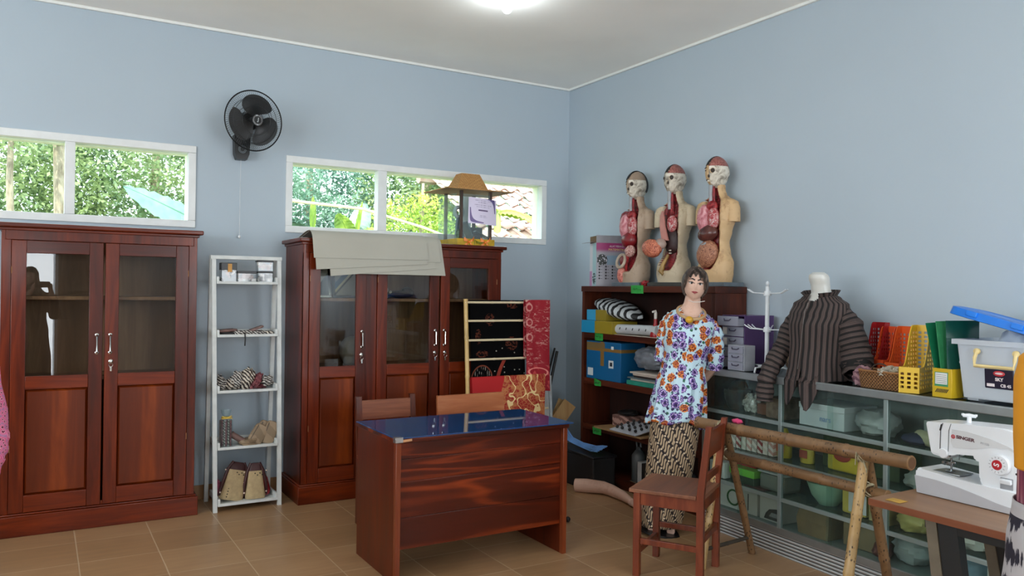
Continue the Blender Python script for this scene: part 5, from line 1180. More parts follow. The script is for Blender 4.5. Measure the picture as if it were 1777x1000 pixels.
for f in q.bm.faces:
    p = f.calc_center_median()-HB; hl = .052-.55*max(0, abs(p.x+.012)-.004)**1.05*1.0+.012*math.sin(p.x*210)
    if p.y < -.028 and abs(p.x) < .070 and p.z < hl: kill.append(f)
    elif p.z < -.082+.012*math.sin(p.x*90+p.y*70): kill.append(f)
bmesh.ops.delete(q.bm, geom=kill, context='FACES')
hr = q.build('hair', mat('ash_brown_hair', hairmat), fm, fix=False); sd = hr.modifiers.new('thick', 'SOLIDIFY'); sd.thickness = .012; sd.offset = -1
q = MB()
for x0, x1, x2 in ((-.02, -.045, -.064), (-.012, -0.042, -.058), (.0, .028, .052), (-.004, .036, .060), (.012, .046, .066), (-.03, -.055, -.068)): q.tube([V((x0, -.066, 1.665)), V((x1, -.098, 1.63)), V((x2, -.082, 1.585)), V((x2*1.07, -.058, 1.53))], [.006, .010, .008, .003], 7, flat=.6)
q.build('fringe', mat('ash_brown_hair', hairmat), fm)
# blouse
def garment(mb, tab, n=72, nv=60, hem=None, fold=0, nf=11, cut=None):
    """tab rows: z, half width, half depth, y offset; from hem up"""
    z0, z1 = tab[0][0], tab[-1][0]; rings = []; us = [2*math.pi*k/n*.15 for k in range(n+1)]; vs = []
    for j in range(nv+1):
        z = lerp(z0, z1, j/nv); a, b, oy = interp(tab, z)[:3]; k = max(0, 1-(z-z0)/(z1-z0)*1.6); ring_ = []
        for i in range(n):
            th = 2*math.pi*i/n; fo = fold*k*(math.sin(nf*th+2*math.sin(z*5))+.5*math.sin(nf*1.7*th+1)); zz = z
            if hem: zz += hem(th)*max(0, 1-(z-z0)/.2)
            ring_.append(V(((a+fo)*math.sin(th), oy-(b+fo)*math.cos(th), zz)))
        rings.append(ring_); vs.append(z)
    vs.append(z1+.01); mb.loft(rings, cap=(False, False), us=us, vs=vs)
    if cut:
        kill = [f for f in mb.bm.faces if cut(f.calc_center_median())]; bmesh.ops.delete(mb.bm, geom=kill, context='FACES')
    return mb
M_floral = mat('floral_print', floral)
mb = MB(); garment(mb, [(.685, .178, .155, -.005), (.80, .168, .148, 0), (.92, .156, .136, 0), (1.02, .135, .115, 0), (1.1, .132, .115, -.004), (1.2, .150, .132, -.01), (1.28, .158, .126, -.008), (1.34, .152, .10, .005), (1.375, .118, .082, .012), (1.40, .076, .070, .012)], fold=.012, hem=lambda th: .02*math.sin(th*2+1)+.012*math.sin(5*th), cut=lambda p: p.y < -.02 and p.z > 1.30+abs(p.x)*1.35)
o = mb.build('blouse', M_floral, fm); sd = o.modifiers.new('thick', 'SOLIDIFY'); sd.thickness = .003
def sleeve(mb, pts, rs, n=28, wr=.004, uvs=(.16, 1)):
    P = []; R_ = []
    N = 30
    for j in range(N+1):
        s_ = j/N*(len(pts)-1); i = min(int(s_), len(pts)-2); f = s_-i; P.append(V(pts[i]).lerp(V(pts[i+1]), f*f*(3-2*f))); R_.append(lerp(rs[i], rs[i+1], f)+wr*math.sin(j*1.7)*(j > 3))
    rings = []; prev = None
    for i, p in enumerate(P):
        d = (P[min(i+1, N)]-P[max(i-1, 0)]).normalized(); a = V((0, 1, 0)) if prev is None else prev; prev = (a-d*a.dot(d)).normalized(); q = d.cross(prev)
        rings.append([p+(prev*math.cos(2*math.pi*k/n)*.85+q*math.sin(2*math.pi*k/n))*(R_[i]+wr*.8*math.sin(k*1.3+i*.9)) for k in range(n)])
    L = [0]
    for a, b in zip(P, P[1:]): L.append(L[-1]+(b-a).length)
    L.append(L[-1]+.01); us = [k/n*uvs[0]*2 for k in range(n+1)]
    mb.loft(rings, cap=(False, False), us=us, vs=[v*uvs[1] for v in L]); return mb
mb = sleeve(MB(), [(.105, .012, 1.345), (.160, .014, 1.275), (.186, .035, 1.16), (.194, .055, 1.05)], [.036, .052, .052, .054]); o = mb.build('sleeve', M_floral, fm); o.modifiers.new('thick', 'SOLIDIFY').thickness = .003
mb = sleeve(MB(), [(-.105, .012, 1.345), (-.142, .005, 1.27), (-.148, .0, 1.16), (-.146, .01, 1.05)], [.036, .042, .036, .030]); o = mb.build('sleeve', M_floral, fm); o.modifiers.new('thick', 'SOLIDIFY').thickness = .003
mb = MB(); garment(mb, [(.03, .115, .10, -.01), (.2, .135, .115, 0), (.45, .148, .125, 0), (.7, .152, .125, 0), (.95, .13, .105, 0)], fold=.007, nf=6, nv=40, hem=lambda th: .02*math.sin(th+.6)); o = mb.build('skirt', mat('parang_batik', parang), fm); o.modifiers.new('thick', 'SOLIDIFY').thickness = .003
q = MB(); q.tube([(.085*math.sin(a*.2244), -.022-.085*math.cos(a*.2244), 1.424-.084*(.5+.5*math.cos(a*.2244))) for a in range(28)], .0105, 10, loop=True); q.build('necklace', bamboo_mat('rope_necklace', (172, 138, 98), (200, 166, 122)), fm)
MB().ell((-.012, -.124, 1.334), (.024, .018, .022), 14, 10).build('pendant', plain('amber_pendant', (206, 156, 40), .35), fm)
q = MB(); q.tube([(-.03, -.088, 1.452), (.0, -.07, 1.446), (.04, -.06, 1.452), (.07, -.05, 1.462)], .0022, 6); q.build('neck_thread', M_lt, fm)
MB().lathe([(.15, 0), (.15, .012), (.02, .016), (.014, .05)], n=28).build('stand_plate', M_blackpl, fm)
arm = MB(); pts = [(3.455, 4.845, .046), (3.51, 4.78, .05), (3.585, 4.67, .052), (3.605, 4.60, .044), (3.60, 4.47, .036), (3.575, 4.34, .026)]
arm.tube(pts, [.05, .052, .046, .042, .036, .025], 16)
arm.tube([(3.575, 4.345, .026), (3.57, 4.30, .022), (3.56, 4.26, .02)], [.024, 0.042, .03], 12, flat=.5)
for k, (dx, L) in enumerate(((-.026, .07), (-.009, .08), (.009, .075), (.026, .06))): arm.tube([(3.56+dx, 4.27, .02), (3.557+dx*1.1, 4.27-L*.5, .020), (3.555+dx*1.1, 4.27-L, .010)], [.0095, .0085, .006], 8)
arm.tube([(3.59, 4.32, .022), (3.615, 4.285, .018), (3.62, 4.255, .012)], [.012, .010, .007], 8)
o = arm.build('mannequin_arm', M_mskin); md = o.modifiers.new('fuse', 'REMESH'); md.mode = 'VOXEL'; md.voxel_size = .005; md.use_smooth_shade = True; tag(o, 'loose flesh coloured mannequin arm lying on the floor before the bookcase', 'mannequin arm')
# ================================================================ GLASS DISPLAY COUNTER
ct = thing('display_counter', 'long aluminium and glass display counter along the right wall', 'counter', (3.672, 3.745, 0), R(-92.6))
CL, CD, CHt = 2.68, .40, 1.018; PS = (0, .635, 1.315, 2.0, 2.655)
M_al = plain('brushed_aluminium', (158, 164, 164), .38, .75, var=.04); M_als = plain('aluminium_shelf_edge', (150, 166, 164), .45, .5, var=.03)
M_tint = clear('green_counter_glass', (242, 248, 246), .975, .02, .07, (150, 170, 166)); M_shelfg = clear('shelf_glass', (226, 236, 232), .8, .03, .1, (120, 134, 130))
def flute(t):
    s = t.sep(t.obj()); f = t.m('SINE', t.m('MULTIPLY', s[2], 2*math.pi/.019)); t.p(Base_Color=t.mix(t.step(f, -.7, -.2), lin((96, 100, 100)), lin((200, 204, 203))), Roughness=.45, Metallic=.25); t.bump(f, .6, .006); return t
mb = MB(); mb.box((-.012, -.012, CHt-.042), (CL, .012, CHt), .004); mb.box((-.012, CD-.012, CHt-.042), (CL, CD, CHt), .004); mb.box((-.012, .012, CHt-.042), (.012, CD-.012, CHt), .004); mb.box((CL-.024, .012, CHt-.042), (CL, CD-.012, CHt), .004); mb.build('top_frame', M_al, ct)
M_topg = clear('smoked_glass_top', (150, 160, 158), .9, .03, .1, (40, 46, 46))
MB().box((.012, .012, CHt-.012), (CL-.024, CD-.012, CHt-.002)).build('glass_top', M_topg, ct, smooth=0)
for s_ in PS:
    MB().box((s_-.012, -.002, .155), (s_+.012, .02, CHt-.042), .002).build('post', M_als, ct)
TIER = (.762, .535, .330, .158)
for z in TIER[:3]:
    MB().box((0, .0, z-.022), (CL-.03, .016, z), .002).build('shelf_edge', M_als, ct); MB().box((.0, .018, z-.008), (CL-.03, CD-.02, z-.001)).build('shelf', M_shelfg, ct, smooth=0)
MB().box((0, CD-.015, .02), (CL-.03, CD-.005, CHt-.045)).build('back_panel', plain('dull_back_panel', (120, 128, 124), .5), ct, smooth=0)
MB().box((0, .02, .155), (.004, CD-.02, CHt-.045)).build('end_glass', M_tint, ct, smooth=0)
MB().box((0, -.002, .118), (CL-.03, .02, .158), .003).build('bottom_rail', M_al, ct); MB().box((0, .02, .145), (CL-.03, CD-.02, .157)).build('bottom_board', M_als, ct, smooth=0)
MB().box((0, .004, .0), (CL-.03, .02, .118)).build('fluted_plinth', mat('fluted_aluminium', flute), ct, smooth=0)
for a, b in zip(PS, PS[1:]):
    mid = (a+b)/2
    for q0, q1, y in ((a+.012, mid+.02, .006), (mid-.02, b-.012, .011)):
        for z0, z1 in ((TIER[0], CHt-.043), (TIER[1], TIER[0]-.022), (TIER[2], TIER[1]-.022), (TIER[3], TIER[2]-.022)): MB().box((q0, y-.0015, z0+.001), (q1, y+.0015, z1-.001)).build('sliding_glass', M_tint, ct, smooth=0)
CM = Matrix.Translation((3.672, 3.745, 0)) @ Matrix.Rotation(R(-92.6), 4, 'Z')
def cw(s_, y, z): return CM @ V((s_, y, z))
CRZ = R(-92.6)
def cbox(name, label, cat, s0, s1, y0, y1, tier, h_, m, bev=.004, group=None, z=None):
    return tag(MB().box((-(s1-s0)/2, 0, 0), ((s1-s0)/2, y1-y0, h_), bev).build(name, m, loc=cw((s0+s1)/2, y0, TIER[tier]+.001 if z is None else z), rot=(0, 0, CRZ)), label, cat, group)
def cblob(name, label, cat, s_, y, tier, r, m, seed, amp=.25, freq=2.4, group=None):
    z = TIER[tier]+.001; return tag(crumple((0, 0, r[2]*.8), r, seed, amp, freq, 24, 16, base=0).build(name, m, loc=cw(s_, y, z), rot=(0, 0, CRZ)), label, cat, group)
def C_(n, c, rough=.5, **k): return plain(n, c, rough, **k)
# top tier
t = thing('round_basket', 'dark round wicker basket at the far end of the top counter tier', 'basket', cw(.13, .17, TIER[0]+.001))
mb = MB(); mb.lathe([(.06, 0), (.085, .06), (.09, .12), (.08, .122), (.07, .02)], n=22); mb.build('bowl', C_('dark_wicker', (44, 40, 36), .7, var=.3, scale=80), t)
MB().tube([(-.085*math.cos(a*.314), .0, .11+.07*math.sin(a*.314)) for a in range(11)], .006, 6).build('handle', M_dk, t)
cblob('clear_bag', 'crumpled silvery clear bag beside the round basket in the counter', 'bag', .30, .12, 0, (.065, .05, .065), C_('silver_film', (168, 166, 158), .25, var=.35, scale=40), 21, .4, 4)
cbox('small_carton', 'small brown carton by the silvery bag on the top counter tier', 'box', .36, .44, .10, .2, 0, .065, C_('brown_carton2', (110, 66, 42), .7))
cbox('packet_box', 'brown packet with printed lid beside the first post on the top counter tier', 'box', .47, .61, .06, .22, 0, .12, C_('muddy_packet', (116, 94, 78), .5, var=.25, scale=25))
t = thing('shoe_carton', 'white carton with faint blue lettering on the top counter tier', 'box', cw(.88, .05, TIER[0]+.001), CRZ)
MB().box((-.15, 0, 0), (.15, .26, .115), .003).build('carton', C_('pale_carton', (196, 204, 206), .5, var=.02), t); MB().box((-.153, -.003, .095), (.153, .263, .128), .003).build('lid', C_('paler_lid', (206, 212, 214), .5, var=.02), t)
text('print', 'nars', .045, C_('faint_blue_ink', (126, 156, 196), .5), t, (.03, -.004, .05), (R(90), 0, 0), .0004)
cblob('clear_bag', 'large loose clear bag of white goods right of the white carton in the counter', 'bag', 1.15, .16, 0, (.13, .10, .075), C_('cloudy_plastic', (150, 156, 154), .3, var=.2, scale=9), 22, .3, 2.6)
cblob('net_basket', 'black net bag of goods past the second post on the top counter tier', 'bag', 1.60, .20, 0, (.18, .11, .06), C_('black_net', (34, 36, 40), .6, var=.5, scale=70), 23, .2)
cbox('white_tray', 'long pale tray behind the sewing machine on the top counter tier', 'tray', 1.34, 1.66, .26, .30, 0, .10, C_('pale_tray', (168, 172, 164), .5))
cblob('navy_cloth', 'folded navy cloth just past the second post on the top counter tier', 'cloth', 1.42, .12, 0, (.09, .08, .03), C_('navy_cloth', (38, 42, 70), .8), 24, .15)
tag(MB().tube([(0, 0, .035), (.0, .18, .035)], .034, 14).build('cream_roll', C_('cream_cloth_roll', (176, 172, 140), .7), loc=cw(1.56, .05, TIER[0]+.001), rot=(0, 0, CRZ+R(60))), 'cream cloth roll behind the head of the sewing machine', 'cloth roll')
# second tier
for k in range(9):
    cols = ((196, 150, 140), (176, 170, 160), (150, 60, 60), (206, 196, 180))[k % 4]
    cbox('thread_packet', 'narrow striped packet standing in the row behind the upper bamboo pole', 'packet', .14+.044*k, .178+.044*k, .06, .12, 1, .10, stripe_mat('packet_%d' % (k % 4), cols, (224, 214, 204), 180, .3), .002, 'striped packets on the second counter tier')
def pouch2(label, s_, tier, c, w_, h_, band): 
    t = thing('yellow_bottle', label, 'bottle', cw(s_, .12, TIER[tier]+.001), CRZ, group='yellow bottles in the counter')
    mb = MB(); mb.loft([[V((w_/2*math.cos(k*.3927)*q, .035*math.sin(k*.3927)*q, z)) for k in range(16)] for z, q in ((0, .9), (.01, 1), (h_*.7, 1), (h_*.88, .55), (h_, .35))]); mb.build('body', C_('yellow_%d' % c[0], c, .35), t)
    MB().box((-w_*.3, -.037, h_*.2), (w_*.3, -.034, h_*.5), .001).build('sticker', C_('band_%d' % band[0], band, .5), t)
pouch2('rounder yellow bottle left of the first counter post on the second tier', .56, 1, (200, 180, 60), .10, .17, (206, 120, 90)); pouch2('yellow bottle right of the first counter post on the second tier', .73, 1, (196, 176, 70), .09, .15, (170, 80, 60))
cbox('green_carton', 'dark green carton on the second counter tier', 'box', .80, 1.28, .16, .34, 1, .17, C_('dark_green_carton', (52, 70, 40), .5, var=.1), .004)
t = thing('yellow_packet', 'yellow packet with red oval mark before the green carton in the counter', 'packet', cw(1.0, .10, TIER[1]+.001), CRZ)
MB().box((-.12, 0, 0), (.14, .05, .13), .012).build('packet', C_('bright_yellow_pack', (206, 180, 48), .35), t); q = MB(); q.ell((-.02, -.002, .085), (.055, .004, .03), 20, 8); q.build('mark', C_('dull_red_mark', (170, 66, 50), .5), t)
cblob('white_bundle', 'white cloth bundle behind the sewing machine on the second counter tier', 'bundle', 1.43, .14, 1, (.10, .08, .06), C_('grey_white_cloth', (150, 158, 152), .7), 26, .3)
for k in range(4): cbox('wood_offcut', ('lowest', 'second', 'third', 'topmost')[k]+' wood offcut in the small pile left of the sewing machine base', 'offcut', 1.48+.02*k, 1.80-.03*k, .05+.02*k, .22, 1, .018, C_('offcut_%d' % (k % 2), ((84, 58, 40), (150, 118, 84))[k % 2], .7), .002, 'wood offcuts in the counter', TIER[1]+.001+.0195*k)
cblob('rose_cloth', 'dusty rose bundle seen through the arm of the sewing machine', 'cloth', 2.06, .14, 1, (.10, .08, .05), C_('rose_cloth', (150, 84, 76), .7), 27)
# third tier
cbox('red_carton', 'red carton behind the green lidded tub on the third counter tier', 'box', .06, .34, .12, .34, 2, .16, C_('bright_red_carton', (156, 28, 24), .5)); cbox('pale_carton', 'white carton at the far end of the third counter tier', 'box', .03, .16, .03, .11, 2, .10, C_('white_card2', (196, 198, 194), .5))
t = thing('green_lidded_tub', 'low tub with lime green front on the third counter tier', 'tub', cw(.29, .05, TIER[2]+.001), CRZ); MB().box((-.10, 0, 0), (.10, .12, .045), .006).build('tub', C_('dark_tub', (40, 62, 44), .4), t); MB().box((-.105, -.004, .045), (.105, .124, .09), .006).build('lid', C_('lime_lid', (112, 190, 64), .35), t)
t = thing('clear_tub', 'clear round edged tub of pale goods left of the first counter post', 'tub', cw(.52, .13, TIER[2]+.001), CRZ); MB().box((-.10, -.07, 0), (.10, .07, .10), .02).build('tub', clear('tub_plastic', (220, 226, 222), .6, .1, .1, (168, 174, 166)), t); q = crumple((0, 0, .05), (.08, .055, .045), 28, .2, 3, 16, 12, base=.012); q.build('goods', C_('pale_goods', (184, 176, 150), .7), t); MB().box((-.105, -.075, .10), (.105, .075, .112), .005).build('lid', C_('frost_lid', (186, 194, 190), .4), t)
tag(MB().lathe([(.05, 0), (.09, .05), (.115, .12), (.117, .125), (.105, .12)], n=28).build('mint_bowl', C_('mint_bowl', (150, 190, 164), .35), loc=cw(.86, .14, TIER[2]+.001)), 'mint green bowl on the third counter tier below the bamboo pole', 'bowl')
t = thing('yellow_tub', 'yellow tub with white label on the third counter tier', 'tub', cw(1.07, .14, TIER[2]+.001), CRZ); MB().box((-.075, -.06, 0), (.075, .06, .13), .012).build('tub', C_('straw_tub', (198, 180, 84), .4), t); MB().box((-.03, -.062, .015), (.08, -.060, .125), .001).build('sticker', C_('whitish_label', (206, 208, 204), .5), t)
cbox('straw_box', 'straw coloured box behind the right bamboo legs on the third counter tier', 'box', 1.17, 1.29, .07, .2, 2, .14, C_('straw_box', (176, 160, 110), .6, var=.12)); 
cblob('yellow_bag', 'dull yellow bag just past the second counter post on the third tier', 'bag', 1.40, .12, 2, (.09, .07, .06), C_('dull_yellow_bag', (186, 178, 106), .4), 29)
cblob('paper_heap', 'heap of crumpled white paper under the wooden table', 'paper', 1.66, .14, 2, (.16, .11, .075), C_('white_paper', (176, 176, 166), .6, var=.12), 30, .5, 3.4)
t = thing('clear_food_box', 'clear lidded box of cream goods under the right half of the table', 'box', cw(1.90, .10, TIER[2]+.001), CRZ); MB().box((-.15, 0, 0), (.15, .18, .10), .012).build('box', M_box, t); crumple((.03, .09, .035), (.11, .07, .04), 31, .4, 4, 20, 12, base=.008).build('goods', C_('cream_goods', (190, 180, 146), .7, var=.2, scale=40), t); MB().box((-.156, -.006, .10), (.156, .186, .112), .004).build('lid', C_('frost_lid', (186, 194, 190), .4), t)
t = thing('blue_folder', 'blue box file with white spine at the right end of the third counter tier', 'box file', cw(2.12, .04, TIER[2]+.001), CRZ); MB().box((-.06, 0, 0), (-.005, .2, .15), .002).build('spine', C_('white_spine', (186, 188, 188), .5), t); MB().box((-.004, 0, 0), (.09, .2, .15), .002).build('cover', C_('strong_blue', (20, 84, 170), .4), t)
# bottom tier
t = thing('green_dial_carton', 'white carton with round green dial picture on the bottom counter tier', 'box', cw(.27, .05, TIER[3]+.001), CRZ); MB().box((-.17, 0, 0), (.15, .2, .14), .003).build('carton', C_('white_card3', (206, 206, 200), .5, var=.02), t)
q = MB(); q.tube([(-.045+.05*math.cos(a*.314), -.003, .07+.05*math.sin(a*.314)*.9) for a in range(20)], .006, 6, loop=True); q.build('dial', C_('dark_green_print', (44, 96, 50), .5), t); MB().box((.075, -.002, .02), (.08, -.0005, .12)).build('print_line', M_dk, t, smooth=0)
t = thing('iron_carton', 'white carton with clothes iron picture left of the first counter post', 'box', cw(.54, .05, TIER[3]+.001), CRZ); MB().box((-.10, 0, 0), (.07, .2, .15), .003).build('carton', C_('white_card3', (206, 206, 200), .5, var=.02), t)
q = MB(); q.prism([(-.06, .012), (.065, .012), (.065, .075), (.03, .08), (-.02, .07), (-.045, .045)], -.006, -.0005, 'y'); q.build('iron_picture', C_('dark_grey_print', (62, 64, 66), .4), t); q = MB(); q.prism([(-.02, .03), (.05, .03), (.05, .055), (.0, .055)], -.008, -.006, 'y'); q.build('iron_window', C_('light_grey_print', (150, 154, 156), .4), t)
cbox('magenta_packet', 'flat crimson packet lying on the white cartons in the counter', 'packet', .30, .46, .06, .2, 3, .016, C_('crimson_packet', (158, 34, 62), .4), .003, None, TIER[3]+.1525)
t = thing('paper_bag', 'brown paper bag with open top on the bottom counter tier', 'bag', cw(.84, .10, TIER[3]+.001), CRZ); MB().loft([[V((a*sx, b*sy, z)) for sx, sy in ((-1, -1), (1, -1), (1, 1), (-1, 1))] for a, b, z in ((.10, .06, 0), (.11, .065, .08), (.10, .05, .145), (.092, .04, .14))]).build('bag', C_('kraft_brown', (122, 104, 74), .8, var=.1), t, smooth=0)
cbox('tan_box', 'tan box with darker lid on the bottom counter tier', 'box', 1.0, 1.22, .09, .25, 3, .12, C_('tan_box', (128, 112, 82), .7)); cblob('maroon_cloth', 'maroon cloth tucked by the tan box in the counter', 'cloth', 1.24, .09, 3, (.05, .05, .045), C_('maroon_cloth', (96, 52, 44), .8), 32)
cblob('white_sack', 'white plastic sack behind the right bamboo legs on the bottom tier', 'sack', 1.36, .17, 3, (.10, .09, .08), C_('white_sack', (164, 176, 174), .4), 33); cblob('blue_bundle', 'pale blue cloth bundle under the left end of the table', 'bundle', 1.62, .17, 3, (.15, .10, .085), C_('pale_blue_cloth', (104, 132, 146), .6), 34, .2)
cbox('orange_carton', 'orange carton on the bottom counter tier under the table', 'box', 1.88, 2.02, .06, .2, 3, .13, C_('orange_carton', (176, 92, 56), .5)); cbox('dark_red_carton', 'dark red carton at the right of the bottom counter tier', 'box', 2.06, 2.30, .06, .22, 3, .14, C_('dark_red_carton', (112, 20, 22), .5)); cbox('white_book', 'upright white book left of the orange carton in the counter', 'book', 1.80, 1.84, .04, .2, 3, .14, C_('white_card3', (206, 206, 200), .5, var=.02))

# ================================================================ ON THE COUNTER TOP
CT = CHt+.0012
def drawer_unit(name, label, s_, y, w_, d, h_, n, frame_m, front_m, rz, open_top=0, labels=()):
    t = thing(name, label, 'drawer unit', cw(s_, y, CT), CRZ+rz); p = .006
    mb = MB(); mb.box((0, 0, 0), (p, d, h_), .002); mb.box((w_-p, 0, 0), (w_, d, h_), .002); mb.box((p, 0, h_-p), (w_-p, d, h_), .002); mb.box((p, 0, 0), (w_-p, d, p), .002); mb.box((p, d-p, p), (w_-p, d, h_-p))
    hh = (h_-p)/n
    for k in range(1, n): mb.box((p, .004, k*hh), (w_-p, d-p, k*hh+.004))
    mb.build('frame', frame_m, t)
    for k in range(n):
        off = -.045 if (k == n-1 and open_top) else 0
        dr = bpy.data.objects.new('drawer', None); COL.objects.link(dr); dr.parent = t; dr.location = (0, off, k*hh+p)
        mb = MB(); mb.box((p+.002, -.004, .0), (w_-p-.002, 0, hh-.006), .001); mb.box((p+.002, .0, 0), (p+.004, d*.85, hh-.02)); mb.box((w_-p-.004, 0, 0), (w_-p-.002, d*.85, hh-.02)); mb.box((p+.004, 0, 0), (w_-p-.004, d*.85, .002)); mb.build('tray', front_m, dr, smooth=0)
        q = MB(); q.tube([(w_/2-.03, -.006, hh*.66), (w_/2-.02, -.012, hh*.5), (w_/2+.02, -.012, hh*.5), (w_/2+.03, -.006, hh*.66)], .004, 6); q.build('pull', C_('smoky_pull', (70, 68, 86), .4), dr)
        if k in labels: MB().box((.014, -.006, hh*.15), (.05, -.0045, hh*.8)).build('sticker', M_lt, dr, smooth=0)
        crumple((w_/2, d*.4, hh*.28), (w_*.34, d*.3, hh*.22), 40+k, .4, 4, 14, 10, base=.004).build('contents', C_('mixed_contents_%d' % (k % 2), ((112, 112, 120), (80, 78, 88))[k % 2], .6, var=.3, scale=50), dr)
    return t
M_purp = clear('purple_plastic', (168, 140, 190), .55, .06, .12, (124, 98, 150)); M_smoke = clear('smoky_clear_plastic', (226, 228, 236), .45, .08, .12, (176, 178, 192))
drawer_unit('drawer_unit', 'tall purple framed drawer unit with top drawer pulled out, beside the floral mannequin', .03, .12, .20, .25, .335, 5, M_purp, M_smoke, 0, 1, (2, 3))
drawer_unit('drawer_unit', 'small grey drawer unit standing in front of the purple one', .185, .025, .14, .09, .155, 3, C_('smoky_frame', (158, 162, 170), .35), M_smoke, 0)
bpy.data.objects['drawer_unit']['group'] = bpy.data.objects['drawer_unit.001']['group'] = 'drawer units on the counter'
M_wm = C_('white_metal', (216, 222, 226), .35)
st = thing('hook_stand', 'white metal revolving hook stand on the counter', 'stand', cw(.385, .15, CT), CRZ)
mb = MB(); mb.tube([(0, 0, .03), (0, 0, .27), (0, 0, .52)], .013, 14); mb.ell((0, 0, .535), (.012, .012, .016), 12, 8); mb.build('pole', M_wm, st)
mb = MB(); mb.tube([(-.16, -.0, .0), (-.16, -.0, .028), (-.14, 0, .034), (.14, 0, .034), (.16, 0, .028), (.16, 0, 0)], .006, 8); mb.tube([(.03, -.13, 0), (.028, -.12, .028), (0, 0, .034), (-.03, .12, .028), (-.035, .13, 0)], .006, 8); mb.lathe([(.05, .03), (.05, .038), (.015, .044)], n=18); mb.build('foot', M_wm, st)
for zc, arms in ((.475, (-178, -172, -2, 6)), (.255, (-175, -160, -188, -4, 8, 100))):
    MB().lathe([(.022, zc-.014), (.024, zc), (.018, zc+.016)], n=16).build('collar', M_wm, st)
    for a in arms:
        c, s_ = math.cos(R(a)), math.sin(R(a)); L = .135 if a != 100 else .05
        MB().tube([(c*.018, s_*.018, zc), (c*L*.8, s_*L*.8, zc+.004), (c*L, s_*L, zc+.018), (c*(L+.012), s_*(L+.012), zc+.026)], .0035, 6).build('hook', M_wm, st)
# woven rattan tray leaning behind
def rattan(t):
    u = t.uv(); s = t.sep(u); f = t.m('SINE', t.m('MULTIPLY', s[0], 330)); g2 = t.m('SINE', t.m('MULTIPLY', s[1], 330)); k = t.m('MULTIPLY', f, g2)
    t.p(Base_Color=t.mix(t.step(k, -.2, .3), lin((62, 46, 34)), lin((150, 128, 100))), Roughness=.6); t.bump(k, .5, .004); return t
M_rat = mat('woven_rattan', rattan)
rt = thing('rattan_tray', 'round woven rattan tray with cut-out handle leaning behind the jacket', 'tray', cw(.515, .27, CT), CRZ, rot=(R(-8), 0, CRZ))
mb = MB(); mb.tube([(.13*math.cos(a*.2), 0, .165+.165*math.sin(a*.2)) for a in range(int(2*math.pi/.2)+1)], .009, 8, loop=True); mb.build('rim', C_('dark_rattan', (66, 48, 36), .5), rt)
mb = MB(); mb.sheet(lambda u, v: V((.13*math.sqrt(v)*math.cos(u*2*math.pi), .012*(1-v), .165+.165*math.sqrt(v)*math.sin(u*2*math.pi))), 40, 10, .003, .6, .2)
kill = [f for f in mb.bm.faces if ((f.calc_center_median().x-.05)/.06)**2+((f.calc_center_median().z-.23)/.07)**2 < 1]; bmesh.ops.delete(mb.bm, geom=kill, context='FACES'); mb.build('weave', M_rat, rt)
mb = MB(); mb.tube([(.05+.06*math.cos(a*.314), .005, .23+.07*math.sin(a*.314)) for a in range(20)], .006, 6, loop=True); mb.build('handle_rim', C_('dark_rattan', (66, 48, 36), .5), rt)
# ---- striped jacket on a bust
def lurik(t):
    u = t.uv(); s = t.sep(u); w_ = t.m('ADD', t.m('MULTIPLY', s[0], 33), t.m('MULTIPLY', t.noise(u, 5, 2), .35)); fr = t.m('FRACT', w_)
    c = t.ramp(fr, [(0, lin((17, 14, 14))), (.36, lin((74, 61, 58))), (.52, lin((98, 83, 79))), (.61, lin((44, 38, 37))), (.67, lin((92, 77, 73))), (.88, lin((76, 62, 60)))], 'CONSTANT'); n = t.noise(u, 260, 2)
    t.p(Base_Color=t.mix(t.m('MULTIPLY', n, .4), c, lin((20, 18, 18))), Roughness=.85); return t
M_lur = mat('striped_lurik', lurik)
jk = thing('jacket_bust', 'white bust wearing a brown and black striped jacket on the counter', 'mannequin bust', cw(.795, .128, CT), 0, rot=(0, 0, R(-88)))
mb = MB(); mb.loft([oval(0, oy, z, a, b, 32) for z, a, b, oy in [(z_,)+interp([(.002, .13, .10, 0), (.1, .125, .09, 0), (.25, .145, .105, -.01), (.34, .16, .09, 0), (.42, .155, .075, .01), (.455, .10, .058, .015), (.475, .058, .05, .015), (.52, .052, .05, .005), (.565, .056, .055, -.008), (.588, .05, .048, -.014), (.598, .03, .028, -.014)], z_) for z_ in [.002+.596*i/40 for i in range(41)]]])
mb.build('bust', plain('glossy_white_bust', (206, 206, 200), .35, var=.02), jk)
def jhem(th):   # the fronts hang over the edge of the counter, the back rests on it
    d = math.degrees(th if th < math.pi else th-2*math.pi); k = max(0, min(1, (48-abs(d))/26)); return k*k*(3-2*k)
J = [(.0, .175, .165, -.005), (.08, .165, .150, -.005), (.20, .165, .135, -.006), (.30, .175, .135, -.008), (.36, .185, .115, .0), (.42, .172, .085, .008), (.455, .12, .072, .012), (.475, .085, .066, .012)]
mb = MB(); n, nv = 80, 70; rings = []; us = [2*math.pi*k/n*.155 for k in range(n+1)]; vs = []
for j in range(nv+1):
    f = j/nv; ring_ = []
    for i in range(n):
        th = 2*math.pi*(i+.5)/n; k = jhem(th); d = math.degrees(th if th < math.pi else th-2*math.pi); z0 = .003-.165*math.exp(-((d-19)/15)**2)-.15*math.exp(-((d+24)/13)**2); z = lerp(z0, .475, f); a, b, oy = interp(J, max(z, 0))
        if z < 0: b += .02+.012*math.sin(th*7)
        fo = .008*math.sin(9*th+z*6)*(1-f); q = 1
        ring_.append(V(((a+fo)*math.sin(th), oy-(b+fo)*math.cos(th), z)))
    rings.append(ring_); vs.append(f*.6)
vs.append(.61); mb.loft(rings, cap=(False, False), us=us, vs=vs)
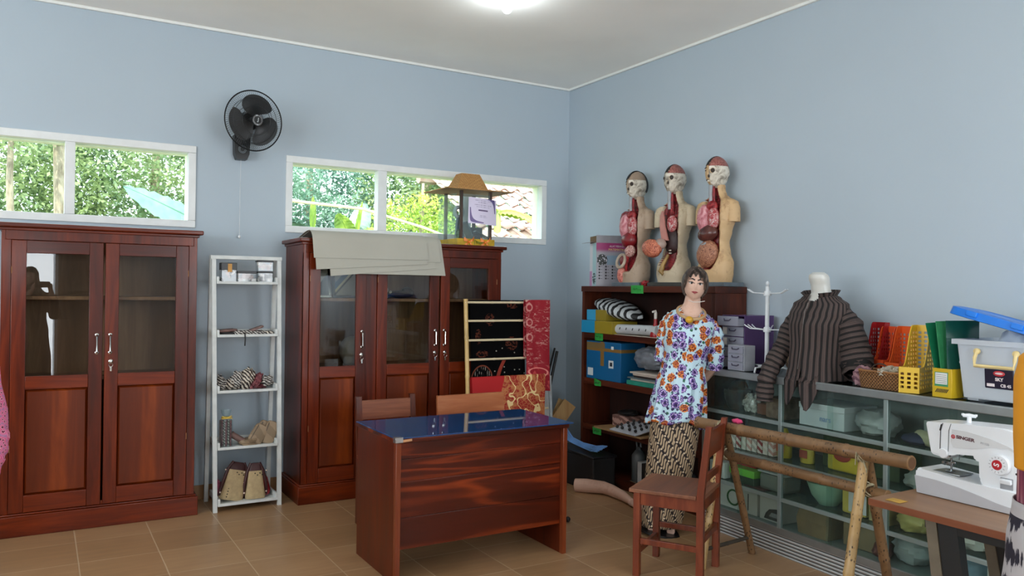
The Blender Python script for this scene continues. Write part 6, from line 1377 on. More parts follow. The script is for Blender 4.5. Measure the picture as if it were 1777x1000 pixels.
kill = [f for f in mb.bm.faces if f.calc_center_median().y < 0 and (abs(f.calc_center_median().x) < (-f.calc_center_median().z+.06)*.22 or (f.calc_center_median().z > .44 and abs(f.calc_center_median().x) < .03))]; bmesh.ops.delete(mb.bm, geom=kill, context='FACES')
o = mb.build('jacket', M_lur, jk); o.modifiers.new('thick', 'SOLIDIFY').thickness = .003
def lurik_sleeve(pts, rs, wr=.006):
    mb = sleeve(MB(), pts, rs, 30, wr)
    for f in mb.bm.faces:
        for l in f.loops: u_ = l[mb.uvl].uv; l[mb.uvl].uv = (u_[1]*1.0, u_[0])
    o = mb.build('sleeve', M_lur, jk); o.modifiers.new('thick', 'SOLIDIFY').thickness = .003
lurik_sleeve([(.115, .012, .392), (.172, .01, .31), (.215, .01, .18), (.24, -.0, .09), (.255, -.03, .045)], [.042, .074, .082, .088, .07], .005)
lurik_sleeve([(-.115, .012, .392), (-.165, -.01, .30), (-.20, -.06, .16), (-.222, -.125, .06), (-.232, -.165, -.03), (-.235, -.17, -.14)], [.042, .058, .056, .05, .048, .046], .005)
def coll(u, v):
    th = R(lerp(26, 334, u)); k = math.cos(th); lift = .5-.5*k
    return V(((.088+.022*v)*math.sin(th), .010-(.070+.020*v)*k-.012*v*(k > .6), .462+.034*v*(.75+.4*lift)-.012*max(0, k)))
MB().sheet(coll, 40, 5, .003, .6, .04).build('collar', M_lur, jk)
mb = MB(); mb.tube([(0.0, -.088, .44), (.004, -.136, .38), (.0, -.145, .30), (-.012, -.147, .18), (-.02, -.16, .06)], .0016, 5); mb.tube([(0, -.10, .425), (.002, -.118, .395)], .004, 6); mb.build('zip', plain('dull_zip', (120, 114, 110), .4, .6), jk)
tag(crumple((0, 0, .045), (.05, .05, .06), 44, .3, 3, base=0).build('pink_print_cloth', stripe_mat('mauve_print_cloth', (110, 76, 88), (160, 122, 128), 190, 1.5), loc=cw(1.115, .085, CT)), 'bunched mauve print cloth beside the jacket sleeve on the counter', 'cloth')
# ---- file holders
def holes_box(name, label, loc, rz, m, w_, d, hf, hb, group=None, diag=False, cat='file holder', swoop=True, bottom=.01):
    """open magazine holder: low front at y=0, tall back; walls pierced by rows of holes"""
    t = thing(name, label, cat, loc, rz, group=group); th = .004
    def top(y): f = min(1, max(0, (y/d-.22)/.5)); f = f*f*(3-2*f); return lerp(hf, hb, f)
    def wall(nm, P, L, hfun, cols, rows_z, inset, slant=0):
        # grid wall with square holes left out
        mb = MB(); es = [0]; hol = set()
        step_ = L/cols
        for k in range(cols): es += [k*step_+step_*.24, k*step_+step_*.76]
        es.append(L); nz = max(3, int(max(hfun(0), hfun(L))/.034)); zs = [0]
        H = [None]
        dz = .0215
        for i in range(len(es)-1):
            x0, x1 = es[i], es[i+1]; h0, h1 = hfun(x0), hfun(x1); hm = min(h0, h1); hole_col = (i % 2 == 1)
            z = 0; zz = [(0, bottom+.012, False)]; z = bottom+.012
            while z+dz < hm-.012:
                z1 = z+.0125; zz.append((z, z1, hole_col and rows_z(z, x0/L))); zz.append((z1, z+dz, False)); z += dz
            for a, b, ho in zz:
                if ho: continue
                mb.box(P(x0, a, 0), P(x1, b, th))
            vs = [P(x0, z, 0), P(x1, z, 0), P(x1, h1, 0), P(x0, h0, 0)]; ws = [P(x0, z, th), P(x1, z, th), P(x1, h1, th), P(x0, h0, th)]
            A = [mb.bm.verts.new(q) for q in vs]; B_ = [mb.bm.verts.new(q) for q in ws]
            for q in ((A[0], A[1], A[2], A[3]), (B_[3], B_[2], B_[1], B_[0]), (A[3], A[2], B_[2], B_[3]), (A[0], A[3], B_[3], B_[0]), (A[1], B_[1], B_[2], A[2])): mb.face(q)
        bmesh.ops.remove_doubles(mb.bm, verts=mb.bm.verts, dist=.0003); mb.build(nm, m, t, smooth=0)
    gap = lambda z, f: True
    wall('front', lambda x, z, k: V((x, k, z)), w_, lambda x: hf, 3, gap, 0)
    wall('side', lambda x, z, k: V((k, th+x, z)), d-th, top, 7, gap, 0); wall('side', lambda x, z, k: V((w_-k, th+x, z)), d-th, top, 7, gap, 0)
    wall('back', lambda x, z, k: V((th+x, d-k, z)), w_-2*th, lambda x: hb, 3, gap, 0)
    MB().box((th, th, .002), (w_-th, d-th, .006)).build('bottom', m, t, smooth=0); return t
M_or = C_('orange_plastic', (206, 74, 34), .35, var=.03); M_dr = C_('dark_red_plastic', (150, 22, 26), .35, var=.03); M_yl = C_('yellow_plastic', (226, 186, 44), .38, var=.03)
g = 'file holders on the counter'
holes_box('file_holder', 'dark red file holder, rearmost of the three reddish holders by the wall', cw(.975, .245, CT), CRZ+R(-8)*0, M_dr, .085, .125, .13, .325, g, True)
holes_box('file_holder', 'orange file holder in the middle of the three reddish holders', cw(1.045, .225, CT), CRZ, M_or, .085, .14, .13, .305, g)
holes_box('file_holder', 'brighter orange file holder at the right of the three reddish holders', cw(1.14, .22, CT), CRZ, C_('bright_orange_plastic', (218, 90, 34), .33, var=.03), .085, .14, .12, .31, g)
# wicker basket with papers
def wick(t):
    u = t.uv(); s = t.sep(u); f = t.m('SINE', t.m('MULTIPLY', s[1], 2*math.pi/.009)); g2 = t.m('SINE', t.m('ADD', t.m('MULTIPLY', s[0], 2*math.pi/.018), t.m('MULTIPLY', t.m('FLOOR', t.m('DIVIDE', s[1], .009)), math.pi))); k = t.m('MULTIPLY', f, g2)
    t.p(Base_Color=t.mix(t.step(k, -.5, .5), lin((96, 60, 34)), lin((176, 128, 80))), Roughness=.6); t.bump(k, .8, .006); return t
M_wick = mat('wicker_weave', wick)
wk = thing('wicker_basket', 'oblong wicker basket of papers between the mauve cloth and the yellow holder', 'basket', cw(1.25, .09, CT), CRZ)
def rr(a, b, z, n=32): return [V((a*math.copysign(abs(math.cos(k*2*math.pi/n))**.35, math.cos(k*2*math.pi/n)), b*math.copysign(abs(math.sin(k*2*math.pi/n))**.35, math.sin(k*2*math.pi/n)), z)) for k in range(n)]
mb = MB(); mb.loft([rr(.118, .064, 0), rr(.122, .068, .03), rr(.128, .072, .085), rr(.122, .066, .085), rr(.115, .06, .01)]); mb.build('body', M_wick, wk)
mb = MB(); mb.tube(rr(.126, .07, .087), .006, 8, loop=True); mb.build('rim', C_('rattan_rim', (150, 104, 62), .5), wk); mb = MB(); mb.tube([(-.05+.05*math.cos(a*.314+0), .02, .085+.035*math.sin(a*.314)) for a in range(11)], .004, 6); mb.build('handle', C_('dark_rattan', (66, 48, 36), .5), wk)
tag(crumple((0, 0, .0), (.085, .04, .03), 45, .5, 4).build('crumpled_paper', C_('basket_paper', (196, 190, 176), .6, var=.1), loc=cw(1.27, .095, CT+.085)), 'crumpled white paper heaped in the wicker basket', 'paper')
holes_box('file_holder', 'yellow perforated file holder standing right of the wicker basket', cw(1.375, .012, CT), CRZ+R(16), M_yl, .095, .23, .125, .325, g)
yb = thing('yellow_pen_box', 'low yellow box with green and white label in front of the green folders', 'box', cw(1.545, .02, CT), CRZ)
mb = MB(); mb.box((0, 0, 0), (.095, .005, .135), .002); mb.box((0, .11, 0), (.095, .115, .135), .002); mb.box((0, .005, 0), (.004, .11, .135), .002); mb.box((.091, .005, 0), (.095, .11, .135), .002); mb.box((.004, .005, 0), (.091, .11, .005)); mb.build('box', C_('mustard_plastic', (206, 172, 30), .4, var=.03), yb)
MB().box((.012, -.0012, .052), (.078, -.0002, .118)).build('green_label', C_('green_label', (60, 140, 96), .5), yb, smooth=0); MB().box((.016, -.0022, .062), (.074, -.0013, .115)).build('white_label', C_('label_white', (220, 222, 220), .5), yb, smooth=0)
mb = MB()
for k in range(5): mb.box((.020, -.0027, .069+.009*k), (.070, -.0023, .0705+.009*k))
for k in range(8): mb.rbox((.022+.0075*k, -.0012, .032), (.003, .002, .020), (0, R(34), 0))
mb.build('label_lines', C_('dark_ink', (60, 60, 50), .6), yb, smooth=0)['kind'] = 'stuff'
M_gf = C_('green_folder', (24, 110, 74), .25, var=.03, coat=.3); M_gf2 = C_('deep_green_folder', (12, 78, 64), .25, var=.03, coat=.3)
for k, (s_, tl_, m_, h_, lb_) in enumerate(((1.575, -13, M_gf, .345, 'leftmost green folder fanned out of the low yellow box'), (1.592, -8, C_('lighter_green_folder', (58, 140, 92), .25, coat=.3), .35, 'lighter green folder second from the left in the low yellow box'), (1.612, -3, M_gf2, .352, 'deep green folder at the right of the fan in the low yellow box'))):
    mb = MB(); mb.sheet(lambda u, v: V((.012*math.sin(u*3.1)+.02*u*v, .008+.175*u, v*h_)), 8, 6, .003); tag(mb.build('green_folder', m_, loc=cw(s_, .028+.0*k, CT+.007), rot=(0, R(tl_), CRZ+R(-6*k))), lb_, 'folder', 'green folders in the low yellow box')
# clear storage bin with blue lid askew
bn = thing('storage_bin', 'clear storage bin with cream handle and dark label at the right of the counter', 'bin', cw(1.66, .03, CT), CRZ)
M_bin = clear('clear_bin_plastic', (240, 244, 250), .52, .08, .1, (236, 242, 247))
def rq(x0, x1, y0, y1, z): return [V(p) for p in ((x0, y0, z), (x1, y0, z), (x1, y1, z), (x0, y1, z))]
mb = MB(); mb.loft([rq(.02, .35, .02, .26, .012), rq(.0, .37, .0, .28, .255), rq(-.018, .388, -.018, .298, .255), rq(-.018, .388, -.018, .298, .278), rq(-.012, .382, -.012, .292, .278), rq(.004, .366, .004, .276, .262), rq(.024, .346, .024, .256, .016)], cap=(True, True)); mb.build('tub', M_bin, bn, smooth=0)
mb = MB()
for x in (.03, .30): mb.box((x, .03, 0), (x+.05, .08, .014), .003)
mb.box((-.004, .02, .165), (.004, .10, .175)); mb.build('feet', M_bin, bn, smooth=0)
M_cr = C_('cream_plastic', (222, 200, 140), .35)
mb = MB(); mb.tube([(.10, -.02, .225), (.098, -.03, .20), (.10, -.034, .165), (.27, -.034, .165), (.272, -.03, .20), (.27, -.02, .225)], .008, 8); 
for x in (.10, .27): mb.lathe([(.014, 0), (.014, .01), (.008, .014)], (x, -.012, .228), 12, M=Matrix.Rotation(R(90), 4, 'X'))
mb.build('handle', M_cr, bn)
MB().rbox((.185, .0095, .11), (.125, .002, .085), (R(4.7), 0, 0), .003).build('sticker', C_('dark_navy_label', (28, 22, 46), .35), bn)
q = MB(); q.ell((.185, .0062, .135), (.026, .002, .013), 20, 8); q.build('sticker_oval', C_('red_oval', (196, 48, 58), .4), bn); q = MB(); q.ell((.185, .0045, .135), (.018, .001, .005), 16, 6); q.build('oval_script', C_('pale_script', (232, 206, 206), .4), bn)
wi = C_('white_print', (236, 226, 226), .5)
text('sticker_text', 'SKY', .02, wi, bn, (.185, .0078, .108), (R(94.7), 0, 0), .0004, bold=.0008); text('sticker_code', 'CB 45', .018, wi, bn, (.213, .0100, .082), (R(94.7), 0, 0), .0004, bold=.0006); MB().rbox((.147, .0108, .082), (.034, .002, .013), (R(4.7), 0, 0)).build('sticker_strip', wi, bn)
tag(crumple((0, 0, .15), (.12, .09, .17), 46, .16, 2, base=.0).build('white_bag', plain('milky_plastic_bag', (196, 206, 214), .3, var=.05), loc=cw(1.845, .17, CT+.019)), 'milky white plastic bag stuffed in the clear storage bin', 'bag')
tag(crumple((0, 0, .04), (.05, .035, .045), 47, .6, 5).build('green_ribbon_bunch', C_('bright_green_ribbon', (60, 160, 86), .4), loc=cw(1.97, .075, CT+.025)), 'bunch of bright green ribbon low in the clear storage bin', 'ribbon')
bl = bpy.data.objects.new('lid', None); COL.objects.link(bl); bl.parent = bn; bl.location = (.185, .12, .365); bl.rotation_euler = (R(-6), R(14), R(2)); bl['label'] = 'bright blue lid lying askew'
mb = MB(); mb.loft([rr(.225, .165, -.036, 40), rr(.228, .168, -.034, 40), rr(.224, .164, .0, 40), rr(.20, .14, .006, 40), rr(.19, .13, .002, 40)]); mb.build('lid_shell', C_('bright_blue_plastic', (24, 120, 222), .28, var=.02), bl)
for x in (-.10, .10): MB().rbox((x, -.167, -.012), (.05, .012, .024), bev=.003).build('clip_seat', C_('bright_blue_plastic', (24, 120, 222), .28, var=.02), bl)
# ================================================================ BAMBOO TRESTLE
M_bt = bamboo_mat('spotted_brown_bamboo', (112, 82, 54), (150, 116, 80), 85, 2); M_bt2 = bamboo_mat('spotted_pale_bamboo', (176, 142, 92), (200, 168, 116), 85, 5); M_hole = plain('bamboo_hollow', (96, 66, 42), .8)
M_twine = plain('pale_twine', (172, 164, 134), .8, var=.15, scale=60)
tr = thing('bamboo_trestle', 'spotted bamboo trestle with two long poles in front of the glass counter', 'trestle', (0, 0, 0))
bamboo(MB(), (3.25, 3.36, .752), (3.24, 2.055, .770), .0315, 4, 18, True).build('pole', [M_bt, M_hole], tr)
bamboo(MB(), (3.30, 3.27, .592), (3.28, 2.19, .592), .0255, 3, 16).build('pole', M_bt, tr)
bamboo(MB(), (3.27, 3.16, .735), (3.54, 3.21, 0), .021, 3, 12).build('leg', M_bt, tr); bamboo(MB(), (3.24, 3.17, .735), (3.10, 3.16, 0), .021, 3, 12).build('leg', M_bt2, tr)
bamboo(MB(), (3.285, 2.30, .735), (3.53, 2.33, 0), .024, 3, 12).build('leg', M_bt, tr); bamboo(MB(), (3.255, 2.295, .745), (3.06, 2.265, 0), .0235, 3, 12).build('leg', M_bt2, tr)
bamboo(MB(), (3.12, 3.16, .10), (3.50, 3.20, .10), .011, 2, 10).build('foot_bar', plain('dark_weathered_bamboo', (62, 56, 48), .6), tr)
def lash(p, r_, ax, parent):
    mb = MB(); rg = rnd(int(p[1]*100))
    for k in range(4):
        t0 = rg.uniform(-.5, .5)
        mb.tube([V(p)+Matrix.Rotation(t0+R(38)*(1 if k % 2 else -1), 3, 'X') @ V((r_*math.cos(a*.393), (k-1.5)*.006, r_*math.sin(a*.393))) for a in range(16)], .0035, 6, loop=True)
    mb.tube([V(p)+V((-r_, -.01, -.02)), V(p)+V((-r_-.012, .0, .02)), V(p)+V((-r_-.004, .01, -.04))], .003, 5)
    return mb.build('twine_lashing', M_twine, parent)
lash((3.25, 2.30, .757), .036, 0, tr); lash((3.275, 2.29, .60), .034, 0, tr); lash((3.25, 3.17, .752), .036, 0, tr); lash((3.29, 3.18, .60), .033, 0, tr)
MB().tube([(3.225, 2.285, .75), (3.235, 2.27, .70), (3.245, 2.285, .62)], .004, 6).build('twine_tail', M_twine, tr); MB().tube([(3.27, 3.20, .60), (3.255, 3.215, .52), (3.26, 3.21, .36)], .004, 6).build('twine_tail', M_twine, tr)
tag(crumple((3.27, 3.08, .797), (.022, .035, .014), 50, .4, 3, 14, 10).build('pink_scrap', plain('hot_pink_scrap', (206, 60, 110), .6)), 'hot pink scrap lying on the upper bamboo pole', 'scrap')

# ================================================================ TABLE AND SEWING MACHINE
tb = thing('work_table', 'brown plank work table with splayed dark legs carrying the sewing machine', 'table', (2.72, 1.90, 0))
M_tt = wood('table_plank', (112, 82, 60), (138, 104, 78), (154, 120, 92), 'y', .42, .05); M_te = wood('table_edge', (104, 58, 38), (130, 76, 50), (146, 90, 60), 'y', .45, .05)
mb = MB(); mb.box((.004, -1.25, .697), (.46, 0, .72), .002); mb.build('top', M_tt, tb); MB().box((0, -1.252, .694), (.004, .0, .7195), .001).build('edge_band', M_te, tb)
M_bm = plain('black_metal', (14, 15, 15), .45); M_gb = plain('grey_brown_leg', (104, 94, 78), .6)
for y, s_ in ((-.28, -1), (-1.0, -1)):
    for x, dx in ((.06, -.03), (.40, .03)):
        mb = MB(); mb.loft([[V((x+dx+a, y-.11+b, 0)) for a, b in ((-.02, -.035), (.02, -.035), (.02, .035), (-.02, .035))], [V((x+a, y+b, .694)) for a, b in ((-.02, -.035), (.02, -.035), (.02, .035), (-.02, .035))]]); mb.build('leg', M_bm, tb, smooth=0)
        mb = MB(); mb.loft([[V((x+dx-.022+a, y-.075+b, 0)) for a, b in ((-.003, 0), (.02, 0), (.02, .045), (-.003, .045))], [V((x-.022+a, y+.036+b, .694)) for a, b in ((-.003, 0), (.02, 0), (.02, .04), (-.003, .04))]]); mb.build('leg_facing', M_gb, tb, smooth=0)
MB().box((.04, -1.05, .655), (.42, -.2, .694), .002).build('under_rail', M_bm, tb)
tag(MB().sheet(lambda u, v: V((.03+.05*u, -.05-.06*v, .7212+.0012*math.sin(u*3)*math.sin(v*3))), 4, 4, .0008).build('amber_tape', plain('amber_tape', (196, 152, 60), .3), loc=(2.72, 1.90, 0)), 'amber sticker on the left end of the work table', 'sticker')
sm = thing('sewing_machine', 'white sewing machine with red emblem dial on the work table', 'sewing machine', (2.965, 1.872, .7208), R(-91))
M_sw = plain('white_machine_shell', (226, 230, 234), .28, var=.01, coat=.2); M_sg = plain('pale_grey_panel', (182, 182, 186), .35, var=.01); M_seam = plain('dark_seam', (64, 66, 70), .5)
def shell(poly, y0, y1, bev=.008):
    mb = MB(); mb.prism(poly, y0, y1, 'y'); es = [e for e in mb.bm.edges if len(e.link_faces) == 2 and any(len(f.verts) > 5 for f in e.link_faces)]
    bmesh.ops.bevel(mb.bm, geom=es, offset=bev, segments=3, affect='EDGES'); return mb
def arc(cx, cz, r, a0, a1, n=6): return [(cx+r*math.cos(R(lerp(a0, a1, i/n))), cz+r*math.sin(R(lerp(a0, a1, i/n)))) for i in range(n+1)]
mb = shell([(.012, .0), (.43, .0), (.43, .085)]+[(.245, .082), (.12, .09), (.03, .096)]+arc(.02, .086, .012, 90, 180)+[(.0, .06)], -.0, .16); mb.build('bed', M_sw, sm, smooth=50)
body_ = [(.255, .07), (.43, .07), (.43, .288)]+[(.40, .297), (.30, .298), (.18, .293), (.05, .283)]+arc(.046, .271, .011, 90, 180)+[(.056, .165), (.064, .158), (.118, .150), (.13, .158), (.145, .178), (.162, .186), (.225, .182)]+arc(.228, .164, .018, 85, 0)+[(.248, .11)]+[(.246, .095)]
mb = shell(body_, .012, .135, .010); mb.build('arm_and_column', M_sw, sm, smooth=50)
mb = MB(); mb.prism([(.014, .003), (.43, .003), (.43, .035), (.40, .026), (.36, .025), (.32, .030), (.26, .042), (.18, .056), (.09, .066), (.004, .068)], -.0022, -.0002, 'y'); mb.build('grey_swoosh', M_sg, sm, smooth=20)
mb = MB(); mb.prism([(.145, .268), (.20, .268), (.28, .256), (.35, .238), (.40, .212), (.40, .206), (.35, .228), (.29, .224), (.22, .206), (.15, .200), (.14, .22)], .0095, .0118, 'y'); mb.build('brand_panel', plain('satin_panel', (206, 208, 210), .4, var=.01), sm, smooth=20)
mb = MB(); mb.tube([(.108, .011, .285), (.104, .0108, .27), (.10, .0105, .255), (.098, .0105, .168)], .0016, 6); mb.tube([(.140, .011, .287), (.132, .0108, .26), (.130, .0108, .16)], .001, 5); mb.build('panel_seam', M_seam, sm)
MB().rbox((.101, .011, .268), (.006, .006, .026), (0, R(14), 0), .002).build('thread_slot', M_dk, sm)
RXm = Matrix.Rotation(R(90), 4, 'X')
MB().lathe([(.019, 0), (.019, .008), (.016, .011), (.004, .012)], (.114, .012, .172), 24, M=RXm).build('tension_dial', M_sw, sm)
for nm, r_, h_, m_ in (('stitch_dial', .036, .016, M_sw),): MB().lathe([(r_, 0), (r_, h_*.7), (r_*.92, h_), (.004, h_)], (.325, .012, .168), 36, M=RXm).build(nm, m_, sm)
MB().lathe([(.018, 0), (.018, .0012), (.002, .0014)], (.319, -.0043, .168), 28, M=RXm).build('emblem', plain('singer_red', (176, 24, 36), .35, var=.02), sm)
text('emblem_letter', 'S', .026, plain('emblem_white', (236, 236, 236), .4, var=.01), sm, (.319, -.006, .168), (R(90), R(-80), 0), .0004, bold=.0006)
mb = MB()
for k in range(14):
    a = 2*math.pi*k/14; mb.rbox((.319+.0265*math.cos(a), -.0042, .168+.0265*math.sin(a)), (.002, .0008, .006), (0, -a+R(90), 0))
mb.build('dial_marks', plain('grey_marks', (150, 152, 156), .5), sm, smooth=0)['kind'] = 'stuff'
mb = MB(); mb.rbox((.345, .013, .103), (.046, .006, .044), bev=.003); mb.build('lever_recess', plain('recess_grey', (146, 148, 152), .4), sm); mb = MB(); mb.rbox((.345, .006, .112), (.040, .014, .018), (R(12), 0, 0), .004); mb.build('reverse_lever', M_sw, sm)
MB().lathe([(.004, 0), (.002, .001)], (.378, .0118, .145), 12, M=RXm).build('peg_hole', M_dk, sm)
text('brand_name', 'SINGER', .0165, plain('brand_ink', (84, 40, 46), .5), sm, (.196, .009, .240), (R(90), R(3), 0), .0003, bold=.0007, sx=1.25); text('model_name', 'M1155', .0115, plain('model_ink', (150, 152, 156), .5), sm, (.268, .009, .233), (R(90), R(5), 0), .0003)
q = MB(); q.tube([(.150+.0062*math.cos(a*.393), .0088, .241+.0062*math.sin(a*.393)) for a in range(16)], .0018, 6, loop=True); q.ell((.150, .009, .241), (.003, .001, .003), 10, 6); q.build('brand_mark', plain('singer_red', (176, 24, 36), .35), sm)
mb = MB(); mb.tube([(.175, .07, .29), (.175, .07, .318)], .008, 10); mb.tube([(.155, .062, .318), (.175, .07, .320), (.197, .076, .318)], [.006, .008, .006], 8); mb.tube([(.155, .062, .318), (.155, .062, .326)], .005, 8); mb.tube([(.197, .076, .318), (.197, .076, .326)], .005, 8); mb.build('bobbin_winder', M_sw, sm)
M_chr = plain('chrome_parts', (150, 154, 156), .25, 1)
mb = MB(); mb.tube([(.108, .07, .155), (.108, .07, .10)], .004, 8); mb.rbox((.104, .066, .125), (.03, .012, .012), bev=.002); mb.rbox((.122, .06, .132), (.02, .008, .007), bev=.001); mb.lathe([(.006, 0), (.006, .012)], (.088, .06, .128), 10, M=RXm); mb.rbox((.108, .065, .098), (.022, .03, .004), (0, 0, 0), .001); mb.build('presser_foot', M_chr, sm)
MB().box((.055, .03, .0895), (.165, .12, .0945), .002).build('needle_plate', plain('needle_plate', (150, 152, 152), .3, .7), sm)
mb = MB(); mb.tube([(.152, .05, .18), (.153, .045, .15)], .0015, 5); mb.build('thread_cutter', M_chr, sm)
mb = MB(); mb.lathe([(.03, 0), (.03, .018), (.02, .022)], (.43, .075, .22), 24, M=Matrix.Rotation(R(90), 4, 'Y')); mb.build('hand_wheel', M_sw, sm)

# ================================================================ GARMENTS AT THE EDGES OF THE VIEW
M_yel = plain('mustard_cloth', (206, 138, 22), .7, var=.04, scale=5)
ym = thing('mustard_top_mannequin', 'dressed mannequin in mustard yellow top at the right edge of the photo', 'mannequin', (2.296, .966, 0), R(-66))
mb = MB(); figure(mb); mb.ell((0, -.01, 1.56), (.07, .085, .11), 28, 20); mb.build('body', M_mskin, ym)
def wavey(tab, nm, m_, fold=.004, **k):
    mb = MB(); garment(mb, tab, fold=fold, **k); o = mb.build(nm, m_, ym); o.modifiers.new('thick', 'SOLIDIFY').thickness = .003; return o
wavey([(1.045, .172, .15, 0), (1.15, .176, .15, 0), (1.27, .178, .14, 0), (1.33, .168, .115, .005), (1.372, .125, .085, .012), (1.41, .062, .06, .012)], 'top', M_yel, .003)
def sash(t):
    s = t.sep(t.uv()); f = t.noise(t.map(t.uv(), (60, 3, 1)), 1, 3); t.p(Base_Color=t.ramp(f, [(.35, lin((92, 34, 58))), (.5, lin((126, 58, 78))), (.64, lin((176, 132, 132)))]), Roughness=.6); return t
wavey([(.955, .168, .146, 0), (1.0, .168, .146, 0), (1.05, .168, .146, 0)], 'sash', mat('maroon_sash', sash), .002)
def ikat(t):
    u = t.uv(); s = t.sep(u); n = t.noise(t.map(u, (90, 12, 1)), 1, 3, .7); row = t.m('SINE', t.m('MULTIPLY', s[1], 70)); col = t.m('SINE', t.m('MULTIPLY', s[0], 60))
    f = t.m('ADD', t.m('MULTIPLY', row, .5), t.m('ADD', t.m('MULTIPLY', col, .35), t.m('MULTIPLY', t.m('SUBTRACT', n, .5), 3.2))); pat = t.m('MULTIPLY', t.step(f, .05, .2), t.m('LESS_THAN', s[1], .925))
    t.p(Base_Color=t.mix(pat, lin((168, 164, 166)), lin((26, 24, 40))), Roughness=.75); return t
wavey([(.08, .24, .21, 0), (.6, .215, .185, 0), (.85, .192, .165, 0), (.962, .178, .152, 0)], 'skirt', mat('grey_black_ikat', ikat), .006)
MB().lathe([(.18, 0), (.18, .012), (.02, .016), (.018, .82)], n=24).build('stand', M_blackpl, ym)

def pinkb(t):
    u = t.uv(); v = t.vor(u, 62, dim='2D'); n = t.noise(u, 90, 3); d = t.m('ADD', v[0], t.m('MULTIPLY', t.m('SUBTRACT', n, .5), .5))
    c = t.ramp(d, [(.16, lin((104, 20, 58))), (.24, lin((226, 170, 190))), (.36, lin((196, 62, 116))), (.52, lin((214, 120, 158))), (.7, lin((160, 110, 150)))]); t.p(Base_Color=c, Roughness=.7); return t
M_pinkb = mat('pink_batik', pinkb)
pm = thing('pink_blouse_mannequin', 'dressed mannequin whose pink batik sleeve shows at the left edge of the photo', 'mannequin', (-.318, 2.98, 0), R(10))
mb = MB(); figure(mb); mb.ell((0, -.01, 1.56), (.07, .085, .11), 28, 20); mb.build('body', M_mskin, pm)
mb = MB(); garment(mb, [(.72, .165, .14, 0), (1.0, .138, .12, 0), (1.2, .15, .13, -.008), (1.34, .152, .10, .005), (1.375, .118, .08, .012), (1.40, .076, .068, .012)], fold=.006); mb.build('blouse', M_pinkb, pm).modifiers.new('thick', 'SOLIDIFY').thickness = .003
mb = sleeve(MB(), [(.105, .012, 1.345), (.165, .0, 1.22), (.194, -.015, 1.01), (.180, -.03, .95), (.150, -.05, .87)], [.036, .05, .050, .052, .048], 28, .003, (.16, 1)); mb.build('sleeve', M_pinkb, pm).modifiers.new('thick', 'SOLIDIFY').thickness = .003
mb = MB(); garment(mb, [(.06, .16, .14, 0), (.5, .16, .14, 0), (.74, .155, .13, 0)], fold=.006); mb.build('skirt', plain('dark_plum_cloth', (70, 40, 56), .8), pm).modifiers.new('thick', 'SOLIDIFY').thickness = .003
MB().lathe([(.18, 0), (.18, .012), (.02, .016), (.018, .82)], n=24).build('stand', M_blackpl, pm)

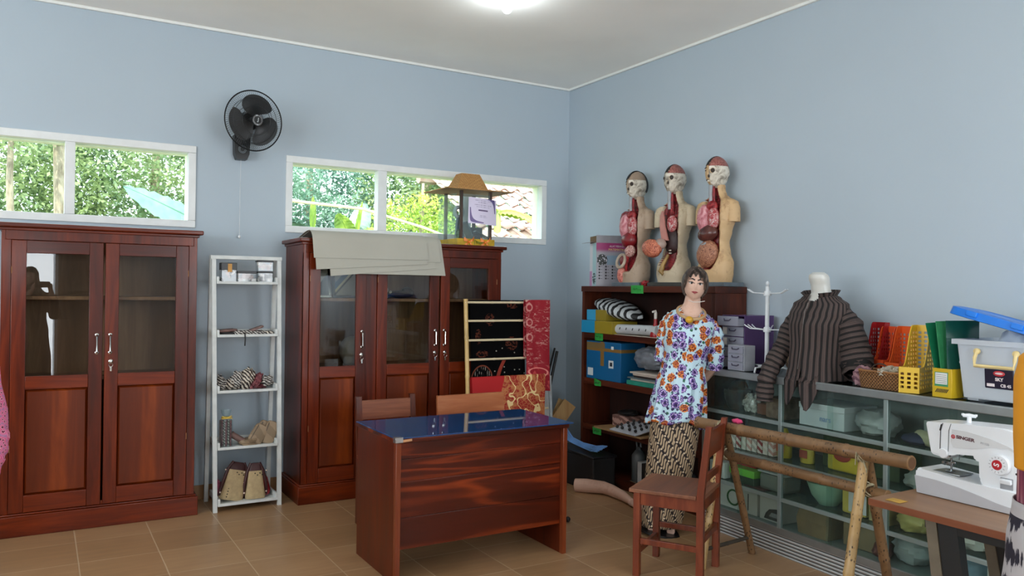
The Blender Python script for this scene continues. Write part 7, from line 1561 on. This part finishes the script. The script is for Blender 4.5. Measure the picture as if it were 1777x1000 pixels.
# ================================================================ PHOTOGRAPHER, seen only as a reflection in the cabinet glass
ph = thing('person', 'person in dark head scarf holding up a phone, reflected in the left cabinet glass', 'person', (-.10, -.42, 0), R(180))
mb = MB()
mb.loft([oval(0, oy, z, a, b, 32) for z, a, b, oy in [(z_,)+interp([(.02, .21, .17, 0), (.5, .19, .15, 0), (.9, .19, .14, 0), (1.1, .165, .125, 0), (1.25, .19, .13, 0), (1.36, .195, .11, .01), (1.42, .13, .08, .01), (1.46, .06, .06, .01), (1.50, .055, .055, 0)], z_) for z_ in [.02+1.48*i/36 for i in range(37)]]])
mb.ell((0, -.01, 1.575), (.075, .092, .115), 32, 24, fhead)
for sx in (-1, 1):
    mb.tube([(sx*.17, .0, 1.36), (sx*.26, -.05, 1.16), (sx*.25, -.10, 1.10), (sx*.15-.09, -.26, 1.33), (sx*.085-.13, -.31, 1.44)], [.055, .05, .048, .034, .026], 14)
    mb.tube([(sx*.085-.13, -.31, 1.44), (sx*.08-.13, -.325, 1.475), (sx*.075-.13, -.335, 1.50)], [.026, .034, .028], 12)
    for k in range(4): mb.tube([(sx*.078-.13, -.345, 1.465+.016*k), (sx*.07-.13, -.372, 1.468+.016*k), (sx*.05-.13, -.374, 1.470+.016*k)], [.009, .0085, .007], 8)
    mb.tube([(sx*.085-.13, -.33, 1.465), (sx*.065-.13, -.342, 1.485), (sx*.05-.13, -.345, 1.50)], [.011, .009, .007], 8)
o = mb.build('body', M_mskin, ph); md = o.modifiers.new('fuse', 'REMESH'); md.mode = 'VOXEL'; md.voxel_size = .01; md.use_smooth_shade = True
M_dress = plain('dark_plum_dress', (40, 32, 40), .8)
mb = MB(); garment(mb, [(.03, .27, .23, 0), (.5, .235, .19, 0), (.9, .205, .16, 0), (1.1, .18, .14, 0), (1.3, .205, .14, 0), (1.38, .19, .115, .01), (1.44, .10, .08, .01)], fold=.01); mb.build('dress', M_dress, ph).modifiers.new('thick', 'SOLIDIFY').thickness = .003
for sx in (-1, 1): sleeve(MB(), [(sx*.16, .0, 1.37), (sx*.262, -.05, 1.16), (sx*.24-.03, -.11, 1.11), (sx*.145-.10, -.27, 1.35)], [.068, .066, .062, .045], 24, .004).build('sleeve', M_dress, ph).modifiers.new('thick', 'SOLIDIFY').thickness = .003
mb = MB(); mb.loft([oval(0, oy, z, a, b, 32) for z, a, b, oy in ((1.22, .21, .155, 0), (1.36, .185, .14, .0), (1.45, .12, .115, .005), (1.56, .098, .112, .01), (1.64, .092, .108, .01), (1.70, .06, .07, .01), (1.715, .02, .02, .01))], cap=(False, True))
kill = [f for f in mb.bm.faces if f.calc_center_median().y < -.04 and abs(f.calc_center_median().x) < .055 and 1.48 < f.calc_center_median().z < 1.64]; bmesh.ops.delete(mb.bm, geom=kill, context='FACES'); mb.build('head_scarf', plain('dark_scarf', (34, 28, 34), .8), ph).modifiers.new('thick', 'SOLIDIFY').thickness = .003
MB().rbox((.0, .0, 0), (.155, .008, .074), bev=.003).build('phone', M_blackpl, loc=(.03, -.045, 1.492)); tag(bpy.data.objects['phone'], 'black phone held up by the reflected person', 'phone')
